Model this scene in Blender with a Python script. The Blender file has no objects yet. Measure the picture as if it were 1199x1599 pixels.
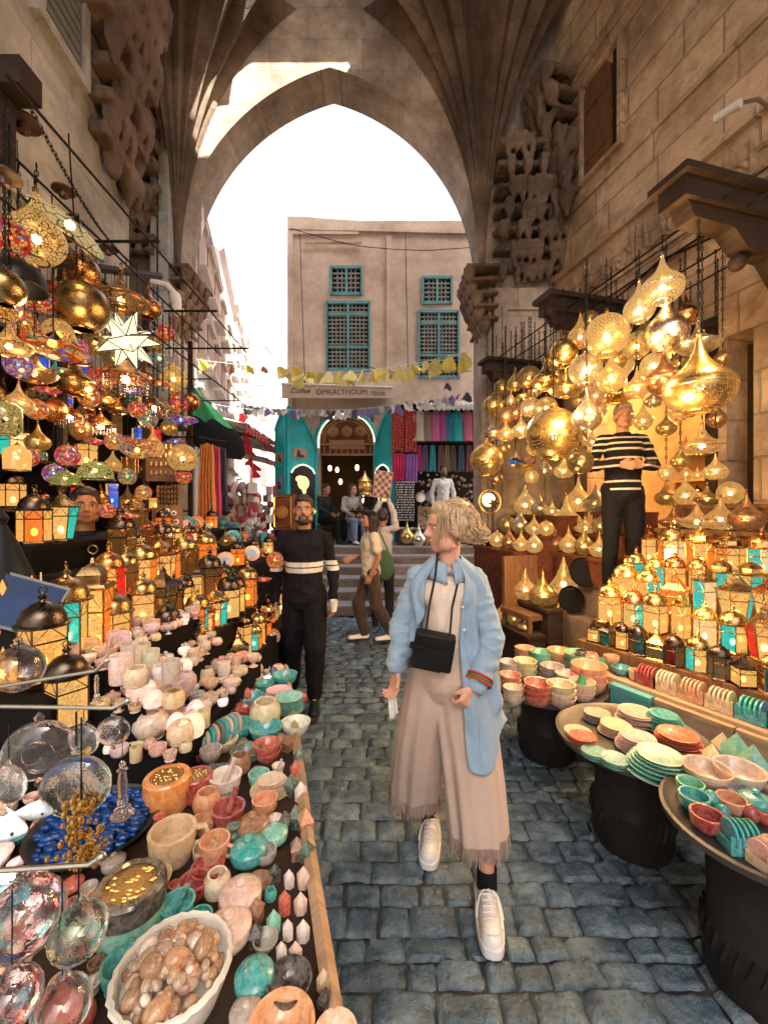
import bpy, math, random
from mathutils import Vector, Matrix, noise
R = math.radians; PI = math.pi
random.seed(7)
S = bpy.context.scene
F = 650.0; CZ = 1.6
# ---------------------------------------------------------------- camera
cd = bpy.data.cameras.new('camera'); cam = bpy.data.objects.new('camera', cd)
S.collection.objects.link(cam); S.camera = cam
cam.location = (0, 0, CZ); cam.rotation_euler = (R(90), 0, 0)
cd.sensor_fit = 'VERTICAL'; cd.sensor_height = 36; cd.lens = 36 * F / 1599
cd.clip_start = .02; cd.clip_end = 400
# ---------------------------------------------------------------- world, sun, exposure
SUN_DIR = Vector((-.50, .62, -.95)).normalized()      # direction the light travels
w = bpy.data.worlds.new("World"); S.world = w; w.use_nodes = True
wn = w.node_tree; bg = wn.nodes['Background']
sky = wn.nodes.new('ShaderNodeTexSky'); sky.sky_type = 'NISHITA'; sky.sun_disc = False
sky.sun_elevation = math.asin(-SUN_DIR.z); sky.sun_rotation = math.atan2(-SUN_DIR.x, -SUN_DIR.y)
sky.air_density = 1.0; sky.dust_density = 9.0; sky.ozone_density = .1; sky.altitude = 20
hz = wn.nodes.new('ShaderNodeMix'); hz.data_type = 'RGBA'; hz.inputs[0].default_value = .62; hz.inputs[7].default_value = (1.14, 1.06, 1.09, 1)   # milky overcast-bright haze in the sky
wn.links.new(sky.outputs[0], hz.inputs[6]); wn.links.new(hz.outputs[2], bg.inputs[0]); bg.inputs[1].default_value = .15
sl = bpy.data.lights.new('sun', 'SUN'); sl.energy = 3.4; sl.angle = R(.5); sl.color = (1, .93, .82)
so = bpy.data.objects.new('sun', sl); S.collection.objects.link(so)
so.rotation_euler = SUN_DIR.to_track_quat('-Z', 'Y').to_euler()
S.view_settings.view_transform = 'Standard'; S.view_settings.look = 'None'
S.view_settings.exposure = 3.1; S.view_settings.gamma = 1
S.render.engine = 'CYCLES'
cy = S.cycles; cy.use_denoising = True; cy.max_bounces = 7; cy.diffuse_bounces = 4; cy.glossy_bounces = 3
cy.transparent_max_bounces = 14; cy.transmission_bounces = 5; cy.sample_clamp_indirect = 6; cy.sample_clamp_direct = 0
cy.caustics_reflective = False; cy.caustics_refractive = False

def P(u, v, Y): return Vector(((u - 600) / F * Y, Y, CZ + (800 - v) / F * Y))
def PZ(u, v, z):
    Y = (CZ - z) * F / (v - 800.0); return Vector(((u - 600) / F * Y, Y, z))

# ---------------------------------------------------------------- materials
class NT:
    def __init__(s, name):
        s.m = bpy.data.materials.new(name); s.m.use_nodes = True; s.t = s.m.node_tree; s.n = s.t.nodes
        s.p = s.n['Principled BSDF']; s.out = s.n['Material Output']
    def node(s, ty, ins=None, **kw):
        n = s.n.new('ShaderNode' + ty)
        for k, v in kw.items(): setattr(n, k, v)
        for k, v in (ins or {}).items(): s.set(n, k, v)
        return n
    def set(s, n, k, v):
        i = n.inputs[k]
        if hasattr(v, 'is_output') or isinstance(v, bpy.types.NodeSocket): s.t.links.new(v, i)
        else:
            if isinstance(v, tuple) and len(v) == 3 and i.type == 'RGBA': v = v + (1,)
            i.default_value = v
    def co(s, which='Object', scale=None):
        c = s.node('TexCoord').outputs[which]
        if scale is not None:
            mp = s.node('Mapping', {'Vector': c, 'Scale': scale}); c = mp.outputs[0]
        return c
    def noise(s, scale, detail=4, rough=.55, vec=None, out='Fac', dist=0):
        n = s.node('TexNoise', {'Scale': scale, 'Detail': detail, 'Roughness': rough, 'Distortion': dist})
        s.t.links.new(vec if vec is not None else s.co(), n.inputs['Vector']); return n.outputs[out]
    def voro(s, scale, feature='F1', vec=None, out='Distance', rnd=1):
        n = s.node('TexVoronoi', feature=feature); n.inputs['Scale'].default_value = scale; n.inputs['Randomness'].default_value = rnd
        s.t.links.new(vec if vec is not None else s.co(), n.inputs['Vector']); return n.outputs[out]
    def ramp(s, fac, stops, const=False):
        n = s.node('ValToRGB'); e = n.color_ramp.elements
        if const: n.color_ramp.interpolation = 'CONSTANT'
        while len(e) < len(stops): e.new(.5)
        for a, (pos, c) in zip(e, stops):
            a.position = pos; a.color = (c if isinstance(c, tuple) else (c, c, c)) + (1,)
        s.t.links.new(fac, n.inputs[0]); return n.outputs[0]
    def mix(s, f, a, b, blend='MIX'):
        n = s.node('Mix', data_type='RGBA', blend_type=blend)
        for k, v in ((0, f), (6, a), (7, b)): s.set(n, k, v)
        return n.outputs[2]
    def math(s, op, a, b=0.0, c=None):
        n = s.node('Math', operation=op); s.set(n, 0, a); s.set(n, 1, b)
        if c is not None: s.set(n, 2, c)
        return n.outputs[0]
    def bump(s, h, strength=.4, dist=.01):
        n = s.node('Bump', {'Height': h, 'Strength': strength, 'Distance': dist}); s.set(s.p, 'Normal', n.outputs[0]); return n.outputs[0]
    def ocol(s): return s.node('ObjectInfo').outputs['Color']

MATS = {}
def simple(name, col, rough=.6, metal=0, bump=0, bscale=60, var=.25, vscale=6, emit=None, coat=0, ocol=False, sheen=0, trans=0):
    if name in MATS: return MATS[name]
    t = NT(name); base = t.ocol() if ocol else col
    n = t.noise(vscale, 5, .6)
    f = t.ramp(n, [(.25, 1 - var), (.75, 1 + var * .3)])
    c = t.mix(1.0, base, f, 'MULTIPLY'); t.set(t.p, 'Base Color', c)
    t.set(t.p, 'Roughness', t.math('MULTIPLY_ADD', n, .25, rough - .12)); t.set(t.p, 'Metallic', metal)
    if bump: t.bump(t.noise(bscale, 4, .6), bump, .004)
    if max(col) < .06 and rough > .4: t.set(t.p, 'Specular IOR Level', .12)
    if coat: t.set(t.p, 'Coat Weight', coat); t.set(t.p, 'Coat Roughness', .08)
    if sheen: t.set(t.p, 'Sheen Weight', sheen)
    if trans: t.set(t.p, 'Transmission Weight', trans)
    if emit: t.set(t.p, 'Emission Color', emit[:3]); t.set(t.p, 'Emission Strength', emit[3])
    MATS[name] = t.m; return t.m

def stone(name, c1, c2, c3, bw=.62, bh=.34, mortar=.012, axis='xz', bmp=.5, stain=.5, brick=True):
    t = NT(name)
    c = t.co(); sx = t.node('SeparateXYZ', {0: c})
    a = {'xz': ('X', 'Z'), 'yz': ('Y', 'Z'), 'xy': ('X', 'Y')}[axis]
    wob = t.noise(1.7, 3, .5, out='Color')
    v = t.node('CombineXYZ', {0: sx.outputs[a[0]], 1: sx.outputs[a[1]]}).outputs[0]
    v2 = t.node('VectorMath', {0: wob, 1: (.035, .035, 0)}, operation='MULTIPLY').outputs[0]
    v = t.node('VectorMath', {0: v, 1: v2}, operation='ADD').outputs[0]
    n1 = t.noise(1.1, 6, .62); n2 = t.noise(7, 6, .7); n3 = t.noise(38, 5, .7)
    col = t.ramp(n1, [(.32, c1), (.5, c2), (.68, c3)])
    fine = t.ramp(n2, [(.28, 1 - .42 * stain), (.52, 1.0), (.8, 1.1)])
    col = t.mix(1.0, col, fine, 'MULTIPLY')
    h = t.math('MULTIPLY_ADD', n3, .25, t.math('MULTIPLY', n2, .7))
    if brick:
        b = t.node('TexBrick', {'Vector': v, 'Color1': (.62, .62, .62), 'Color2': (1.12, 1.12, 1.12), 'Mortar': (.5, .5, .5), 'Scale': 1.0, 'Mortar Size': mortar, 'Mortar Smooth': .5, 'Brick Width': bw, 'Row Height': bh, 'Bias': .1})
        b.offset = .43; b.squash = 1.25; b.squash_frequency = 3
        col = t.mix(.62, col, b.outputs['Color'], 'MULTIPLY')
        h = t.math('SUBTRACT', h, t.math('MULTIPLY', b.outputs['Fac'], .9))
    col = t.mix(1.0, col, t.ramp(t.noise(.55, 7, .7, dist=.7), [(.34, 1 - .62 * stain), (.56, 1.0), (.7, 1.12)]), 'MULTIPLY')
    # old patches of lost plaster with their own outline
    p = t.ramp(t.noise(2.6, 7, .72, dist=.6), [(.56, 0.0), (.6, 1.0)])
    col = t.mix(t.math('MULTIPLY', p, .45 * stain), col, c1)
    t.set(t.p, 'Base Color', col); t.set(t.p, 'Roughness', .88)
    t.bump(h, bmp, .02); MATS[name] = t.m; return t.m

M_wallR = stone('warm_ashlar', (.22, .135, .08), (.56, .38, .225), (.74, .54, .34), stain=.85, bmp=.8)
M_wallL = stone('grey_plaster', (.27, .25, .225), (.45, .425, .385), (.58, .555, .51), bw=1.1, bh=.5, mortar=.005, bmp=.8, stain=.75)
M_arch = stone('arch_stone', (.26, .195, .145), (.46, .365, .28), (.60, .50, .40), bw=.5, bh=.42, mortar=.005, stain=.8)
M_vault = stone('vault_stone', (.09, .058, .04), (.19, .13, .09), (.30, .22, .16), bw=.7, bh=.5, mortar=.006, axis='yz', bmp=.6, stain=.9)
M_fac = stone('facade_plaster', (.42, .32, .255), (.56, .44, .36), (.65, .54, .46), brick=False, bmp=.35, stain=.35)
M_pale = stone('pale_plaster', (.55, .47, .42), (.66, .58, .53), (.74, .67, .62), brick=False, bmp=.3, stain=.25)
M_step = stone('step_stone', (.16, .115, .085), (.28, .21, .155), (.4, .31, .24), brick=False, bmp=.6, stain=.7)
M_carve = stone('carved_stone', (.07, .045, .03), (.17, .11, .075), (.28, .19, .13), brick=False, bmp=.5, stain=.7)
M_wood = None
def woodmat(name, a, b, sc=(2, 2, 22), rough=.6):
    t = NT(name); v = t.co('Object', sc)
    n = t.noise(3.0, 6, .65, vec=v, dist=1.0)
    t.set(t.p, 'Base Color', t.ramp(n, [(.3, a), (.7, b)])); t.set(t.p, 'Roughness', rough); t.set(t.p, 'Specular IOR Level', .2); t.bump(n, .35, .006)
    MATS[name] = t.m; return t.m
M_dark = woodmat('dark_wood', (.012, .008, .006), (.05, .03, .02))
M_brown = woodmat('brown_wood', (.09, .04, .018), (.22, .11, .05), sc=(14, 2, 2))
M_red = woodmat('carved_red_wood', (.06, .018, .01), (.18, .06, .03), sc=(6, 6, 6))
M_board = woodmat('raw_board', (.30, .19, .11), (.50, .35, .22), sc=(2, 14, 2))
M_teal = simple('turquoise_paint', (.015, .50, .58), .5, bump=.2, var=.35, vscale=4)
M_tealframe = simple('faded_teal_paint', (.10, .30, .33), .6, bump=.2, var=.4)
M_dkglass = simple('dark_pane', (.03, .02, .022), .25, var=.6, vscale=9)
M_black = simple('black_iron', (.014, .013, .013), .5, .3, bump=.2)
M_blackcloth = simple('black_sheet', (.005, .005, .006), .8, bump=.3, bscale=30)
M_steel = simple('steel_rod', (.45, .45, .43), .35, 1)
M_gold = simple('brass', (.80, .52, .18), .3, 1, bump=.12, bscale=120, var=.4, vscale=9)
M_brassO = simple('brass_finish', (1, 1, 1), .26, 1, bump=.15, bscale=90, var=.35, vscale=5, ocol=True)
M_paint = simple('coloured_surface', (1, 1, 1), .6, 0, bump=.25, bscale=80, var=.35, ocol=True)
M_cloth = simple('woven_cloth', (1, 1, 1), .85, 0, bump=.35, bscale=260, var=.25, vscale=14, ocol=True, sheen=.2)
M_white = simple('white_paint', (.75, .73, .70), .5)
M_bulb = simple('warm_bulb', (1, .8, .5), .5, emit=(1.0, .62, .26, 10))
M_bulbw = simple('bright_bulb', (1, .85, .6), .5, emit=(1.0, .80, .52, 6))
M_led = simple('led_strip', (1, .9, .6), .5, emit=(1.0, .84, .5, .3))
M_canopyc = simple('awning_cloth', (.62, .60, .57), .8, bump=.3, bscale=30)
M_recess_shade = simple('recess_shade', (.03, .02, .015), .9)  # near-black sheet colour standing in for shade inside openings

def pierced(name, kind, trans=.42, glow=.22):
    t = NT(name); c = t.co()
    if kind == 'dots':
        d = t.voro(17, vec=c, rnd=.35); hole = t.ramp(d, [(.24, 1.0), (.30, 0.0)])
    elif kind == 'lace':
        d = t.voro(7.5, 'DISTANCE_TO_EDGE', vec=c); hole = t.ramp(d, [(.05, 0.0), (.09, 1.0)])
        d2 = t.voro(22, 'DISTANCE_TO_EDGE', vec=c); hole = t.math('MULTIPLY', hole, t.ramp(d2, [(.06, 0.0), (.1, 1.0)]))
    else:
        s = t.node('SeparateXYZ', {0: c}); ang = t.node('Math', {0: s.outputs[1], 1: s.outputs[0]}, operation='ARCTAN2').outputs[0]
        v = t.node('CombineXYZ', {0: t.math('MULTIPLY', ang, 2.9), 1: t.math('MULTIPLY', s.outputs[2], 5.2)}).outputs[0]
        d = t.voro(1.0, vec=v, rnd=.08)
        ring = t.math('ABSOLUTE', t.math('SUBTRACT', t.math('FRACT', t.math('MULTIPLY', d, 3.2)), .5))
        hole = t.ramp(ring, [(.15, 1.0), (.24, 0.0)])
    band = t.math('ABSOLUTE', t.node('SeparateXYZ', {0: c}).outputs[2])
    t.set(t.p, 'Base Color', t.mix(1.0, t.ocol(), t.ramp(t.noise(5, 5), [(.3, .2), (.7, .62)]), 'MULTIPLY'))
    t.set(t.p, 'Metallic', .92); t.set(t.p, 'Roughness', .3)
    nm = t.bump(hole, -.35, .02)
    tr = t.node('BsdfTransparent', {0: (1, .86, .62)}); em = t.node('Emission', {0: (1, .56, .17), 1: glow})
    mx = t.node('MixShader', {0: 1 - trans}); t.t.links.new(tr.outputs[0], mx.inputs[1]); t.t.links.new(em.outputs[0], mx.inputs[2])
    m2 = t.node('MixShader'); t.t.links.new(hole, m2.inputs[0]); t.t.links.new(t.p.outputs[0], m2.inputs[1]); t.t.links.new(mx.outputs[0], m2.inputs[2])
    t.t.links.new(m2.outputs[0], t.out.inputs[0]); MATS[name] = t.m; return t.m
M_dots = pierced('dotted_brass', 'dots'); M_lace = pierced('lace_brass', 'lace', .42, .19); M_scale = pierced('engraved_brass', 'scale', .3, .19)

def glowglass(name, cell=0, strength=1.5, tr=.3, multi=False):
    t = NT(name); oc = t.ocol(); n = t.noise(26, 4, .7)
    g = t.ramp(n, [(.3, .35), (.7, 1.25)])
    col = t.mix(1.0, oc, g, 'MULTIPLY')
    if multi:
        vc = t.voro(cell, out='Color'); hs = t.node('SeparateColor', {0: vc})
        pal = t.ramp(hs.outputs[0], [(0, (.9, .45, .1)), (.25, (.75, .02, .01)), (.55, (.95, .55, .12)), (.68, (.02, .08, .6)), (.8, (.02, .4, .25)), (.88, (.8, .1, .02))], True)
        col = t.mix(.72, oc, pal); col = t.mix(1.0, col, g, 'MULTIPLY')
    em = t.node('Emission', {0: col, 1: strength})
    trn = t.node('BsdfTransparent', {0: oc}); gl = t.node('BsdfGlossy', {0: (.6, .6, .6), 1: .12})
    a = t.node('MixShader', {0: tr}); t.t.links.new(em.outputs[0], a.inputs[1]); t.t.links.new(trn.outputs[0], a.inputs[2])
    b = t.node('MixShader', {0: .07}); t.t.links.new(a.outputs[0], b.inputs[1]); t.t.links.new(gl.outputs[0], b.inputs[2])
    last = b
    if cell:
        e = t.ramp(t.voro(cell, 'DISTANCE_TO_EDGE'), [(.035, 1.0), (.055, 0.0)])
        d = t.node('BsdfPrincipled', {'Base Color': (.03, .02, .015), 'Roughness': .4, 'Metallic': .6})
        k = t.node('MixShader'); t.t.links.new(e, k.inputs[0]); t.t.links.new(b.outputs[0], k.inputs[1]); t.t.links.new(d.outputs[0], k.inputs[2]); last = k
    t.t.links.new(last.outputs[0], t.out.inputs[0]); MATS[name] = t.m; return t.m
M_pane = glowglass('lit_pane', 0, .16, .2)
M_paned = glowglass('dim_pane', 0, .02, .35)
M_mosaic = glowglass('mosaic_glass', 5, .13, .2, True)
M_mosaicd = glowglass('leaded_glass', 4.2, .12, .25, False)

def alab(name='alabaster', emit=0):
    t = NT(name); oc = t.ocol()
    off = t.node('ObjectInfo').outputs['Random']; c = t.co()
    v = t.node('VectorMath', {0: c, 1: t.node('CombineXYZ', {0: t.math('MULTIPLY', off, 40.0), 1: t.math('MULTIPLY', off, 17.0)}).outputs[0]}, operation='ADD').outputs[0]
    n = t.noise(1.6, 6, .6, vec=v, dist=1.6)
    band = t.node('TexWave', {'Vector': v, 'Scale': .35, 'Distortion': 16.0, 'Detail': 5.0}).outputs['Fac']
    c1 = t.mix(t.ramp(n, [(.35, .0), (.68, .6)]), oc, t.mix(.38, oc, (.9, .86, .78))); c1 = t.mix(t.ramp(t.noise(4, 5, .7, vec=v, dist=.8), [(.5, 0.0), (.62, .5)]), c1, t.mix(1.0, oc, (.55, .5, .5), 'MULTIPLY'))
    c2 = t.mix(t.ramp(band, [(.8, 0.0), (1.0, .32)]), c1, t.mix(1.0, oc, (.7, .5, .4), 'MULTIPLY'))
    c2 = t.mix(1.0, c2, (.82, .78, .76), 'MULTIPLY'); t.set(t.p, 'Base Color', c2); t.set(t.p, 'Roughness', .25); t.set(t.p, 'Coat Weight', .3)
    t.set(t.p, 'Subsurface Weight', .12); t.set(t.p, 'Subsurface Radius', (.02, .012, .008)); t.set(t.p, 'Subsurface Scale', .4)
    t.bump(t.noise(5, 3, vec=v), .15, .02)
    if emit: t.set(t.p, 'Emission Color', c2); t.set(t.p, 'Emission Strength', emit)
    MATS[name] = t.m; return t.m
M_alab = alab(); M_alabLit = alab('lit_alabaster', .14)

def glassm(name, tint, rough=.04):
    t = NT(name); n = t.noise(3, 4)
    t.set(t.p, 'Base Color', t.mix(t.ramp(n, [(.4, 0.0), (.6, 1.0)]), tint, (.85, .85, .85))); t.set(t.p, 'Roughness', rough); t.set(t.p, 'Transmission Weight', .97)
    t.set(t.p, 'IOR', 1.13); t.bump(t.noise(6, 2), .12, .01); t.set(t.p, 'Coat Weight', 1.0); MATS[name] = t.m; return t.m
M_glS = glassm('smoky_glass', (.62, .5, .46)); M_glG = glassm('green_glass', (.5, .72, .6)); M_glP = glassm('plum_glass', (.4, .16, .22)); M_glC = glassm('clear_glass', (.8, .8, .85)); M_glB = glassm('blue_glass', (.01, .08, .5))

# ---------------------------------------------------------------- mesh builder
class MB:
    def __init__(s): s.v = []; s.f = []; s.m = []; s.k = 0; s.M = None
    def add(s, vs, fs):
        o = len(s.v)
        if s.M is not None: vs = [s.M @ Vector(p) for p in vs]
        s.v += [tuple(p) for p in vs]
        for f in fs: s.f.append(tuple(i + o for i in f)); s.m.append(s.k)
        return s
    def box(s, c, d, rz=0, T=None, taper=1):
        x, y, z = [a / 2 for a in d]; vs = []
        for sz in (-1, 1):
            k = taper if sz > 0 else 1
            for a, b in ((-1, -1), (1, -1), (1, 1), (-1, 1)): vs.append(Vector((a * x * k, b * y * k, sz * z)))
        if T is not None: vs = [T @ p for p in vs]
        if rz: q = Matrix.Rotation(rz, 3, 'Z'); vs = [q @ p for p in vs]
        vs = [p + Vector(c) for p in vs]
        return s.add(vs, [(0, 3, 2, 1), (4, 5, 6, 7), (0, 1, 5, 4), (1, 2, 6, 5), (2, 3, 7, 6), (3, 0, 4, 7)])
    def bb(s, x0, x1, y0, y1, z0, z1): return s.box(((x0 + x1) / 2, (y0 + y1) / 2, (z0 + z1) / 2), (abs(x1 - x0), abs(y1 - y0), abs(z1 - z0)))
    def lathe(s, prof, seg=20, c=(0, 0, 0), sx=1, sy=1, rot=0, cap=False, T=None):
        vs = []; fs = []; n = len(prof); c = Vector(c)
        for r, z in prof:
            for i in range(seg):
                a = 2 * PI * i / seg + rot; p = Vector((r * math.cos(a) * sx, r * math.sin(a) * sy, z))
                if T is not None: p = T @ p
                vs.append(p + c)
        for j in range(n - 1):
            for i in range(seg):
                k = (i + 1) % seg; fs.append((j * seg + i, j * seg + k, (j + 1) * seg + k, (j + 1) * seg + i))
        if cap:
            fs.append(tuple(range(seg))[::-1]); fs.append(tuple((n - 1) * seg + i for i in range(seg)))
        return s.add(vs, fs)
    def ball(s, c, r, seg=14, rings=8, T=None):
        if not isinstance(r, (tuple, list)): r = (r, r, r)
        vs = [Vector((0, 0, -r[2]))]; fs = []
        for j in range(1, rings):
            a = -PI / 2 + PI * j / rings
            for i in range(seg):
                b = 2 * PI * i / seg; vs.append(Vector((r[0] * math.cos(a) * math.cos(b), r[1] * math.cos(a) * math.sin(b), r[2] * math.sin(a))))
        vs.append(Vector((0, 0, r[2]))); N = len(vs) - 1
        for i in range(seg):
            k = (i + 1) % seg; fs.append((0, 1 + k, 1 + i)); fs.append((N, N - seg + i, N - seg + k))
            for j in range(rings - 2): fs.append((1 + j * seg + i, 1 + j * seg + k, 1 + (j + 1) * seg + k, 1 + (j + 1) * seg + i))
        if T is not None: vs = [T @ p for p in vs]
        return s.add([p + Vector(c) for p in vs], fs)
    def tube(s, pts, r, seg=8, cap=True, flat=1, closed=False):
        pts = [Vector(p) for p in pts]; n = len(pts)
        if not isinstance(r, (list, tuple)): r = [r] * n
        vs = []; up = None
        for i, p in enumerate(pts):
            if closed: d = pts[(i + 1) % n] - pts[i - 1]
            else: d = (pts[min(i + 1, n - 1)] - pts[max(i - 1, 0)])
            d = d.normalized() if d.length > 1e-9 else Vector((0, 0, 1))
            if up is None: up = Vector((0, 0, 1)) if abs(d.z) < .9 else Vector((1, 0, 0))
            a = d.cross(up).normalized(); b = a.cross(d).normalized(); up = b
            for k in range(seg):
                t = 2 * PI * k / seg; vs.append(p + (a * math.cos(t) + b * math.sin(t) * flat) * r[i])
        fs = []
        for j in range(n if closed else n - 1):
            j2 = (j + 1) % n
            for k in range(seg): k2 = (k + 1) % seg; fs.append((j * seg + k, j * seg + k2, j2 * seg + k2, j2 * seg + k))
        if cap and not closed: fs.append(tuple(range(seg))[::-1]); fs.append(tuple((n - 1) * seg + k for k in range(seg)))
        return s.add(vs, fs)
    def cap(s, a, b, ra, rb, seg=14):          # tapered capsule
        a = Vector(a); b = Vector(b); d = (b - a); L = d.length; d = d.normalized() if L > 1e-6 else Vector((0, 0, 1))
        pts = []; rr = []
        for t in (0.05, .3, .6, .85): pts.append(a - d * ra * math.cos(t * PI / 2)); rr.append(ra * math.sin(t * PI / 2))
        pts.append(a); rr.append(ra); pts.append(b); rr.append(rb)
        for t in (.85, .6, .3, 0.05): pts.append(b + d * rb * math.cos(t * PI / 2)); rr.append(rb * math.sin(t * PI / 2))
        return s.tube(pts, rr, seg)
    def prism(s, poly, d, T=None):              # polygon in local xz, thickness along y from 0 to d
        n = len(poly); vs = [Vector((x, 0, z)) for x, z in poly] + [Vector((x, d, z)) for x, z in poly]
        if T is not None: vs = [T @ p for p in vs]
        fs = [tuple(range(n)), tuple(range(n, 2 * n))[::-1]] + [(i, i + n, (i + 1) % n + n, (i + 1) % n) for i in range(n)]
        return s.add(vs, fs)
    def grid(s, fn, nu, nv, cu=False):
        vs = [fn(i / nu, j / nv) for j in range(nv + 1) for i in range(nu + 1)]
        fs = [(j * (nu + 1) + i, j * (nu + 1) + i + 1, (j + 1) * (nu + 1) + i + 1, (j + 1) * (nu + 1) + i) for j in range(nv) for i in range(nu)]
        return s.add(vs, fs)
    def mesh(s, name, mats, smooth=38):
        me = bpy.data.meshes.new(name); me.from_pydata(s.v, [], s.f)
        for m in (mats if isinstance(mats, (list, tuple)) else [mats]): me.materials.append(m)
        me.polygons.foreach_set('material_index', s.m)
        if smooth:
            me.polygons.foreach_set('use_smooth', [True] * len(me.polygons)); me.set_sharp_from_angle(angle=R(smooth))
        me.update(); return me
    def build(s, name, mats, parent=None, smooth=38, loc=(0, 0, 0), rz=0, color=None):
        return obj(name, s.mesh(name, mats, smooth), parent, loc, rz, color)
COL = S.collection
def obj(name, me, parent=None, loc=(0, 0, 0), rz=0, color=None):
    o = bpy.data.objects.new(name, me); COL.objects.link(o); o.location = loc
    if rz: o.rotation_euler = (0, 0, rz)
    if parent is not None: o.parent = parent
    if color: o.color = tuple(color)[:3] + (1,)
    return o
def struct(o): o['kind'] = 'structure'; return o
THINGS = []
def tag(o, desc, cat, group=None, area='', fixed=False):
    o['category'] = cat
    if group: o['group'] = group
    o['label'] = desc
    THINGS.append([o, desc, area, fixed]); return o
def thing(name, desc, cat, loc=(0, 0, 0), rz=0, group=None, area='', sc=1):
    o = bpy.data.objects.new(name, None); COL.objects.link(o); o.location = loc; o.rotation_euler = (0, 0, rz)
    o.scale = (sc, sc, sc) if not isinstance(sc, tuple) else sc; o.empty_display_size = .05
    return tag(o, desc, cat, group, area)
ORD = ['first', 'second', 'third', 'fourth', 'fifth', 'sixth', 'seventh', 'eighth', 'ninth', 'tenth', 'eleventh', 'twelfth', 'thirteenth', 'fourteenth', 'fifteenth', 'sixteenth', 'seventeenth', 'eighteenth', 'nineteenth', 'twentieth']
def finish_labels():
    g = {}
    for t in THINGS: g.setdefault((t[1], t[2]), []).append(t)
    for (d, a), ts in g.items():
        ts.sort(key=lambda t: (t[0].location.x / max(.3, t[0].location.y)))
        n = len(ts)
        for i, t in enumerate(ts):
            base = d + ((' ' + a) if a else '')
            if n == 1: t[0]['label'] = base
            elif n == 2: t[0]['label'] = base + (', the left one', ', the right one')[i]
            elif i == 0: t[0]['label'] = base + ', leftmost'
            elif i == n - 1: t[0]['label'] = base + ', rightmost'
            elif i < n / 2 + .5 or n > 40: t[0]['label'] = base + ', %s from left' % (ORD[i] if i < 20 else str(i + 1) + 'th')
            else: t[0]['label'] = base + ', %s from right' % ORD[n - 1 - i]
def frame3(o, x, y, z=Vector((0, 0, 1))):
    m = Matrix.Identity(4)
    for i in range(3): m[i][0] = x[i]; m[i][1] = y[i]; m[i][2] = z[i]; m[i][3] = o[i]
    return m
def text(s, size, parent, loc, mat, rx=PI / 2, rz=0, depth=.004, name='lettering', shear=0):
    c = bpy.data.curves.new('txt', 'FONT'); c.body = s; c.size = size; c.extrude = depth; c.align_x = 'CENTER'; c.align_y = 'CENTER'; c.shear = shear
    t = bpy.data.objects.new('txt', c); COL.objects.link(t)
    dg = bpy.context.evaluated_depsgraph_get(); me = bpy.data.meshes.new_from_object(t.evaluated_get(dg)); bpy.data.objects.remove(t)
    me.materials.clear(); me.materials.append(mat); o = obj(name, me, parent, loc); o.rotation_euler = (rx, 0, rz); return o
def remesh(mb, name, mats, vox, parent, smooth_it=2, fold=0, fscale=7, stretch=(1, 1, .45), sub=0, color=None):
    me = mb.mesh(name + '_raw', mats, 0); o = bpy.data.objects.new(name, me); COL.objects.link(o)
    r = o.modifiers.new('r', 'REMESH'); r.mode = 'VOXEL'; r.voxel_size = vox; r.use_smooth_shade = True
    if smooth_it: s = o.modifiers.new('s', 'SMOOTH'); s.factor = .6; s.iterations = smooth_it
    dg = bpy.context.evaluated_depsgraph_get(); nm = bpy.data.meshes.new_from_object(o.evaluated_get(dg)); bpy.data.objects.remove(o); bpy.data.meshes.remove(me)
    nm.name = name
    if fold:
        vs = nm.vertices; ns = [v.normal.copy() for v in vs]
        for v, n in zip(vs, ns):
            p = Vector((v.co.x * fscale * stretch[0], v.co.y * fscale * stretch[1], v.co.z * fscale * stretch[2]))
            f = 1 - abs(noise.noise(p)) * 2.2; g = 1 - abs(noise.noise(p * 2.3 + Vector((5, 1, 2)))) * 2
            v.co = v.co + n * fold * (f * .7 + g * .35 - .5)
    nm.polygons.foreach_set('use_smooth', [True] * len(nm.polygons)); nm.update()
    return obj(name, nm, parent, color=color)
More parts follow.
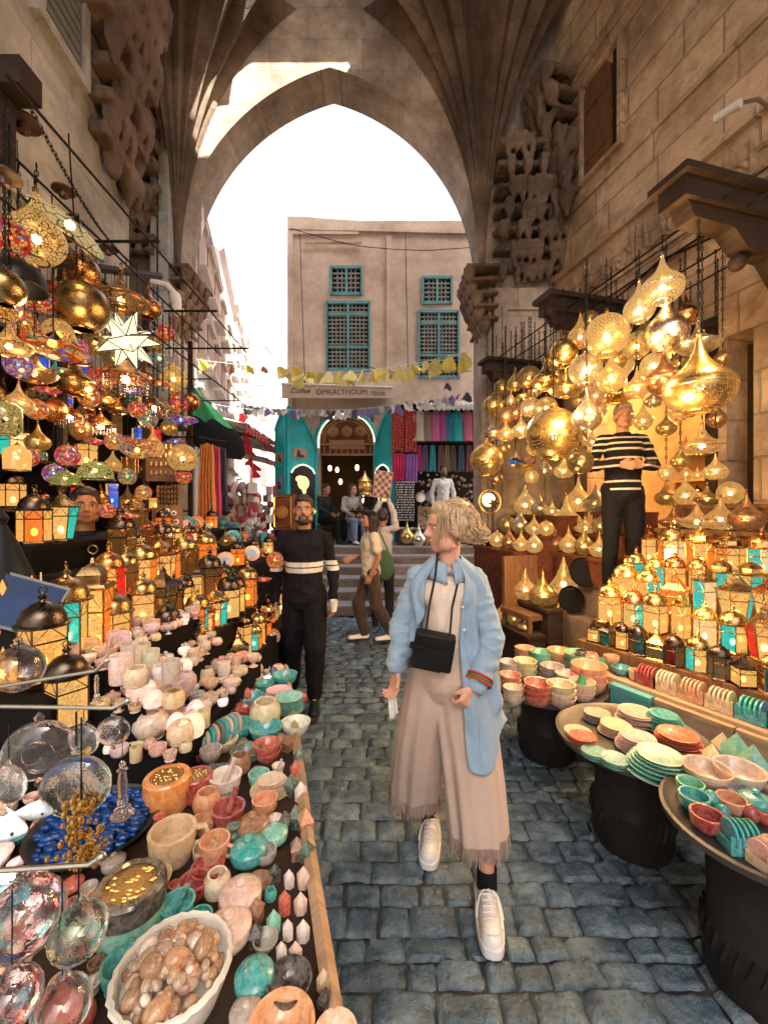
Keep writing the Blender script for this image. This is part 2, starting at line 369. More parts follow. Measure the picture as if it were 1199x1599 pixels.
# ================================================================ SETTING
def cobbles():
    base = MB(); mb = MB(); rnd = random.Random(3)
    y = .35
    while y < 6.5:
        h = rnd.uniform(.085, .135); x = -3.6 + rnd.uniform(0, .1)
        while x < 3.6:
            wd = rnd.uniform(.09, .24)
            g = .003; n = 8
            hh = rnd.uniform(-.006, .006); tx = rnd.uniform(-.02, .02); ty = rnd.uniform(-.025, .025); sd = rnd.uniform(0, 100)
            jx = [rnd.uniform(-.005, .005) for _ in range(4)]; jy = [rnd.uniform(-.004, .004) for _ in range(4)]
            def fn(a, b, x=x, y=y, wd=wd, h=h, hh=hh, tx=tx, ty=ty, sd=sd, jx=jx, jy=jy):
                e = min(a, 1 - a) * wd; e2 = min(b, 1 - b) * h
                px = x + g / 2 + a * (wd - g); py = y + g / 2 + b * (h - g)
                px += (jx[0] * (1 - a) * (1 - b) + jx[1] * a * (1 - b) + jx[2] * a * b + jx[3] * (1 - a) * b)
                py += (jy[0] * (1 - a) * (1 - b) + jy[1] * a * (1 - b) + jy[2] * a * b + jy[3] * (1 - a) * b) + .03 * noise.noise(Vector((x * .7, y * .7, 5)))
                m = min(e, e2); z = .008 * min(1, m / .010) ** .5 + hh + tx * (a - .5) * wd + ty * (b - .5) * h + .012 * noise.noise(Vector((px * 9, py * 9, sd))) + .005 * noise.noise(Vector((px * 45, py * 45, sd)))
                z += .008 * noise.noise(Vector((px * 22, py * 22, sd))) - .012
                if m < .001: z -= .012
                return (px, py, z)
            mb.grid(fn, n if y < 3 else 3, n if y < 3 else 3); x += wd
        y += h
    t = NT('wet_cobble'); n = t.noise(6, 6, .65); n2 = t.noise(30, 5, .7); cell = t.noise(1.3, 3)
    c = t.ramp(n, [(.3, (.024, .044, .064)), (.5, (.075, .125, .165)), (.72, (.20, .27, .305))])
    c = t.mix(t.ramp(cell, [(.42, 0.0), (.62, .65)]), c, t.mix(1.0, c, (1.05, .97, .9), 'MULTIPLY'))
    c = t.mix(t.ramp(n2, [(.5, 0.0), (.75, .5)]), c, (.20, .215, .22))
    t.set(t.p, 'Base Color', c); t.set(t.p, 'Roughness', t.ramp(n2, [(.35, .16), (.6, .5)])); t.bump(t.math('ADD', t.math('MULTIPLY', t.noise(14, 6, .7, dist=.5), 1.6), t.noise(75, 3)), .9, .008)
    o = mb.build('cobbled_street', [t.m], smooth=60); struct(o)
    t = NT('joint_soil'); t.set(t.p, 'Base Color', t.ramp(t.noise(9, 5), [(.3, (.012, .014, .016)), (.7, (.045, .045, .042))])); t.set(t.p, 'Roughness', .8)
    g = MB(); g.add([(-60, -20, -.022), (60, -20, -.022), (60, 160, -.022), (-60, 160, -.022)], [(0, 1, 2, 3)])
    struct(g.build('ground', [t.m], smooth=0))
    p = MB(); p.add([(-14, 6.5, -.004), (-1.2, 6.5, -.004), (-1.2, 60, -.004), (-22, 60, -.004)], [(0, 1, 2, 3)])
    struct(p.build('alley_pavement', [M_step], smooth=0))
cobbles()

# ---- gate arch: pointed opening, Y 5.6 .. 6.1
AX = -.73; HW = 2.04; SPR = 4.9; APX = 7.58; AY = 5.6; AT = .5
def arch_pts(n=24, hw=HW, spr=SPR, apx=APX, cx=AX):
    pts = []
    for i in range(n + 1):
        t = i / n                        # left half, from spring to apex
        a = t * PI / 2 * .83
        x = 1 - math.cos(a) ; z = math.sin(a)
        x /= 1 - math.cos(PI / 2 * .83); z /= math.sin(PI / 2 * .83)
        pts.append((cx - hw + hw * x, spr + (apx - spr) * z))
    return pts + [(2 * cx - x, z) for x, z in reversed(pts[:-1])]
def build_gate():
    root = thing('gate_arch', 'tall pointed stone gate arch framing the sky at the passage end', 'archway')
    inner = [(AX - HW, 0)] + [(AX - HW, SPR * k / 3) for k in (1, 2)] + arch_pts() + [(AX + HW, SPR * k / 3) for k in (2, 1)] + [(AX + HW, 0)]
    outer = []
    for x, z in inner:
        if z < SPR: outer.append((-4.2 if x < AX else 3.0, z))
        else:
            a = math.atan2((z - SPR + .01), (x - AX)); rr = 9
            dx, dz = math.cos(a), math.sin(a); k = min(((8.0 if dx > 0 else 5.0) / abs(dx)) if abs(dx) > 1e-6 else 99, (15 - SPR) / max(dz, 1e-6))  # wall above carried high and wide, out of view, to shade the facade
            outer.append((AX + dx * k, SPR + dz * k))
    mb = MB(); n = len(inner)
    for j in range(n - 1):
        a, b, c, d = inner[j], inner[j + 1], outer[j + 1], outer[j]
        for yy in (AY, AY + AT): mb.add([(a[0], yy, a[1]), (b[0], yy, b[1]), (c[0], yy, c[1]), (d[0], yy, d[1])], [(0, 1, 2, 3)])
        mb.add([(a[0], AY, a[1]), (a[0], AY + AT, a[1]), (b[0], AY + AT, b[1]), (b[0], AY, b[1])], [(0, 1, 2, 3)])
    mb.build('arch_wall', [M_arch], root, smooth=25)
    # raised voussoir rib following the opening, slightly proud
    rb = MB(); pts = arch_pts(30)
    for off, pr in ((.0, .004),):
        for j in range(len(pts) - 1):
            q = []
            for k in (j, j + 1):
                x, z = pts[k]; nx, nz = x - AX, (z - SPR) * .8 + .4; L = math.hypot(nx, nz); nx /= L; nz /= L
                q.append(((x + nx * off, z + nz * off), (x + nx * (off + .07), z + nz * (off + .07))))
            (a0, a1), (b0, b1) = q
            y0, y1 = AY - pr, AY + .01
            vs = [(a0[0], y0, a0[1]), (a1[0], y0, a1[1]), (b1[0], y0, b1[1]), (b0[0], y0, b0[1]), (a0[0], y1, a0[1]), (a1[0], y1, a1[1]), (b1[0], y1, b1[1]), (b0[0], y1, b0[1])]
            rb.add(vs, [(0, 1, 2, 3), (0, 3, 7, 4), (1, 5, 6, 2)])
    rb.build('moulding', [M_arch], root)
    # imposts with stalactite corbels on both jambs
    for sx, x0 in ((-1, AX - HW), (1, AX + HW)):
        im = MB()
        for r in range(5):
            zz = 4.72 - r * .17; ww = .30 - r * .05
            for k in range(4 - (r > 2)):
                yy = AY - .12 + .18 * k + (r % 2) * .07
                im.lathe([(.01, -.11), (.05, -.06), (.075, .0), (.085, .07), (.085, .09)], 6, (x0 + sx * .02 - sx * (ww - .1), yy, zz), cap=True)
            im.box((x0 - sx * (ww / 2 - .12) , AY + .18, zz + .085), (ww + .12, .78, .04))
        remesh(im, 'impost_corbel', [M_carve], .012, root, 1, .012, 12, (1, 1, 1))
        fl = MB()
        for k in range(5): fl.box((x0 + sx * .005, AY - .012, .55 + k * 0), (.02, .02, .01))
        for k in range(3): fl.bb(x0 + sx * (.1 + .16 * k) - .02, x0 + sx * (.1 + .16 * k) + .02, AY - .05, AY + .01, .2, 4.6)
        fl.build('pilaster_moulding', [M_arch], root)
build_gate()

rq = random.Random(77)
def fan_vault(name, desc, cx, cy, a0, a1, npl, RR=2.75, H=3.9, z0=4.85, tmax=64):
    mb = MB(); nt = 18; cols = []
    sub = 2
    N = npl * sub
    for i in range(N + 1):
        az = R(a0 + (a1 - a0) * i / N); ph = (i % sub) / sub; z = (1.0, .80, .95, .84)[i % 4]
        col = []
        for j in range(nt + 1):
            t = R(tmax) * j / nt
            r = .05 + RR * (1 - math.cos(t)) * (z + (1 - z) * .0); 
            zz = z0 + H * math.sin(t)
            col.append((cx + r * math.cos(az), cy + r * math.sin(az), zz))
        cols.append(col)
    for i in range(N):
        for j in range(nt): mb.add([cols[i][j], cols[i + 1][j], cols[i + 1][j + 1], cols[i][j + 1]], [(0, 1, 2, 3)])
    root = thing(name, desc, 'vault')
    mb.build('folded_shell', [M_vault], root, smooth=12)
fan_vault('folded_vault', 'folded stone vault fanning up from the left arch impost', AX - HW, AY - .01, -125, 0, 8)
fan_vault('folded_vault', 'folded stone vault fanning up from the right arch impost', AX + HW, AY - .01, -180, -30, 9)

# ---- right wall frame (s along the wall toward the camera, n out into the street)
RO = Vector((2.28, AY, 0)); RD = Vector((.2516, -.9678, 0)); RN = Vector((-.9678, -.2516, 0))
MR = frame3(RO, RD, RN)
def RW(s, n, z): return RO + RD * s + RN * n + Vector((0, 0, z))
def right_wall():
    root = thing('ashlar_wall', 'tall warm ashlar wall of the passage on the right', 'wall'); root.matrix_world = MR
    mb = MB(); T = .45
    mb.bb(-.6, .45, -T, 0, 0, 10); mb.bb(2.15, 2.22, -T, 0, .89, 10); mb.bb(2.42, 13, -T, 0, 0, 13.5)  # near stretch raised and lengthened out of view to keep sun out
    mb.bb(.45, 2.15, -T, 0, 3.25, 10); mb.bb(.45, 2.42, -T, 0, 0, .88); mb.bb(2.22, 2.42, -T, 0, 3.05, 10)
    mb.build('masonry', [M_wallR], root, smooth=0)
    st = MB()
    for z, h, d in ((3.98, .10, .05), (4.14, .03, .03), (4.64, .07, .06), (5.35, .05, .03)): st.bb(-.02, 8, 0.001, d, z, z + h)
    st.bb(-.02, 8, .001, .03, 6.95, 7.05)
    st.build('string_course', [M_wallR], root, smooth=0)
    # carved inscription band: raised strokes in the round of Arabic lettering
    ins = MB(); rnd = random.Random(5)
    s = .1
    while s < 7.5:
        k = rnd.random(); b = 4.22
        if k < .45: ins.box((s, .02, b + .17), (.026, .06, .34)); s += .055
        elif k < .7:
            ins.tube([(s + .09 * math.cos(a), .012, b + .1 + .09 * math.sin(a)) for a in [x * PI / 7 for x in range(0, 12)]], .02, 5); s += .15
        else:
            ins.tube([(s, .012, b + .30), (s + .03, .012, b + .06), (s + .10, .012, b + .02), (s + .2, .012, b + .06), (s + .22, .012, b + .18)], .02, 5); s += .18
        if rnd.random() < .4: ins.box((s - .05, .01, b + .34), (.03, .02, .03), T=Matrix.Rotation(PI / 4, 3, 'Y'))
    ins.build('carved_inscription', [M_wallR], root)
    # shuttered window
    wf = MB(); z0, z1 = 5.55, 6.75
    for a in (.55, 1.13): wf.bb(a, a + .05, 0, .06, z0, z1)
    wf.bb(.6, 1.13, 0, .06, z1 - .05, z1); wf.bb(.6, 1.13, 0, .06, z0, z0 + .05)
    fr = wf.build('window_frame', [M_wallR], root, smooth=0)
    sh = MB(); sh.prism([(.6, z0 + .05), (1.02, z0 + .05), (1.02, z1 - .18), (.95, z1 - .08), (.66, z1 - .08), (.6, z1 - .18)], .03)
    sh.bb(.63, .99, .03, .045, z0 + .2, z0 + .25); sh.bb(.63, .99, .03, .045, z1 - .4, z1 - .35)
    sh.build('shutter', [M_brown], root)
    gp = MB(); gp.bb(1.03, 1.12, -.0, .012, z0 + .05, z1 - .06); gp.build('window_opening', [M_recess_shade], root)  # flat strip, dark in place of the shaded gap beside the shutter
    # stalactite niche hoods
    def muq(s0, s1, ztop, rows, name='stalactite_hood', dep=.5):
        q = MB(); rn = random.Random(int(s0 * 10))
        for r in range(rows):
            z = ztop - r * .24; d = dep * (1 - r / rows) + .06; n = max(2, int((s1 - s0) / .13) - r % 2)
            for k in range(n):
                ss = s0 + (k + .5 + .25 * (r % 2)) * (s1 - s0) / n
                rn.random() < .2 or q.lathe([(.012, -.2 * rn.uniform(.6, 1.1)), (.05, -.11), (.08, -.02), (.10, .05), (.10, .14)], 4, (ss, d * .75 + rn.uniform(-.04, .04), z), rot=PI / 4, sx=rn.uniform(.7, 1.2), cap=True)
            q.bb(s0, s1, .0, d * .8, z + .09, z + .15)
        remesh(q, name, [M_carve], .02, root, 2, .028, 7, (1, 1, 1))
    muq(-.05, .5, 6.9, 7); muq(2.3, 4.4, 7.4, 4, dep=.6)
    # side panels recessed look on pier
right_wall()
def right_pier():
    root = thing('stone_pier', 'dark carved stone pier beside the right arch jamb', 'pier')
    mb = MB(); x0, x1 = AX + HW + .14, 2.34
    mb.bb(x0, x1 + .3, AY - .12, AY + .02, 0, 4.55); mb.build('shaft', [M_arch], root, smooth=0)
    pn = MB()
    for a, b in ((.6, 1.5), (1.7, 2.9), (3.1, 4.3)):
        pn.bb(x0 + .1, x0 + .16, AY - .16, AY - .12, a, b); pn.bb(x0 + .66, x0 + .72, AY - .16, AY - .12, a, b)
        pn.bb(x0 + .16, x0 + .66, AY - .16, AY - .12, b - .05, b); pn.bb(x0 + .16, x0 + .66, AY - .16, AY - .12, a, a + .05)
    pn.build('panel_moulding', [M_arch], root, smooth=0)
    q = MB()
    for r in range(7):
        for k in range(9): rq.random() < .15 or q.lathe([(.01, -.17 * rq.uniform(.5, 1.1)), (.045, -.08), (.07, 0), (.08, .14)], 4, (x0 + .1 + k * .1 + (r % 2) * .05, AY - .14 - .05 * r + rq.uniform(-.03, .03), 4.72 + r * .24), rot=PI / 4, sx=rq.uniform(.6, 1.1), cap=True)
        q.bb(x0, x1 + .2, AY - .10 - .05 * r, AY, 4.79 + r * .24, 4.85 + r * .24)
    remesh(q, 'stalactite_hood', [M_vault], .02, root, 2, .028, 7, (1, 1, 1))
right_pier()

# ---- left wall
LO = Vector((-2.63, 4.3, 0)); LD = Vector((.0995, -.995, 0)); LN = Vector((.995, .0995, 0))
ML = frame3(LO, LD, LN)
def LW(s, n, z): return LO + LD * s + LN * n + Vector((0, 0, z))
def left_wall():
    root = thing('plaster_wall', 'grey plastered wall of the passage behind the left lamp stall', 'wall'); root.matrix_world = ML
    mb = MB(); mb.bb(0, 7, -.5, 0, 0, 10); mb.build('masonry', [M_wallL], root, smooth=0)
    st = MB()
    st.bb(0, 7, 0, .05, 3.7, 3.78); st.bb(0, 7, 0, .03, 5.25, 5.33)
    for k in range(26): st.bb(.9 + k * .11, .94 + k * .11, 0, .022, 3.15, 3.65)
    st.bb(.8, 5, 0, .03, 3.06, 3.12)
    st.build('string_course', [M_wallL], root, smooth=0)
    sh = MB(); sh.bb(.87, 1.33, 0, .05, 5.2, 7.2); [sh.bb(.90, 1.30, .05, .062, 5.25 + .09 * k_, 5.30 + .09 * k_) for k_ in range(20)]; sh.build('shutter', [simple('grey_shutter', (.16, .17, .17), .7, bump=.3)], root, smooth=0)
    fr = MB()
    for a in (.80, 1.33): fr.bb(a, a + .07, 0, .08, 5.13, 7.3)
    fr.bb(.87, 1.33, 0, .08, 5.12, 5.2); fr.build('window_frame', [M_wallL], root, smooth=0)
    q = MB(); rn = random.Random(2)
    for r in range(9):
        z = 7.2 - r * .30; n = 5 - (r // 3)
        for k in range(int(n * 1.4)):
            rn.random() < .2 or q.lathe([(.012, -.22 * rn.uniform(.6, 1.1)), (.05, -.12), (.085, -.02), (.10, .08), (.10, .2)], 4, rot=PI / 4, sx=rn.uniform(.7, 1.2), c=(.06 + k * .14 + (r % 2) * .1, .05 + .4 * (1 - r / 9), z), cap=True)
        q.bb(-.02, n * .2 + .1, 0, .1 + .42 * (1 - r / 9), z + .11, z + .22)
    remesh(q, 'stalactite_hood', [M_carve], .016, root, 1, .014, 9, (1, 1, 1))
    rc = MB(); rc.bb(-1.3, 0, -1.2, -1.1, 0, 10); rc.build('niche_back', [M_vault], root, smooth=0)
left_wall()
def left_pier():
    root = thing('stone_pier', 'shaded stone pier in the niche beside the left arch jamb', 'pier')
    mb = MB(); x1 = AX - HW - .12
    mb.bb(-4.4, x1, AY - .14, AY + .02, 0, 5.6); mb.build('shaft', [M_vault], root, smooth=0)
    st = MB(); st.bb(x1 - .02, x1 + .1, AY - .22, AY + .01, 2.6, 6.6); st.bb(x1 - .14, x1 - .06, AY - .2, AY - .14, 2.6, 6.2); st.build('pilaster_strip', [M_wallL], root, smooth=0)
    q = MB()
    for r in range(8):
        for k in range(8):
            q.lathe([(.01, -.2 * rq.uniform(.3, 1.2)), (.06, -.1), (.1, 0), (.11, .08)], 4, rot=PI / 4, sx=rq.uniform(.6, 1.1), c=(x1 - .12 - k * .16 - (r % 2) * .08, AY - .18 - .07 * r, 5.1 + r * .26), cap=True)
        q.bb(-4.4, x1, AY - .16 - .07 * r, AY, 5.18 + r * .26, 5.3 + r * .26)
    for k in range(5): q.lathe([(.06, 0), (.06, .05)], 10, (x1 - .15 - k * .14, AY - .2, 4.95), cap=True)
    remesh(q, 'stalactite_hood', [M_vault], .022, root, 2, .028, 7, (1, 1, 1))
left_pier()
# back wall of the passage far behind the viewpoint keeps the street closed as a street: neighbouring fronts
for sx in (-1, 1):
    o = MB(); o.bb(sx * 3.4, sx * 7, -14, -2.9, 0, 7.5)
    for k in range(4): o.bb(sx * 3.37, sx * 3.41, -12 + k * 2.5, -11 + k * 2.5, 1, 2.4)
    o.build('street_building', [M_pale], smooth=0)
    tag(bpy.context.scene.objects[-1] if False else [x for x in COL.objects if x.name.startswith('street_building')][-1], 'plain plastered street front behind the viewpoint on the ' + ('right' if sx > 0 else 'left'), 'building')

def roof():  # unseen slab added to keep sun off the passage; hole shapes the arch patch
    root = thing('shade_roof', 'dark stone roof over the passage with a skylight opening near the arch', 'roof')
    m = MB(); z0, z1 = 9.3, 9.6
    m.bb(-4.2, 5.6, -4.6, 3.5, z0, z1); m.bb(-4.2, -1.15, 3.5, 6.1, z0, z1); m.bb(.6, 4.6, 3.5, 6.1, z0, z1); m.bb(-1.15, .6, 4.52, 6.1, z0, z1)
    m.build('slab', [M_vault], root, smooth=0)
roof()
# ---- steps up to the cafe terrace
def steps():
    for k in range(6):
        o = MB(); y0 = 6.42 + k * .40; z = .15 * (k + 1)
        o.bb(-1.55, 3.2, y0, 9.0 if k < 5 else 12, z - .15, z - .03)
        o.build('stair_step', [M_step], smooth=0); 
    for i, o in enumerate([x for x in COL.objects if x.name.startswith('stair_step')]): struct(o)
    for k in range(6):
        y0 = 6.42 + k * .40; z = .15 * (k + 1); e = MB(); e.bb(-1.56, 3.2, y0 - .015, y0 + (.405 if k < 5 else 5.6), z - .03, z)
        struct(e.build('stair_nosing', [simple('nosing', (.28, .27, .26), .6, bump=.4)], smooth=0))
steps()
# terrace goes back to facade at Y = 10
FY = 10.0; K = FY / F
def fx(u): return (u - 600) * K
def fz(v): return CZ + (800 - v) * K
def lattice(mb, x0, x1, z0, z1, nx, nz, y, r=.018):
    for i in range(1, nx): x = x0 + (x1 - x0) * i / nx; mb.bb(x - r, x + r, y - .03, y, z0, z1)
    for j in range(1, nz): z = z0 + (z1 - z0) * j / nz; mb.bb(x0, x1, y - .038, y - .008, z - r, z + r)
def facade():
    root = thing('cafe_building', 'weathered pinkish plaster building with teal latticed windows above the cafe', 'building')
    wins = [(516, 567, 416, 462, 6, 5, 0), (509, 579, 471, 580, 10, 16, 1), (659, 707, 432, 476, 6, 5, 0), (653, 718, 485, 592, 10, 16, 1)]
    holes = [(fx(a), fx(b), fz(d), fz(c)) for a, b, c, d, *_ in wins]
    dx0, dx1, dz1 = fx(500), fx(583), fz(650)
    xs = sorted({-2.28, 6.0, dx0, dx1, *[h[0] for h in holes], *[h[1] for h in holes]}); zs = sorted({0, 8.6, dz1, *[h[2] for h in holes], *[h[3] for h in holes]})
    mb = MB()
    for i in range(len(xs) - 1):
        for j in range(len(zs) - 1):
            cx, cz = (xs[i] + xs[i + 1]) / 2, (zs[j] + zs[j + 1]) / 2
            if any(h[0] < cx < h[1] and h[2] < cz < h[3] for h in holes) or (dx0 < cx < dx1 and cz < dz1): continue
            mb.add([(xs[i], FY, zs[j]), (xs[i + 1], FY, zs[j]), (xs[i + 1], FY, zs[j + 1]), (xs[i], FY, zs[j + 1])], [(0, 1, 2, 3)])
    for h in holes + [(dx0, dx1, 0, dz1)]:
        a, b, c, d = h
        mb.add([(a, FY, c), (a, FY + .3, c), (a, FY + .3, d), (a, FY, d)], [(0, 1, 2, 3)]); mb.add([(b, FY, c), (b, FY, d), (b, FY + .3, d), (b, FY + .3, c)], [(0, 1, 2, 3)])
        mb.add([(a, FY, d), (a, FY + .3, d), (b, FY + .3, d), (b, FY, d)], [(0, 1, 2, 3)]); mb.add([(a, FY, c), (b, FY, c), (b, FY + .3, c), (a, FY + .3, c)], [(0, 1, 2, 3)])
    mb.add([(-2.28, FY, 0), (-2.28, FY, 8.6), (-2.0, FY + 5, 8.6), (-2.0, FY + 5, 0)], [(0, 1, 2, 3)])
    mb.add([(-2.28, FY, 8.6), (6, FY, 8.3), (6, FY + 5, 8.3), (-2.0, FY + 5, 8.6)], [(0, 1, 2, 3)])
    mb.build('wall', [M_fac], root, smooth=0)
    cr = MB(); cr.bb(-2.3, fx(560), FY - .05, FY, 8.25, 8.34)
    pr = [(-2.3, 8.6), (fx(475), 8.6), (fx(500), 8.56), (fx(560), 8.5), (fx(620), 8.42), (fx(680), 8.33), (6, 8.28), (6, 8.1), (-2.3, 8.3)]
    cr.prism(pr, .1, Matrix.Translation((0, FY - .06, .06)))
    cr.bb(-2.3, -2.18, FY - .07, FY, .9, 8.25); cr.bb(fx(604), fx(612), FY - .05, FY, 5.0, 8.2)
    cr.build('parapet', [M_fac], root, smooth=0)
    pl = MB(); pl.bb(fx(478), fx(566), FY - .08, FY - .051, 8.0, 8.05); pl.build('ledge_pipe', [M_board], root)
    for (a, b, c, d, nx, nz, big), h in zip(wins, holes):
        f = MB(); x0, x1, z0, z1 = h; y = FY + .02
        for q in (x0, x1 - .05): f.bb(q, q + .05, y - .06, y + .03, z0, z1)
        for q in (z0, z1 - .07): f.bb(x0 + .07, x1 - .07, y - .06, y + .03, q, q + .07)
        xm = (x0 + x1) / 2; f.bb(xm - .03, xm + .03, y - .055, y + .03, z0 + .07, z1 - .07)
        if big:
            for q in (.34, .81): zz = z0 + (z1 - z0) * q; f.bb(x0 + .07, x1 - .07, y - .05, y + .02, zz - .03, zz + .03)
        fo = f.build('window', [M_tealframe], root, smooth=0)
        g = MB(); lattice(g, x0 + .07, x1 - .07, z0 + .07, z1 - .07, nx, nz, y, .014 if big else .016)
        g.build('lattice', [simple('weathered_lattice', (.24, .26, .24), .7, var=.5)], fo, smooth=0)
        p = MB(); p.bb(x0 + .01, x1 - .01, y + .1, y + .11, z0 + .01, z1 - .01); p.build('pane', [M_dkglass], fo, smooth=0)
    # cables on the front
    cb = MB(); rn = random.Random(4)
    for x0, x1, z0, z1 in ((fx(455), fx(740), 8.35, 7.9), (fx(470), fx(478), 8.2, 4.6), (fx(633), fx(637), 8.2, 5), (fx(560), fx(735), 5.1, 4.95)):
        cb.tube([(x0 + (x1 - x0) * t / 12, FY - .09, z0 + (z1 - z0) * t / 12 - .25 * abs(x1 - x0) / 4 * math.sin(PI * t / 12) + .03 * rn.random()) for t in range(13)], .009, 5)
    cb.build('cable', [M_black], root)
facade()
def cafe_room():
    root = thing('cafe_interior', 'dim cafe room glimpsed through the arched doorway', 'room')
    a, b = fx(500), fx(583); m = MB()
    for q in ([(a - .6, FY + .3, .9), (a - .6, FY + 3, .9), (a - .6, FY + 3, 3.9), (a - .6, FY + .3, 3.9)], [(b + .6, FY + .3, .9), (b + .6, FY + 3, .9), (b + .6, FY + 3, 3.9), (b + .6, FY + .3, 3.9)],
              [(a - .6, FY + 3, .9), (b + .6, FY + 3, .9), (b + .6, FY + 3, 3.9), (a - .6, FY + 3, 3.9)], [(a - .6, FY + .3, 3.9), (b + .6, FY + .3, 3.9), (b + .6, FY + 3, 3.9), (a - .6, FY + 3, 3.9)],
              [(a - .6, FY + .3, .905), (b + .6, FY + .3, .905), (b + .6, FY + 3, .905), (a - .6, FY + 3, .905)]): m.add(q, [(0, 1, 2, 3)])
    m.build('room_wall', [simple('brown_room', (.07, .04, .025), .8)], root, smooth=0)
    rnd = random.Random(1)
    for i in range(7):
        x, z, y = rnd.uniform(a, b), rnd.uniform(1.9, 3.0), FY + rnd.uniform(.8, 2.6)
        l = MB(); l.ball((0, 0, 0), (.05, .05, .08), 10, 6)
        o = l.build('hanging_lamp', [simple('small_lamp_glow', (1, .7, .3), .5, emit=(1, .6, .22, 1.6))], None, loc=(x, y, z)); l = MB(); l.tube([(0, 0, .08), (0, 0, 3.9 - z)], .005, 5); l.build('cord', [M_black], o); tag(o, 'tiny glowing lamp inside the dim cafe room', 'lamp', 'small lamps inside the cafe')
cafe_room()
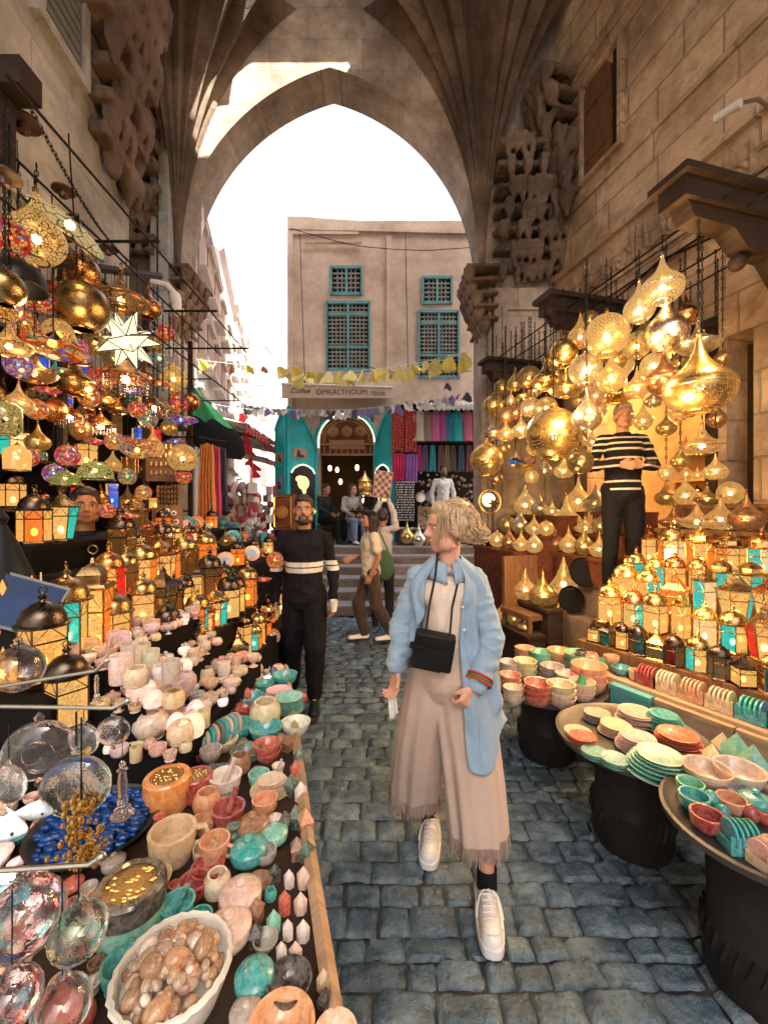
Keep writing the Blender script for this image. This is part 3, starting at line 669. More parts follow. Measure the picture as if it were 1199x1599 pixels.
def cafe_front():
    a, b, zt = fx(500), fx(583), fz(650); cx = (a + b) / 2; hw = (b - a) / 2; zs = zt - hw * .98
    root = thing('arched_doorway', 'arched cafe doorway with carved brown fanlight and glowing edge strip', 'doorway')
    f = MB(); zb = fz(708)
    arc = [(cx + hw * math.cos(t), zs + hw * .98 * math.sin(t)) for t in [PI * i / 20 for i in range(21)]]
    f.prism([(b, zb)] + arc + [(a, zb)], .05, Matrix.Translation((0, FY + .1, 0)))
    f.build('fanlight', [M_red], root)
    g = MB()
    for k in range(3):
        g.lathe([(.03, -.01), (.14, 0), (.10, .03), (.02, .045)], 8, (cx - .33 + .33 * k, FY + .09, zs + .27), T=Matrix.Rotation(PI / 2, 3, 'X'))
    g.bb(cx - .42, cx + .42, FY + .07, FY + .1, zs - .16, zs + .06)
    for rr in (.98, .86):
        g.tube([(cx + hw * rr * math.cos(t), FY + .09, zs + hw * .96 * rr * math.sin(t)) for t in [PI * i / 20 for i in range(21)]], .02, 6)
    for k in range(9): g.bb(cx - .56 + k * .14, cx - .53 + k * .14, FY + .06, FY + .1, zb, zb + .18)
    g.bb(cx - hw, cx + hw, FY + .05, FY + .1, zb - .05, zb); g.bb(cx - hw, cx + hw, FY + .05, FY + .1, zb + .2, zb + .24)
    g.build('carving', [simple('carved_relief', (.30, .16, .08), .5, .2, bump=.4, bscale=25)], root)
    l = MB(); l.tube([(cx - hw - .03, FY - .03, fz(700))] + [(cx - (hw + .03) * math.cos(t), FY - .03, zs + (hw + .03) * math.sin(t)) for t in [PI * i / 24 for i in range(25)]] + [(cx + hw + .03, FY - .03, fz(690))], .018, 6)
    l.build('light_strip', [M_led], root)
    sur = MB(); sur.tube([(cx - hw - .09, FY - .01, fz(760))] + [(cx - (hw + .09) * math.cos(t), FY - .01, zs + (hw + .09) * math.sin(t)) for t in [PI * i / 24 for i in range(25)]] + [(cx + hw + .09, FY - .01, fz(760))], .05, 6)
    sur.build('surround', [M_teal], root)
    # doors
    def leaf(desc, x0, x1, y0, y1, ztop, zlow, pics, flip, poster):
        t = thing('door_leaf', desc, 'door', group='turquoise cafe door leaves')
        L = math.hypot(x1 - x0, y1 - y0); t.location = (x0, y0, 0); t.rotation_euler = (0, 0, math.atan2(y1 - y0, x1 - x0))
        n = 14; hi, lo = ztop, zlow
        top = [(L * i / n, lo + (hi - lo) * (math.sin(PI / 2 * (i / n if not flip else 1 - i / n)) ** .8)) for i in range(n + 1)]
        d = MB(); d.prism([(0, .9)] + top[:1] + top[1:] + [(L, .9)], .05); d.build('panel', [M_teal], t)
        r = MB()
        r.bb(0, .06, -.03, 0, .92, lo - .02 if not flip else hi - .05); r.bb(L - .06, L, -.03, 0, .92, (hi if not flip else lo) - .05)
        for z in (1.35, 2.05, 2.62): r.bb(.06, L - .06, -.03, 0, z, z + .06)
        r.tube([(x, -.015, z - .03) for x, z in top], .035, 6)
        r.build('rail', [M_teal], t)
        for (px, pz, pw, ph, c) in pics:
            p = MB(); p.bb(px, px + pw, -.02, -.001, pz, pz + ph); fo = p.build('picture', [M_paint], t, smooth=0, color=c)
            q = MB(); q.lathe([(.0, 0), (.035, .02), (.05, .07), (.025, .1), (.035, .14), (.0, .17)], 8, (px + pw * .4, -.022, pz + .02), sy=.05); q.bb(px + pw * .25, px + pw * .8, -.023, -.0205, pz + .015, pz + ph * .35)
            q.build('photo_figure', [M_paint], fo, color=(.04, .03, .03))
        if poster:
            bxx = L * .5; p = MB(); W = L * .38; top2 = [(bxx - W, 1.15), (bxx + W, 1.15), (bxx + W, 2.5), (bxx + W * .8, 2.6), (bxx + W * .4, 2.67), (bxx, 2.7), (bxx - W * .4, 2.67), (bxx - W * .8, 2.6), (bxx - W, 2.5)]
            p.prism(top2, .03, Matrix.Translation((0, -.06, 0))); sg = p.build('sign_panel', [simple('sign_black', (.02, .015, .02), .3)], t)
            q = MB(); q.tube([(x, -.065, z) for x, z in top2[2:]], .016, 6); q.build('light_strip', [M_led], sg)
            q = MB(); q.ball((bxx, -.07, 2.27), (.14, .012, .16), 14, 8); q.ball((bxx - .07, -.07, 2.36), (.12, .012, .08), 12, 8); q.ball((bxx + .02, -.07, 2.1), (.05, .012, .08)); q.build('gold_emblem', [simple('gold_emblem', (.5, .36, .08), .5, emit=(1, .75, .2, .25))], sg)
            gm = simple('gold_lettering', (.8, .6, .2), .4, emit=(1, .75, .25, .5))
            if desc.startswith('turquoise'):
                text('Om', .24, sg, (bxx, -.064, 1.86), gm, shear=.3); text('Kalthoum', .15, sg, (bxx, -.064, 1.62), gm, shear=.3); text('Re', .13, sg, (bxx - .1, -.064, 1.3), M_white)
            else: text('Om', .18, sg, (bxx, -.064, 1.9), gm, shear=.3)
    leaf('narrow outer turquoise door leaf hung with three framed photographs', fx(432) + .05, fx(455), FY - .25, FY - .5, fz(648), fz(675), [(.06, 2.75, .24, .22, (.6, .3, .2)), (.07, 2.12, .2, .3, (.35, .2, .45)), (.07, 1.5, .2, .32, (.12, .12, .12))], False, False)
    leaf('turquoise door leaf with black sign panel and gold head emblem', fx(456), fx(497), FY - .5, FY - .1, fz(643), fz(705), [(.15, 2.85, .32, .22, (.6, .33, .22))], True, True)
    leaf('right turquoise door leaf with a small gold emblem panel', fx(586), fx(614), FY - .1, FY - .5, fz(643), fz(705), [], False, True)
    # signboard awning
    t = thing('cafe_signboard', 'long beige cafe signboard awning lettered Coffee and OMKALTHOUM', 'signboard')
    m = MB(); S9 = (FY - .9) / FY; fz_ = fz; fzb = lambda v: CZ + (fz_(v) - CZ) * S9; fxb = lambda u: fx(u) * S9; x0, x1 = fxb(440), fxb(614); m.prism([(x0, fzb(622)), (x1, fzb(622)), (x1, fzb(606)), (x0, fzb(600))], .04, Matrix.Translation((0, FY - .9, .0)))
    m.build('board', [simple('beige_board', (.62, .50, .43), .7)], t, smooth=0)
    m = MB(); m.add([(x0, FY - .9, fzb(600)), (x1, FY - .9, fzb(606)), (x1, FY - .001, fzb(602) + .12), (x0, FY - .001, fzb(596) + .12)], [(0, 1, 2, 3)]); m.tube([(x0, FY - .91, fzb(600)), (x1, FY - .91, fzb(606))], .03, 6); m.build('awning_roof', [M_canopyc], t)
    lm = simple('brown_lettering', (.10, .04, .02), .6)
    text('OMKALTHOUM', .16, t, (fxb(534), FY - .905, fzb(613)), lm); text('Coffee', .16, t, (fxb(469), FY - .905, fzb(611)), lm, shear=.3); text('Youth', .13, t, (fxb(590), FY - .905, fzb(615)), lm, shear=.3)
    # shop awning
    t = thing('shop_awning', 'scalloped white corrugated awning over the clothes shop', 'awning')
    m = MB(); x0, x1 = fx(646), 3.4
    def fn(u, v): 
        x = x0 + (x1 - x0) * u; zz = fz(628) - v * .3; return (x, FY - v * .9, zz + .02 * math.sin(u * 160))
    m.grid(fn, 160, 3)
    m.grid(lambda u, v: (x0 + (x1 - x0) * u, FY - .9, fz(628) - .3 - v * (.09 + .03 * abs(math.sin(u * 60))) + .02 * math.sin(u * 160)), 160, 1)
    m.build('sheet', [M_canopyc], t)
cafe_front()

# ---- bright alley buildings on the left
def alley():
    def b(i, y0, y1, h, desc, col, nwin):
        x = lambda y: -3.5 - .26 * (y - 8)
        t = thing('alley_building', desc, 'building', group='pale buildings along the sunny alley')
        m = MB(); vs = [(x(y0), y0, 0), (x(y1), y1, 0), (x(y1) - 5, y1, 0), (x(y0) - 5, y0, 0)]; vs += [(a, c, h) for a, c, _ in vs]
        m.add(vs, [(0, 1, 5, 4), (1, 2, 6, 5), (2, 3, 7, 6), (3, 0, 4, 7), (4, 5, 6, 7)]); m.build('wall', [col], t, smooth=0)
        r = MB(); r.tube([(x(y0), y0, h), (x(y1), y1, h)], .12, 4); r.build('cornice', [M_pale], t)
        rn = random.Random(i)
        for k in range(nwin):
            yy = y0 + (y1 - y0) * (k % 3 + .5) / 3; zz = 2.9 + 1.6 * (k // 3)
            if zz + 1 > h: continue
            f = MB(); T = frame3((x(yy), yy, zz), Vector((-.252, .968, 0)), Vector((.968, .252, 0))); f.M = T
            f.bb(-.35, .35, 0, .03, 0, .95); fo = f.build('window', [simple('beige_shutter', (.45, .27, .17), .7)], t, smooth=0)
            f = MB(); f.M = T; f.bb(-.42, .42, 0, .18, -.1, -.02); f.build('sill', [M_pale], fo, smooth=0); f = MB(); f.M = T; f.bb(-.4, .4, 0, .1, .97, 1.05); f.build('lintel', [M_pale], fo, smooth=0)
    b(1, 7.4, 10.5, 7.2, 'nearest tall pale alley house with beige shutters', M_pale, 9)
    b(2, 10.5, 14.5, 8.3, 'second pale alley house with three storeys of shutters', M_pale, 12)
    b(3, 14.5, 20, 8.9, 'third pale alley house rising above its neighbours', M_pale, 12)
    b(4, 20, 30, 10.2, 'farthest pale alley house beside the stone tower', M_pale, 12)
    t = thing('stone_tower', 'pale square tower with niches at the end of the alley', 'tower', loc=(0, 0, 0))
    p = P(397, 800, 36); m = MB(); m.bb(p.x - .95, p.x + .95, 36, 38, 0, 16.0); m.bb(p.x - 1.05, p.x + 1.05, 35.9, 38.1, 12.6, 12.8); m.bb(p.x - 1.05, p.x + 1.05, 35.9, 38.1, 16, 16.25); m.build('shaft', [M_pale], t, smooth=0)
    for z, ww, hh in ((14.3, .25, .5), (10.5, .35, 1.5), (7, .3, 1.4), (4, .4, 1.6)):
        n = MB(); n.bb(p.x - ww, p.x + ww, 35.96, 36, z, z + hh); n.build('window', [simple('shadow_pane', (.12, .11, .11), .7)], t, smooth=0)
    for d, u0, u1, v0, Y in (('cream house block right of the stone tower', 414, 440, 566, 30), ('low pale block in front of the stone tower', 400, 436, 620, 22)):
        t = thing('alley_building', d, 'building'); a, c = P(u0, v0, Y), P(u1, v0, Y)
        m = MB(); m.bb(a.x, c.x, Y, Y + 4, 0, a.z); m.build('wall', [M_pale], t, smooth=0)
        for k in range(3):
            n = MB(); n.bb(a.x + .25, a.x + .6, Y - .03, Y, 3 + k * 1.7, 4 + k * 1.7); n.build('window', [simple('shadow_pane', (.12, .11, .11), .7)], t, smooth=0)
alley()
# ================================================================ LAMPS AND STANDS
rnd = random.Random(11)
AMB = (1, .50, .12); CRM = (1, .54, .15); ORG = (1, .24, .03); TEA = (.05, .62, .5); BLU = (.02, .12, .75); REDC = (.85, .03, .02); GRN = (.1, .5, .2); WHT = (1, .66, .30); PNK = (.8, .1, .3)
CN = {AMB: 'amber', CRM: 'cream', ORG: 'orange', TEA: 'teal', BLU: 'blue', REDC: 'red', GRN: 'green', WHT: 'milky', PNK: 'pink'}
GOLD = (.86, .58, .20); BRZ = (.50, .24, .10); SIL = (.78, .68, .54); ANT = (.42, .29, .13); COP = (.66, .30, .14)
FN = {GOLD: 'golden', BRZ: 'bronze', SIL: 'silvery', ANT: 'antique', COP: 'copper'}
def sphere_prof(a0, a1, n=14, r=1): return [(r * math.cos(R(a0 + (a1 - a0) * i / n)), r * math.sin(R(a0 + (a1 - a0) * i / n))) for i in range(n + 1)]
SH = {
 'globe': (sphere_prof(-66, 80, 16), .42, -.92),
 'teardrop': ([(.42, -.9), (.62, -.78), (.84, -.55), (.97, -.28), (1, 0), (.95, .22), (.82, .45), (.64, .66), (.46, .86), (.32, 1.06), (.21, 1.28), (.13, 1.52), (.07, 1.8)], .42, -.9),
 'onion': ([(.46, -.84), (.68, -.76), (.88, -.6), (1.02, -.38), (1.08, -.12), (1.07, .08), (.98, .24), (.82, .4), (.62, .56), (.45, .73), (.31, .92), (.2, 1.15), (.13, 1.38), (.07, 1.65)], .46, -.84),
 'saucer': ([(.36, -.52), (.62, -.46), (.88, -.34), (1.08, -.15), (1.14, -.02), (1.08, .08), (.86, .2), (.6, .32), (.4, .48), (.26, .7), (.15, .95), (.08, 1.2)], .36, -.52),
}
CACHE = {}
def lamp_meshes(shape, pat):
    k = (shape, pat)
    if k in CACHE: return CACHE[k]
    prof, rr, rz = SH[shape]
    a = MB().lathe(prof, 30).mesh('shade', [{'dots': M_dots, 'lace': M_lace, 'scale': M_scale, 'plain': M_brassO}[pat]], 80)
    m = MB(); m.lathe([(rr - .05, rz), (rr + .01, rz - .05), (rr + .04, rz), (rr + .01, rz + .04), (rr - .05, rz)], 24)
    rim = m.mesh('rim', [M_brassO], 60)
    m = MB(); tz = prof[-1][1]; tr = prof[-1][0]
    m.lathe([(tr + .02, tz - .03), (tr + .05, tz), (tr + .01, tz + .05), (.05, tz + .08), (.09, tz + .14), (.05, tz + .2), (.02, tz + .22)], 12)
    if shape in ('onion', 'saucer'): q = max(p[0] for p in prof); m.lathe([(q - .01, -.08), (q + .012, -.06), (q + .012, -.03), (q - .01, -.01)], 30)
    m.tube([(.05 * math.cos(t), 0, tz + .27 + .06 * math.sin(t)) for t in [2 * PI * i / 10 for i in range(10)]], .015, 5, closed=True)
    cap = m.mesh('finial', [M_brassO], 60)
    b = MB().ball((0, 0, -.05), .17, 10, 7).mesh('bulb', [M_bulb], 80)
    CACHE[k] = (a, rim, cap, b, tz + .3); return CACHE[k]
def chain_to(t, r, z0, ztop, sc):
    h = ztop - z0
    if h < .03: return
    m = MB(); m.tube([(0, 0, z0 / sc), (.0, 0, ztop / sc)], .0022 / sc, 5)
    n = min(60, int(h / .035))
    for i in range(n):
        z = (z0 + h * (i + .5) / n) / sc; a = i % 2
        m.tube([((.009 * math.cos(q) / sc) * (1 - a), (.009 * math.cos(q) / sc) * a, z + .016 * math.sin(q) / sc) for q in [2 * PI * j / 6 for j in range(6)]], .0025 / sc, 4, closed=True)
    m.build('chain', [M_black], t)
SIZEW = lambda r: 'tiny' if r < .06 else 'small' if r < .085 else 'mid-sized' if r < .14 else 'large' if r < .19 else 'very large'
PATW = {'dots': 'dot-pierced', 'lace': 'filigree', 'scale': 'scale-engraved', 'plain': 'polished'}
def pendant(shape, pat, fin, loc, r, ztop=None, group='pendant lamps in the right cluster', area='in the right hanging cluster', lit=True, noun='pendant lamp', tilt=0, rimc=None):
    a, rim, cap, b, top = lamp_meshes(shape, pat)
    fn = [k for k in FN if k == fin][0]
    t = thing('pendant_lamp' if ztop else 'standing_lamp', '%s %s %s %s %s' % (SIZEW(r), FN[fn], PATW[pat], shape, noun), 'lamp', loc, rnd.uniform(0, 6), group, area, sc=r)
    jit = rnd.uniform(.85, 1.15); c = tuple(min(1, x * jit) for x in fin)
    obj('shade', a, t, color=c); obj('rim', rim, t, color=c); obj('finial', cap, t, color=c)
    if lit: obj('bulb', b, t)
    if ztop: chain_to(t, r, top * r, ztop - loc[2], r)
    if tilt: t.rotation_euler = (R(tilt), 0, t.rotation_euler[2])
    return t
# canopy brackets and rail on the right wall
def bracket(s, z, L, desc):
    t = thing('wooden_bracket', desc, 'bracket', group='dark wooden canopy brackets'); t.matrix_world = frame3(RW(s, 0, z), RD, RN)
    m = MB(); m.bb(-.09, .09, 0, L, 0, .12); m.bb(-.13, .13, -.0, L + .04, .12, .16); m.build('beam', [M_dark], t, smooth=0)
    m = MB(); pts = [(0, 0), (L - .05, 0), (L - .1, -.09), (L * .7, -.1), (L * .62, -.2), (L * .45, -.22), (L * .36, -.36), (L * .2, -.4), (L * .14, -.55), (0, -.62)]
    T = Matrix(((0, 1, 0, 0), (1, 0, 0, 0), (0, 0, 1, 0), (0, 0, 0, 1))); m.prism(pts, .12, Matrix.Translation((-.06, 0, 0)) @ T)
    m.ball((0, L * .2, -.5), .07, 10, 6); m.ball((0, L * .62, -.27), .05, 10, 6); m.build('scrolled_corbel', [M_dark], t)
bracket(2.89, 3.42, 1.35, 'big dark scrolled wooden bracket above the topmost lamp')
bracket(1.56, 3.4, 1.26, 'middle dark wooden bracket among the hanging lamps')
bracket(.12, 3.35, 1.08, 'farthest dark wooden bracket beside the right pier')
t = thing('lamp_rail', 'long dark rail carrying the hanging lamps on the right', 'rail')
m = MB()
for n in (.35, .62, .88, 1.08): m.tube([RW(.3, n, 3.42), RW(3.6, n, 3.44)], .007, 6)
m.build('bar', [M_black], t)
PL = [ # u v w shape pattern finish depth offset
 (1034, 448, 62, 'onion', 'scale', SIL, 2.75), (947, 524, 66, 'globe', 'scale', GOLD, 3.0), (998, 482, 46, 'teardrop', 'scale', SIL, 2.9), (1040, 520, 64, 'teardrop', 'plain', SIL, 2.8), (906, 526, 38, 'teardrop', 'lace', COP, 3.4),
 (880, 552, 44, 'globe', 'plain', GOLD, 3.4), (914, 578, 50, 'globe', 'lace', SIL, 3.2), (994, 540, 42, 'globe', 'lace', GOLD, 3.1), (1090, 538, 60, 'saucer', 'dots', SIL, 2.75), (1091, 604, 100, 'onion', 'dots', GOLD, 2.45),
 (826, 590, 36, 'globe', 'dots', BRZ, 3.9), (851, 594, 40, 'onion', 'plain', GOLD, 3.7), (884, 608, 52, 'saucer', 'dots', GOLD, 3.45), (954, 592, 44, 'teardrop', 'scale', GOLD, 3.1), (994, 606, 38, 'onion', 'lace', GOLD, 3.0),
 (1036, 592, 54, 'onion', 'dots', COP, 2.9), (784, 606, 25, 'globe', 'dots', BRZ, 4.5), (805, 599, 26, 'teardrop', 'dots', GOLD, 4.2), (770, 634, 32, 'globe', 'dots', GOLD, 4.4), (798, 626, 24, 'saucer', 'lace', COP, 4.2),
 (818, 619, 22, 'saucer', 'dots', GOLD, 4.0), (829, 637, 32, 'globe', 'lace', ANT, 3.9), (853, 637, 34, 'globe', 'lace', ANT, 3.8), (789, 650, 27, 'globe', 'dots', COP, 4.1), (806, 645, 22, 'globe', 'dots', BRZ, 4.1),
 (770, 676, 29, 'onion', 'dots', SIL, 4.3), (790, 678, 28, 'onion', 'lace', GOLD, 4.1), (814, 672, 30, 'onion', 'lace', SIL, 4.0), (864, 678, 82, 'globe', 'dots', GOLD, 3.3), (916, 652, 46, 'teardrop', 'dots', SIL, 3.0),
 (962, 618, 50, 'saucer', 'plain', GOLD, 3.9), (760, 718, 52, 'globe', 'dots', GOLD, 4.2), (775, 748, 22, 'globe', 'dots', BRZ, 4.3), (906, 722, 40, 'globe', 'dots', ANT, 3.5), (1004, 657, 30, 'teardrop', 'lace', GOLD, 3.4),
 (1020, 626, 26, 'onion', 'dots', SIL, 3.2), (1022, 572, 42, 'globe', 'scale', SIL, 3.1), (962, 562, 34, 'globe', 'dots', GOLD, 3.3), (925, 690, 30, 'saucer', 'lace', COP, 3.9), (1117, 736, 34, 'onion', 'lace', WHT, 2.9),
 (930, 618, 30, 'globe', 'lace', BRZ, 3.5), (1070, 492, 36, 'teardrop', 'plain', BRZ, 2.9), (1062, 640, 34, 'globe', 'lace', GOLD, 3.0), (835, 700, 26, 'teardrop', 'lace', GOLD, 4.0), 
 (1096, 696, 58, 'saucer', 'lace', BRZ, 2.7), (1040, 668, 30, 'onion', 'dots', GOLD, 3.3), (1120, 655, 28, 'teardrop', 'dots', COP, 3.0), (972, 510, 30, 'globe', 'dots', BRZ, 3.5), (860, 562, 28, 'teardrop', 'dots', ANT, 3.9), (842, 648, 24, 'onion', 'dots', GOLD, 4.2),
 (895, 590, 30, 'globe', 'lace', GOLD, 3.9), (925, 560, 34, 'onion', 'dots', GOLD, 3.6), (972, 570, 34, 'globe', 'scale', COP, 3.5), (1012, 520, 34, 'globe', 'dots', GOLD, 3.4), (1060, 566, 34, 'onion', 'dots', GOLD, 3.3), (1005, 590, 28, 'globe', 'lace', SIL, 3.5), (905, 625, 26, 'teardrop', 'dots', GOLD, 3.9), (935, 640, 26, 'globe', 'lace', BRZ, 4.0), (880, 735, 30, 'onion', 'lace', GOLD, 4.0), (850, 735, 24, 'teardrop', 'dots', SIL, 4.2), (830, 745, 22, 'globe', 'lace', GOLD, 4.3), (900, 690, 26, 'globe', 'dots', GOLD, 4.0), (1050, 610, 26, 'onion', 'lace', GOLD, 3.4), (1078, 640, 24, 'globe', 'dots', GOLD, 3.3), (1128, 560, 24, 'globe', 'dots', BRZ, 2.9), (920, 500, 28, 'globe', 'dots', BRZ, 3.5), (868, 585, 26, 'globe', 'dots', GOLD, 4.1), (835, 610, 22, 'teardrop', 'lace', GOLD, 4.3), (786, 700, 22, 'globe', 'dots', GOLD, 4.5), (805, 720, 22, 'onion', 'lace', COP, 4.4), (1062, 720, 28, 'onion', 'dots', GOLD, 3.1), (1040, 740, 24, 'globe', 'lace', GOLD, 3.3)]
FN[WHT] = 'pale white'
for u, v, wd, sh, pt, fi, Y in PL:
    if not wd: continue
    p = P(u, v, Y); pendant(sh, pt, fi, p, wd / F * Y / 2 / (1.08 if sh != 'globe' and sh != 'teardrop' else 1) * .98, 3.43)
# star disc lamp and stained band lamp
t = thing('disc_lamp', 'round brass disc lamp with dark star cut-out', 'lamp', P(765, 784, 4.3), R(10), 'pendant lamps in the right cluster')
m = MB(); m.tube([(.12 * math.cos(a), 0, .12 * math.sin(a)) for a in [2 * PI * i / 24 for i in range(24)]], .012, 6, closed=True); m.build('ring', [M_gold], t)
m = MB(); m.ball((0, .03, .02), (.07, .05, .07)); m.build('bulb', [simple('amber_globe', (1, .7, .3), .4, emit=(1, .6, .2, 1.2))], t)
m = MB(); m.prism([((.07 if i % 2 else .03) * math.sin(PI * i / 6), (.07 if i % 2 else .03) * math.cos(PI * i / 6) - .02) for i in range(12)], .008, Matrix.Translation((.02, -.05, 0))); m.build('star', [M_dark], t)
t = thing('hanging_bowl_lamp', 'bowl lamp with a green and amber glass band on chains', 'lamp', P(816, 722, 4.0), 0, 'pendant lamps in the right cluster')
m = MB(); m.lathe([(.02, -.07), (.09, -.055), (.12, -.03)], 20); m.build('bowl', [M_brassO], t, color=GOLD)
m = MB(); m.lathe([(.12, -.03), (.125, .03)], 20); m.build('glass_band', [M_mosaic], t, color=GRN)
m = MB()
for a in range(3): m.tube([(.12 * math.cos(a * 2.1), .12 * math.sin(a * 2.1), .03), (0, 0, .5)], .003, 4)
m.tube([(0, 0, .5), (0, 0, 1.3)], .003, 4); m.build('chain', [M_black], t)

# ---- shop niche behind the opening
def shop():
    root = thing('lamp_shop', 'glowing lamp shop recess in the right wall behind the man', 'shop'); root.matrix_world = MR
    mt = stone('shop_plaster', (.35, .20, .08), (.5, .32, .14), (.6, .42, .2), brick=False, bmp=.3)
    m = MB(); m.bb(.2, 2.5, -2.0, -1.9, .5, 3.6); m.bb(.1, .2, -2.0, -.45, .5, 3.6); m.bb(2.5, 2.6, -2.0, -.45, .5, 3.6); m.bb(.1, 2.6, -2, -.45, 3.4, 3.6); m.bb(.1, 2.6, -2, -.45, .6, .885); m.build('room_wall', [mt], root, smooth=0)
    g = MB(); g.bb(.35, 2.3, -1.9, -1.65, 1.3, 1.33); g.bb(.35, 2.3, -1.9, -1.65, 1.65, 1.68); g.bb(.35, 2.3, -1.9, -1.65, 2.0, 2.03); g.bb(.35, 2.3, -1.9, -1.65, 2.35, 2.38); g.build('shelf', [M_board], root, smooth=0)
    m = MB(); m.bb(.45, .53, -.08, .04, .89, 3.25); m.bb(2.07, 2.15, -.08, .04, .89, 3.25); m.bb(.45, 2.15, -.08, .05, 3.17, 3.25); m.build('wooden_frame', [M_dark], root, smooth=0)
    m = MB(); m.bb(2.24, 2.40, -.25, -.2, .0, 3.0); m.build('door', [M_dark], root, smooth=0)
shop()
# ---- lanterns
def lantern_meshes(n, rb, rt, h, dome):
    k = ('L', n, rb, rt, h, dome)
    if k in CACHE: return CACHE[k]
    m = MB(); off = PI / n
    def corner(i, z): 
        r = rb + (rt - rb) * z / h; a = 2 * PI * i / n + off; return Vector((r * math.cos(a), r * math.sin(a), z))
    for i in range(n):
        m.tube([corner(i, 0), corner(i, h)], .022, 4)
        for z in (0, h * .72, h): m.tube([corner(i, z), corner(i + 1, z)], .02, 4)
        a, b = corner(i, h * .72), corner(i + 1, h * .72); mid = (corner(i, h) + corner(i + 1, h)) / 2
        m.tube([a, a.lerp(mid, .6) + (mid - a) * .0, mid, b.lerp(mid, .6), b], .011, 4)
    m.lathe([(rb * 1.12, -.09), (rb * 1.12, -.04), (rb * 1.02, 0), (.01, 0)], n, rot=off, cap=False)
    for i in range(n): m.ball(corner(i, 0) * 1.0 + Vector((0, 0, -.1)), .035, 6, 4)
    fr = m.mesh('frame', [M_brassO], 30)
    q = MB(); a, b, c, d = corner(0, .01), corner(1, .01), corner(1, h), corner(0, h); s = .985
    for p in (a, b, c, d): p.x *= s; p.y *= s
    q.add([a, b, c, d], [(0, 1, 2, 3)]); pane = q.mesh('pane', [M_pane], 0); q2 = q.mesh('pane', [M_paned], 0)
    m = MB(); 
    if dome == 'dome': m.lathe([(rt * 1.1, h), (rt * 1.12, h + .05), (rt * .95, h + .07), (rt * .93, h + .2), (rt * .75, h + .36), (rt * .45, h + .47), (.08, h + .52), (.06, h + .56), (.10, h + .62), (.04, h + .68), (.02, h + .74)], 16)
    elif dome == 'cone': m.lathe([(rt * 1.12, h), (rt * 1.12, h + .04), (rt * .6, h + .22), (rt * .5, h + .3), (.14, h + .42), (.1, h + .5), (.12, h + .55), (.03, h + .66)], n, rot=off)
    else: m.lathe([(rt * 1.08, h), (rt * 1.15, h + .05), (rt * 1.05, h + .1), (rt * .72, h + .12), (rt * .7, h + .26), (rt * .78, h + .28), (rt * .5, h + .42), (.05, h + .5), (.03, h + .6)], n, rot=off)
    m.tube([(.08 * math.cos(t), 0, h + .76 + .08 * math.sin(t)) for t in [2 * PI * i / 12 for i in range(12)]], .014, 5, closed=True)
    roof = m.mesh('lantern_roof', [M_brassO], 35)
    b = MB().ball((0, 0, h * .3), (.09, .09, .13), 8, 6).mesh('bulb', [M_bulb], 80)
    CACHE[k] = (fr, pane, q2, roof, b); return CACHE[k]
LK = {'square': (4, .46, .46, 1.15, 'dome', 'square'), 'hex': (6, .46, .46, 1.0, 'dome', 'hexagonal'), 'flare': (6, .34, .52, 1.1, 'cone', 'flared'), 'cube': (4, .5, .5, .8, 'cone', 'squat'), 'tall': (4, .38, .38, 1.5, 'tier', 'tall'), 'octo': (8, .44, .5, .95, 'tier', 'eight-sided')}
def lantern(kind, cols, fin, loc, w, group, area, lit=True, ztop=None, rz=None, tilt=0):
    n, rb, rt, h, dm, word = LK[kind]; fr, pane, pd, roof, b = lantern_meshes(n, rb, rt, h, dm)
    names = [CN[c] for c in dict.fromkeys(cols)]
    gl = names[0] if len(names) == 1 else names[0] + ' and ' + names[1]
    t = thing('glass_lantern', ('lit ' if lit else 'unlit ') + '%s %s lantern with %s panes' % (FN.get(fin, 'dark'), word, gl), 'lantern', loc, rnd.uniform(0, 6) if rz is None else rz, group, area, sc=w)
    obj('frame', fr, t, color=fin); obj('lantern_roof', roof, t, color=fin)
    for i in range(n):
        o = obj('pane', pane if lit else pd, t, rz=2 * PI * i / n, color=cols[i % len(cols)])
    if lit: obj('bulb', b, t)
    if ztop: chain_to(t, w, (h + .84) * w, ztop - loc[2], w)
    return t
DK = (.10, .075, .06); FN[DK] = 'dark iron'
# right stand: five stepped tiers
TO = Vector((1.39, 2.87, 0)); TU = Vector((.484, -.875, 0)).normalized(); TV = Vector((.875, .484, 0)).normalized()
def TW(s, n, z): return TO + TU * s + TV * n + Vector((0, 0, z))
t = thing('stepped_stand', 'stepped wooden display stand loaded with glowing lanterns on the right', 'stand'); t.matrix_world = frame3(TO, TU, TV)
tn = [.07, .22, .38, .54, .70, .95]; tz = [.68, .80, .92, 1.05, 1.18]
for i in range(5):
    m = MB(); m.bb(-.12, 2.4, tn[i] + (.003 if i else 0), tn[i + 1] if i < 4 else 1.0, tz[i] - .025, tz[i]); m.bb(-.12, 2.4, tn[i], tn[i] + .02, tz[i] - .12 if i else .2, tz[i] - .026); m.build('tier', [M_brown], t, smooth=0)
m = MB(); m.bb(-.12, 2.4, -.10, .069, .42, .565); m.build('ledge', [M_board], t, smooth=0)
m = MB(); m.bb(-.1, 2.3, -.02, .9, 0, .42); m.build('skirt', [M_blackcloth], t, smooth=0)
rowname = ['on right tier one', 'on right tier two', 'on right tier three', 'on right tier four', 'on right top tier']
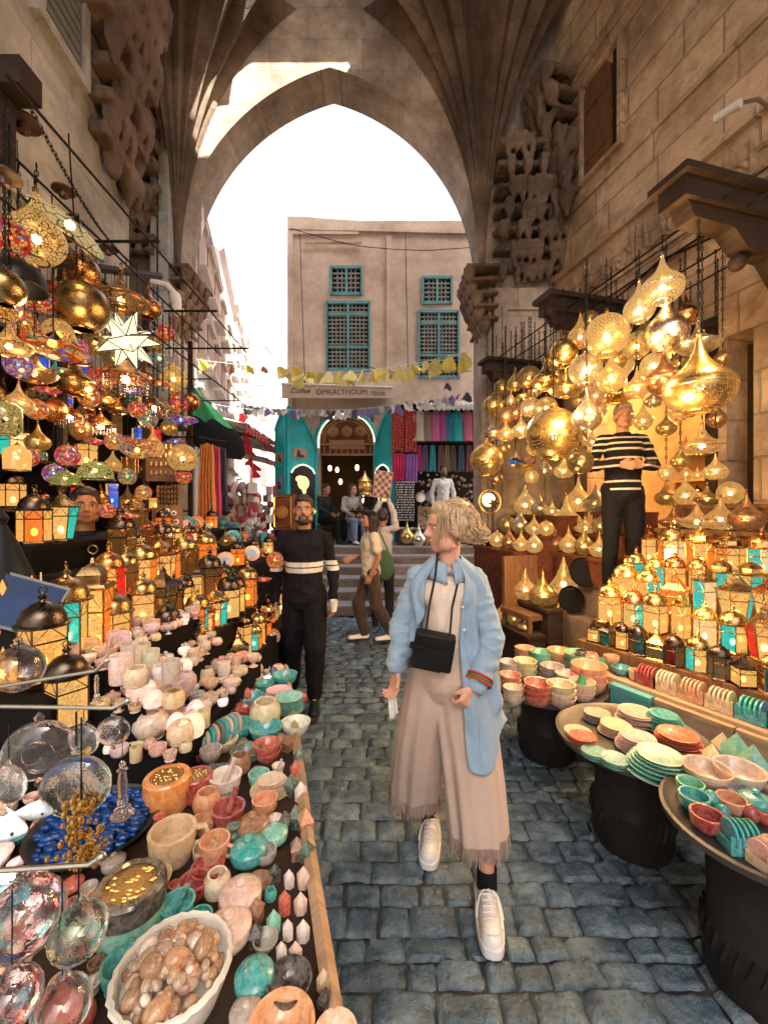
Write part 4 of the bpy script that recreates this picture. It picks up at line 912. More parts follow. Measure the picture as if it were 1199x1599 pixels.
for r in range(5):
    s = -.08
    n0 = [0.13, .28, .44, .60, .77][r]
    while s < 1.55:
        big = r in (2, 4) or rnd.random() < .25
        wd = rnd.uniform(.10, .13) if r == 0 else rnd.uniform(.13, .17) if not big else rnd.uniform(.15, .20)
        kd = rnd.choice(['square', 'hex', 'flare', 'cube', 'tall', 'square', 'octo', 'hex'])
        if r == 0: kd = rnd.choice(['cube', 'hex', 'square'])
        base = rnd.choice([AMB, CRM, CRM, AMB, CRM, WHT, ORG]); cc = [base] * 2
        q = rnd.random()
        if q < .3: cc = [base, TEA, base]
        elif q < .5: cc = [base, ORG, CRM]
        elif q < .56: cc = [REDC, CRM]
        elif q < .62: cc = [TEA, CRM]
        lit = not (r == 0 and rnd.random() < .55)
        fin = rnd.choice([ANT, GOLD, BRZ, COP, ANT]) if r else rnd.choice([DK, DK, ANT, GOLD])
        hh = LK[kd][3]; f = .9 if hh < 1.2 else .8
        lantern(kd, cc, fin, TW(s + wd / 2, n0 + rnd.uniform(-.015, .015), tz[r] + .10 * wd * f), wd * f * 1.08, 'lanterns on the right stepped stand', rowname[r], lit)
        s += wd * .93
# table lamps and shelves beside the shopkeeper
RSTEP = [(1.08, .30), (.88, .60), (.70, .89)]
t = thing('stone_platform', 'worn stone platform steps climbing to the lamp shop', 'steps'); t.matrix_world = MR
prev = 0
for i, (n, z) in enumerate(RSTEP):
    m = MB(); nn = RSTEP[i + 1][0] if i < 2 else .003
    m.bb(-.05 if i else .25, 4.5, 0.002 + i * .001, n, prev + (.001 if i else 0), z); m.build('step', [M_step], t, smooth=0); prev = z
def shelf_unit(name, desc, s0, s1, n0, n1, z0, z1, mat, cat='table', legs=True):
    t = thing(name, desc, cat); t.matrix_world = MR
    m = MB(); m.bb(s0, s1, n0, n1, z1 - .04, z1); m.build('tabletop', [mat], t, smooth=0)
    if legs:
        for a in (s0 + .03, s1 - .03):
            for b in (n0 + .03, n1 - .03): m = MB(); m.bb(a - .02, a + .02, b - .02, b + .02, z0, z1 - .04); m.build('leg', [mat], t, smooth=0)
    else: m = MB(); m.bb(s0 + .02, s1 - .02, n0 + .02, n1 - .02, z0, z1 - .041); m.build('cabinet', [mat], t, smooth=0)
def RS(u, n):
    k = (u - 600) / F; return (k * 5.6 - k * .2516 * n - 2.28 + .9678 * n) / (.2516 + .9678 * k)
def tiered(desc, s0, s1, tiers, z0, mat):      # tiers: (n0, n1, z) rising toward the wall
    t = thing('display_table', desc, 'table'); t.matrix_world = MR
    for i, (n0, n1, z) in enumerate(tiers):
        m = MB(); m.bb(s0, s1, n0 + .001, n1, z - .03, z); m.bb(s0 + .01, s1 - .01, n0 + .002, n1 - .02, z0, z - .031); m.build('tier', [mat], t, smooth=0)
def on(u, n, z, wd, sh, pt, fi, area, grp='standing lamps near the shopkeeper'):
    s = RS(u, n); p = RW(s, n, z); r = wd / F * p.y / 2
    bz = SH[sh][2]; p.z += r * (-bz + .06)
    pendant(sh, pt, fi, p, r, None, grp, area, noun='standing lamp')
tiered('dark carved display table under the farthest gold lamps', .02, .95, [(.92, 1.2, 1.18), (.66, .92, 1.34), (.4, .66, 1.56)], .0, M_red)
L0 = [(.53, 1.56, [(820, 34, 'teardrop', 'lace', SIL), (843, 26, 'onion', 'dots', SIL), (862, 24, 'saucer', 'lace', GOLD)]),
      (.79, 1.34, [(792, 26, 'globe', 'dots', GOLD), (812, 28, 'teardrop', 'dots', SIL), (834, 24, 'onion', 'lace', GOLD), (853, 24, 'globe', 'lace', GOLD)]),
      (1.06, 1.18, [(757, 26, 'teardrop', 'plain', SIL), (776, 24, 'globe', 'lace', GOLD), (795, 24, 'teardrop', 'dots', COP), (814, 24, 'onion', 'lace', GOLD), (834, 26, 'teardrop', 'lace', SIL)])]
for n, z, row in L0:
    for u, wd, sh, pt, fi in row: on(u, n, z, wd, sh, pt, fi, 'on the far display table')
tiered('red carved cabinet bearing pale and golden lamps', 1.02, 1.68, [(.5, .76, 1.17), (.3, .5, 1.37), (.1, .3, 1.60)], .89, M_red)
for n, z, row in [(.64, 1.17, [(868, 26, 'teardrop', 'dots', COP), (888, 28, 'teardrop', 'lace', GOLD), (912, 30, 'teardrop', 'dots', GOLD), (936, 28, 'onion', 'lace', GOLD)]),
                  (.41, 1.37, [(884, 42, 'onion', 'lace', WHT), (914, 30, 'saucer', 'lace', GOLD), (938, 28, 'globe', 'dots', GOLD)]),
                  (.21, 1.60, [(903, 40, 'onion', 'lace', WHT), (930, 34, 'onion', 'dots', SIL), (953, 28, 'globe', 'lace', GOLD)])]:
    for u, wd, sh, pt, fi in row: on(u, n, z, wd, sh, pt, fi, 'beside the striped shopkeeper')
tiered('long dark table of copper lamps behind the lantern tiers', 1.95, 3.6, [(.25, .45, 1.46), (.02, .25, 1.66)], .89, M_brown)
for n, z, row in [(.35, 1.46, [(1052, 38, 'saucer', 'dots', COP), (1088, 44, 'saucer', 'lace', COP), (1125, 40, 'onion', 'lace', BRZ), (1165, 46, 'onion', 'dots', COP)]),
                  (.13, 1.66, [(1040, 30, 'onion', 'dots', GOLD), (1070, 32, 'teardrop', 'lace', GOLD), (1104, 34, 'saucer', 'dots', GOLD), (1140, 36, 'globe', 'lace', GOLD)])]:
    for u, wd, sh, pt, fi in row: on(u, n, z, wd, sh, pt, fi, 'behind the lantern tiers')
tiered('small low metal side table holding tiny lamps', .85, 1.62, [(1.28, 1.48, .5), (1.1, 1.28, .72)], 0, M_dark)
for n, z, row in [(1.19, .72, [(800, 24, 'globe', 'lace', COP), (820, 36, 'onion', 'lace', GOLD), (848, 40, 'onion', 'dots', GOLD)]),
                  (1.38, .5, [(786, 22, 'teardrop', 'lace', COP), (803, 22, 'globe', 'dots', GOLD), (820, 22, 'saucer', 'dots', GOLD)])]:
    for u, wd, sh, pt, fi in row: on(u, n, z, wd, sh, pt, fi, 'on the low side table')
def vase_lamp(p, r, desc):
    t = thing('vase_lamp', desc, 'lamp', p + Vector((0, 0, 1.75 * r)), 0, None, '', sc=r)
    a = MB().lathe([(.30, -.95), (.7, -.72), (.95, -.35), (1.0, 0)], 28).mesh('bowl', [M_scale], 80)
    b = MB().lathe([(1.0, .02), (.93, .14), (.72, .42), (.5, .8), (.34, 1.2), (.18, 1.7), (.07, 2.1), (.0, 2.2)], 28).mesh('cone_shade', [M_lace], 80)
    c = MB().lathe([(.62, -1.75), (.64, -1.66), (.5, -1.6), (.42, -1.35), (.5, -1.2), (.28, -1.05), (.36, -.95), (.3, -.9)], 24, cap=True).lathe([(1.0, -.02), (1.05, 0), (1.05, .03), (1.0, .05)], 28).mesh('foot', [M_brassO], 50)
    obj('bowl', a, t, color=GOLD); obj('cone_shade', b, t, color=GOLD); obj('foot', c, t, color=GOLD); obj('bulb', MB().ball((0, 0, .2), .2, 10, 7).mesh('bulb', [M_bulb]), t)
vase_lamp(RW(RS(837, .98), .98, .3), .165, 'big golden vase lamp with pierced conical lid on the step')
vase_lamp(RW(RS(880, .8), .8, .6), .14, 'golden vase lamp with tall cone beside the black trays')
vase_lamp(Vector((1.2, 4.3, 0)), .13, 'low golden pot lamp on the ground behind the woman')
for (s, n, z, r, d) in ((1.5, .80, 1.03, .14, 'upper round black tray leaning beside the shopkeeper'), (1.38, .84, .75, .13, 'lower round black tray leaning beside the shopkeeper')):
    t = thing('round_tray', d, 'tray', RW(s, n, z))
    m = MB(); m.lathe([(.0, 0), (r * .9, 0), (r, .02), (r * .97, .025), (r * .88, .008), (0, .008)], 28, T=Matrix.Rotation(R(75), 3, 'X')); m.build('plate', [M_black], t)
t = thing('wooden_chair', 'dark brown wooden chair back beside the side table', 'chair', P(812, 925, 4.2), R(20)); t.location.z = .31
m = MB(); m.bb(-.2, .2, -.02, .02, .35, .85); m.build('backrest', [M_brown], t); m = MB(); m.bb(-.22, .22, -.4, .02, .3, .35); m.build('seat', [M_brown], t)
for a in (-.19, .19):
    for b in (-.37, -.01): m = MB(); m.bb(a - .02, a + .02, b - .02, b + .02, 0, .3); m.build('leg', [M_brown], t)
# shelves inside the shop: small lamps
for z, zn in ((1.33, 'lowest'), (1.68, 'second'), (2.03, 'third'), (2.38, 'top')):
    for k in range(12):
        s = .42 + k * .158; p = RW(s, -1.75, z)
        if rnd.random() < .5: lantern(rnd.choice(['square', 'hex', 'tall']), [rnd.choice([CRM, AMB, TEA, WHT, ORG])] * 2, rnd.choice([ANT, GOLD]), p + Vector((0, 0, .02)), rnd.uniform(.10, .14), 'small lamps on the shop shelves', 'on the ' + zn + ' shop shelf')
        else: r = rnd.uniform(.055, .085); pendant(rnd.choice(['onion', 'teardrop', 'globe']), rnd.choice(['dots', 'lace']), rnd.choice([GOLD, COP, SIL]), p + Vector((0, 0, r)), r, None, 'small lamps on the shop shelves', 'on the ' + zn + ' shop shelf', noun='shelf lamp')
# camera on the wall and its bracket
t = thing('security_camera', 'small white security camera on the ashlar wall', 'camera'); t.matrix_world = frame3(RW(2.55, .0, 4.62), RD, RN)
m = MB(); m.tube([(0, .32, -.02), (-.16, .35, .0)], .032, 10); m.build('housing', [M_white], t); m = MB(); m.tube([(0, 0, 0), (0, .15, .05), (-.02, .3, 0)], .015, 6); m.build('arm', [M_steel], t)
t = thing('conduit_pipe', 'slanting metal conduit pipe crossing the ashlar wall', 'pipe'); m = MB(); m.tube([RW(2.6, .1, 3.75), RW(5, .12, 4.4)], .012, 6); m.build('pipe', [M_steel], t)
t = thing('power_cable', 'sagging black cable strung along the inscription band', 'cable'); m = MB(); m.tube([RW(.1 + 4.5 * i / 20, .08, 4.0 - .12 * math.sin(PI * (i % 7) / 7)) for i in range(21)], .01, 5); m.build('wire', [M_black], t)
# point lights added in open air among the lamps to strengthen their glow
def lamp_fill(p, e, par=None):
    l = bpy.data.lights.new('lamp_fill', 'POINT'); l.energy = e; l.color = (1, .60, .26); l.shadow_soft_size = .06; o = bpy.data.objects.new('lamp_fill', l); COL.objects.link(o); o.location = p
EL = .62
for p, e in ((P(947, 560, 2.7), 9), (P(880, 640, 2.95), 8), (P(1050, 650, 2.35), 7), (P(800, 650, 3.8), 7), (P(1060, 830, 2.1), 5), (P(1000, 900, 2.45), 4), (RW(1.3, -1.0, 2.9), 34), (P(840, 850, 3.4), 6), (P(1130, 500, 2.3), 5)): lamp_fill(p, e * EL)
# ================================================================ LEFT STALL, TABLES AND GOODS
rnd = random.Random(23)
CREAM = (.78, .62, .42); PEACH = (.74, .38, .20); TURQ = (.01, .40, .43); MINT = (.20, .60, .50); RED = (.36, .02, .02); PINKW = (.76, .60, .54); BROWN = (.30, .15, .08); BLACKC = (.02, .02, .022); GREYM = (.45, .42, .40); CORAL = (.58, .11, .06); DGRN = (.04, .13, .11); NAVY = (.01, .05, .2); WHITE = (.82, .80, .76); ORNG = (.8, .34, .08)
GN = {CREAM: 'cream', PEACH: 'peach', TURQ: 'turquoise', MINT: 'mint green', RED: 'dark red', PINKW: 'pinkish white', BROWN: 'brown veined', BLACKC: 'black', GREYM: 'grey marbled', CORAL: 'coral red', DGRN: 'dark green', NAVY: 'navy blue', WHITE: 'white', ORNG: 'orange', (.80, .55, .46): 'rosy'}
GP = {
 'bowl': [([(.45, 0), (.6, .0), (.86, .3), (1, .72), (1.0, .78), (.9, .76), (.74, .36), (.45, .14), (0, .12)], 0)],
 'cup': [([(.55, 0), (.78, .1), (.98, .5), (1.0, 1.05), (1, 1.1), (.86, 1.1), (.82, .5), (.5, .25), (0, .25)], 0)],
 'jar': [([(.6, 0), (.9, .15), (1, .7), (.92, 1.2), (.72, 1.45), (.7, 1.52), (.56, 1.5), (.6, 1.2), (.7, .6), (0, .3)], 0)],
 'plate': [([(.5, 0), (.6, 0), (.98, .10), (1.0, .13), (.94, .135), (.55, .05), (0, .045)], 0)],
 'ball vase': [([(.45, 0), (.8, .18), (1, .65), (.95, 1.05), (.7, 1.38), (.5, 1.45), (.42, 1.42), (.5, 1.2), (0, .8)], 0)],
 'column vase': [([(.8, 0), (.85, .1), (.88, 1.9), (.86, 2.2), (.7, 2.2), (.68, 1.2), (0, 1.1)], 0)],
 'goblet': [([(.7, 0), (.72, .08), (.3, .25), (.25, .6), (.7, .85), (.98, 1.4), (.95, 1.8), (.82, 1.8), (.7, 1.2), (0, 1.0)], 0)],
 'bottle': [([(.8, 0), (1, .1), (1, 1.2), (.8, 1.5), (.45, 1.65), (.45, 1.95), (.8, 2.1), (.8, 2.25), (.5, 2.3), (.4, 2.2), (0, 2.2)], 0)],
 'egg': [([(.1, 0), (.5, .1), (.9, .5), (1, .9), (.9, 1.4), (.6, 1.9), (.3, 2.15), (0, 2.2)], 0)],
}
def goods_mesh(kind, lit=False):
    k = ('G', kind, lit)
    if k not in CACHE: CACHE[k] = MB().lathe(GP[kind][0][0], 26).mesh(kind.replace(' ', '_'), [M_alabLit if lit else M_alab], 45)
    return CACHE[k]
PLACED = []
GROUPS = {'plate': 'stone plates in stacks', 'bowl': 'polished stone bowls'}
def good(kind, u, v, wpx, col, area, z=.75, p=None, extra='', lit=False, tilt=0, r=None, stack=1):
    p = p or PZ(u, v, z); r = r or wpx / F * p.y / 2; PLACED.append((p.x, p.y, p.z, r)); name = kind.replace(' ', '_'); cn = GN[col] + (' ' + extra if extra else '')
    grp = GROUPS.get(kind, 'carved alabaster and stone wares')
    if kind in GP:
        o = obj({'plate': 'stone_plate', 'bowl': 'stone_bowl', 'cup': 'stone_cup'}.get(kind, name), goods_mesh(kind, lit), None, p, rnd.uniform(0, 6), col); o.scale = (r, r, r)
        c = tuple(min(1, x * rnd.uniform(.85, 1.15)) for x in col); o.color = c + (1,)
        if tilt: o.rotation_euler = (R(tilt), R(tilt * .4), 0)
        tag(o, (('glowing ' if lit else '') + cn + ' stone ' + kind) if 'alab' not in cn else cn + ' ' + kind, kind.split()[-1], grp, area); return o
    t = thing(name, cn + ' stone ' + {'lidpot': 'lidded pot', 'mortar': 'mortar holding a pestle', 'burner': 'incense burner with gilt grate lid', 'mug': 'mug with a side handle', 'pyramid': 'pyramid', 'crystal': 'pointed crystal', 'coasters': 'coaster holder with upright slabs', 'house': 'little pointed house ornament'}[kind], {'lidpot': 'pot', 'burner': 'incense burner', 'coasters': 'coaster set', 'house': 'ornament'}.get(kind, name), p, rnd.uniform(-.5, .5), grp, area, sc=r)
    mt = [M_alabLit if lit else M_alab]
    def ch(n, mb, c=col, m=None, par=t): return mb.build(n, m or mt, par, color=c)
    if kind == 'lidpot':
        ch('pot', MB().lathe([(.5, 0), (.6, 0), (.95, .3), (1, .55), (.93, .78), (.88, .8), (.8, .5), (0, .4)], 26)); ch('lid', MB().lathe([(.95, .80), (1, .83), (.95, .92), (.6, 1.08), (.28, 1.14), (.16, 1.2), (.26, 1.32), (.2, 1.44), (0, 1.5)], 26))
    elif kind == 'mortar':
        ch('mortar_bowl', MB().lathe([(.75, 0), (.78, .1), (.5, .3), (.55, .4), (.9, .6), (1, 1.15), (1.02, 1.25), (.86, 1.25), (.75, .8), (.4, .6), (0, .58)], 26)); ch('pestle', MB().tube([(-.1, 0, .65), (.25, .12, 1.5), (.45, .2, 1.95), (.5, .22, 2.1)], [.24, .15, .14, .2], 12), tuple(x * .85 for x in col))
    elif kind == 'burner':
        ch('pot', MB().lathe([(.8, 0), (.95, .08), (1, .6), (.98, .85), (.8, .85), (.8, .5), (0, .5)], 26)); ch('rim', MB().lathe([(1.0, .86), (1.05, .9), (1.05, 1.5), (.98, 1.58), (.76, 1.58), (.76, 1.3)], 26), BLACKC if col == MINT else tuple(min(1, x * 1.1) for x in col))
        g = MB(); g.lathe([(.76, 1.52), (.4, 1.56), (0, 1.57)], 26); ch('grate_lid', g, GOLD, [M_lace_s])
        g = MB()
        for k in range(26): a = rnd.uniform(0, 6.28); q = .72 * rnd.random() ** .5; g.ball((q * math.cos(a), q * math.sin(a), 1.57), (.09, .04, .03), 6, 4)
        ch('filigree', g, GOLD, [M_brassO])
    elif kind == 'mug':
        ch('mug_body', MB().lathe([(.7, 0), (.8, .05), (.95, .6), (1, 1.25), (1, 1.35), (.84, 1.35), (.78, .6), (0, .4)], 26)); ch('handle', MB().tube([(.9, 0, 1.1), (1.35, 0, 1.05), (1.45, 0, .7), (1.25, 0, .4), (.88, 0, .35)], .13, 10))
    elif kind == 'pyramid':
        ch('stone', MB().lathe([(1.2, 0), (.01, 1.6)], 4, rot=PI / 4, cap=True))
        ch('hieroglyph', MB().tube([(0, -.5, .6), (.05, -.55, .5), (-.05, -.6, .4)], .02, 4), tuple(x * .5 for x in col)) if False else None
    elif kind == 'crystal':
        ch('stone', MB().lathe([(.75, 0), (.8, 1.5), (.5, 1.85), (.02, 2.5)], 6, sx=1, sy=.8, cap=True), None or col, [M_alab])
    elif kind == 'house':
        ch('body', MB().lathe([(.9, 0), (.9, 1.3), (1.05, 1.32), (.02, 2.6)], 4, rot=PI / 4, cap=True), col, [M_alab]); g = MB()
        g.tube([(-.62, -.64, .3), (-.62, -.64, .9), (0, -.64, 1.25), (.62, -.64, .9), (.62, -.64, .3)], .05, 4); g.bb(-.2, .2, -.67, -.63, .2, .8); ch('facing', g, tuple(x * .4 for x in col), [M_paint])
    elif kind == 'coasters':
        m = MB(); m.bb(-1, 1, -.7, -.6, 0, 1.15); m.bb(-1, 1, .6, .7, 0, .8); m.bb(-1, 1, -.6, .6, 0, .12); m.bb(-1, -.9, -.6, .6, .12, .7); m.bb(.9, 1, -.6, .6, .12, .7); ch('holder', m)
        for k in range(5): g = MB(); g.lathe([(.82, 0), (.85, .03), (.85, .13), (.82, .16)], 20, (-.72 + .32 * k, 0, .95), cap=True, T=Matrix.Rotation(PI / 2, 3, 'Y')); ch('coaster', g, tuple(min(1, x * rnd.uniform(.8, 1.3)) for x in col))
        ch('inlaid_disc', MB().lathe([(.0, 0), (.3, 0), (.3, .03), (0, .03)], 16, (0, -.73, .6), T=Matrix.Rotation(PI / 2, 3, 'X')), tuple(min(1, x * 1.3) for x in col))
    return t
M_lace_s = simple('brass_grate', (.75, .5, .2), .35, 1, bump=.8, bscale=25, var=.7, vscale=14)
# ---- right trays
trays = [(1.08, 2.77, .37, .46, 'farthest round metal tray table on a dark drum, holding bowls', .17), (1.21, 2.035, .345, .50, 'middle round metal tray table on a dark drum, holding plates', .17), (1.27, 1.41, .285, .54, 'nearest round metal tray table on a dark drum, holding cups', .15)]
M_tray = simple('tray_metal', (.12, .11, .105), .42, .6, bump=.3, bscale=20, var=.4)
M_drum = simple('dark_drum', (.03, .027, .026), .45, .2, bump=.3, bscale=14, var=.5)
for cx, cyy, Rr, z, d, rb in trays:
    t = thing('tray_table', d, 'table', (cx, cyy, 0), 0, 'tray tables on drums')
    m = MB(); m.lathe([(0, z - .02), (Rr * .9, z - .02), (Rr * .99, z - .01), (Rr, z + .012), (Rr * .96, z + .016), (Rr * .86, z), (0, z)], 56); m.build('tray', [M_tray], t, smooth=30)
    m = MB(); m.lathe([(rb * .98, 0), (rb * 1.05, .04), (rb * 1.02, .1), (rb * 1.07, .14), (rb * 1.03, .2), (rb * .95, .24), (rb, z - .1), (rb * 1.1, z - .022)], 32); 
    for k in range(28): a = 2 * PI * k / 28; m.tube([(rb * 1.06 * math.cos(a), rb * 1.06 * math.sin(a), .12), (rb * 1.06 * math.cos(a + .12), rb * 1.06 * math.sin(a + .12), .19)], .008, 4)
    m.build('drum_base', [M_drum], t)
def stackp(u, v, wpx, col, n, area, z, kind='plate', taper=0, desc=''):
    p = PZ(u, v, z); r0 = wpx / F * p.y / 2
    dz = {'plate': .11, 'bowl': .36}[kind]
    zz = z
    for k in range(n):
        r = r0 * (1 - taper * k / n)
        pp = Vector((p.x + rnd.uniform(-.02, .02) * r0, p.y + rnd.uniform(-.02, .02) * r0, zz)); zz += dz * r * 1.15
        pos = 'bottom' if k == 0 else 'topmost' if k == n - 1 else (ORD[k] + ' from bottom')
        o = good(kind, 0, 0, 0, col, '', p=pp, r=r, tilt=rnd.uniform(-2, 2) if kind == 'plate' else rnd.uniform(-3, 3)); THINGS[-1][1] = '%s %s, %s of the %s' % (GN[col], kind, pos, desc)
T1, T2, T3 = .462, .502, .542
A1 = 'on the far tray'
for u, v, wpx, col, n, d in [(797, 1080, 28, PEACH, 3, 'stack at left rim of far tray'), (802, 1098, 26, PINKW, 3, 'black-topped stack on far tray'), (840, 1100, 36, CORAL, 3, 'coral stack on far tray front'), (876, 1102, 36, CREAM, 3, 'cream stack on far tray front'), (909, 1094, 32, CREAM, 2, 'cream stack right of far tray front'), (920, 1080, 44, PEACH, 3, 'peach stack at right of far tray'), (820, 1060, 30, CREAM, 2, 'cream stack centre of far tray'), (862, 1068, 30, GREYM, 2, 'grey stack centre of far tray'), (845, 1044, 28, MINT, 2, 'mint stack back of far tray'), (874, 1046, 32, PEACH, 2, 'peach stack back of far tray'), (905, 1056, 38, MINT, 2, 'mint stack at back right of far tray'), (820, 1036, 26, PEACH, 2, 'peach stack at back left of far tray'), (888, 1082, 32, PINKW, 2, 'pale stack middle of far tray'), (796, 1058, 26, PINKW, 2, 'pale stack at left back of far tray')]:
    stackp(u, v, wpx * 1.2, col, n + (1 if n < 3 else 0), A1, T1, 'bowl', 0, d)
for u, v, wpx, col, n, tp, d in [(903, 1152, 42, CREAM, 4, .05, 'cream stack left of middle tray'), (910, 1162, 42, CORAL, 5, .05, 'coral stack left of middle tray'), (932, 1125, 40, GREYM, 5, .05, 'dark marbled stack behind middle tray'), (962, 1146, 52, CREAM, 5, .2, 'cream stack at middle tray centre'), (994, 1128, 60, PINKW, 5, .2, 'pale stack at back of middle tray'), (1036, 1138, 62, TURQ, 7, .4, 'turquoise cone back of middle tray'), (996, 1172, 66, PINKW, 6, .3, 'pale pink cone in middle tray'), (1058, 1174, 72, CORAL, 7, .25, 'coral cone in middle tray'), (928, 1182, 38, MINT, 4, .02, 'mint stack at front of middle tray'), (960, 1194, 42, MINT, 4, .02, 'second mint stack front of middle tray'), (1030, 1208, 100, MINT, 6, .42, 'wide mint cone at middle tray front')]:
    stackp(u, v, wpx, col, n, '', T2, 'plate', tp, d)
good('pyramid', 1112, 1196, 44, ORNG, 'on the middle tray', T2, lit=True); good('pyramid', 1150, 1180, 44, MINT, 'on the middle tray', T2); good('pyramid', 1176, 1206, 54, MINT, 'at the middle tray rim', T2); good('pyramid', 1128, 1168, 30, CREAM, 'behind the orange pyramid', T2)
for kind, u, v, wpx, col in [('bowl', 1104, 1224, 60, CREAM), ('bowl', 1154, 1226, 62, PINKW), ('cup', 1078, 1242, 34, MINT), ('cup', 1084, 1264, 38, TURQ), ('egg', 1110, 1262, 22, TURQ), ('cup', 1104, 1296, 42, RED), ('cup', 1142, 1268, 36, PEACH), ('egg', 1128, 1282, 20, TURQ), ('cup', 1150, 1248, 30, GREYM), ('lidpot', 1180, 1266, 40, TURQ), ('coasters', 1156, 1326, 44, TURQ), ('egg', 1172, 1284, 22, RED), ('cup', 1196, 1284, 34, CORAL), ('coasters', 1196, 1350, 40, CREAM)]:
    good(kind, u, v, wpx * 1.12, col, 'on the nearest tray', T3)
t = thing('figurine', 'small green bird figurine on the far tray', 'figurine', PZ(908, 1070, .54)); t.scale = (.9,) * 3
MB().lathe([(.02, 0), (.035, .01), (.02, .05), (.0, .09)], 10).build('body', [M_paint], t, color=(.03, .25, .12)); MB().ball((0, -.005, .095), .014, 8, 6).build('head', [M_paint], t, color=(.5, .05, .03))
# ledge in front of the lantern stand
for k, (s, c) in enumerate([(.42, RED), (.53, CREAM), (.66, PEACH), (.79, CREAM), (.92, TURQ), (1.06, CORAL), (1.20, PEACH)]):
    o = good('coasters', 0, 0, 0, c, 'on the ledge below the lanterns', p=TW(s, -.01, .568), r=.062); o.rotation_euler = (0, 0, math.atan2(TU.y, TU.x))
for kind, s, n, c, r in [('jar', -.05, .02, BLACKC, .042), ('jar', .04, .01, PEACH, .045), ('bowl', .12, .03, TURQ, .055), ('bowl', .12, -.04, TURQ, .04), ('goblet', .17, .02, PEACH, .05), ('bowl', .25, .0, TURQ, .06), ('mug', .35, -.01, CREAM, .045), ('cup', -.02, -.06, TURQ, .025)]:
    good(kind, 0, 0, 0, c, 'on the ledge below the lanterns', p=TW(s, n, .568), r=r)
stackp(0, 0, 0, TURQ, 0, '', 1) if False else None
for s0, s1, n, c, d in ((.02, .26, -.16, M_brown, 'brown carton box standing under the lantern ledge'), (.27, .50, -.15, 'teal', 'teal box under the lantern ledge'), (.52, .88, -.13, M_board, 'tan carton box under the lantern ledge'), (.9, 1.3, -.13, M_board, 'amber lit carton under the lantern ledge')):
    t = thing('carton_box', d, 'box'); t.matrix_world = frame3(TO, TU, TV)
    m = MB(); m.bb(s0, s1, n, -.102, .38, .52); m.build('carton', [simple('teal_card', (.10, .38, .38), .6) if c == 'teal' else c], t, smooth=0); m = MB(); m.bb(s0 - .005, s1 + .005, n - .005, -.101, .521, .545); m.build('lid', [simple('teal_card', (.10, .38, .38), .6) if c == 'teal' else c], t, smooth=0)
    m = MB(); m.bb(s0 + .01, s1 - .01, n + .01, -.105, 0, .378); m.build('stand_block', [M_blackcloth], t, smooth=0)

# ---- left table
t = thing('market_table', 'long wooden market table along the left crowded with stone wares', 'table')
edge = [(-.03, .42), (-.09, .69), (-.19, 1.02), (-.335, 1.55), (-.54, 2.25), (-1.15, 2.3), (-1.5, 1.5), (-1.5, .42)]
m = MB(); m.add([(x, y, .75) for x, y in edge] + [(x, y, .72) for x, y in edge], [tuple(range(7, -1, -1)), tuple(range(8, 16))] + [(i, (i + 1) % 8, (i + 1) % 8 + 8, i + 8) for i in range(8)]); m.build('tabletop', [M_dark], t, smooth=0)  # dark tone chosen so gaps between wares look shadowed
m = MB(); e2 = [(x - .03, y) for x, y in edge]; m.add([(x, y, .719) for x, y in e2[:6]] + [(x - .02 * (i % 2), y, 0) for i, (x, y) in enumerate(e2[:6])], [(i, i + 1, i + 7, i + 6) for i in range(5)]); m.build('skirt', [M_blackcloth], t, smooth=0)
m = MB()
for i in range(1, 4):
    (x0, y0), (x1, y1) = edge[i], edge[i + 1]; m.tube([(x0 + .008, y0, .765), (x1 + .008, y1, .765)], .016, 4)
m.build('edge_lath', [M_board], t, smooth=0)
for z, x0, x1, y0, y1 in ((.85, -1.5, -.62, 1.25, 2.1), (.95, -1.5, -.80, 1.35, 2.1), (1.06, -1.5, -.95, 1.42, 2.15)):
    m = MB(); m.bb(x0, x1, y0, y1, z - .1, z); m.build('riser', [M_blackcloth], t, smooth=0)
TA = 'on the left table'
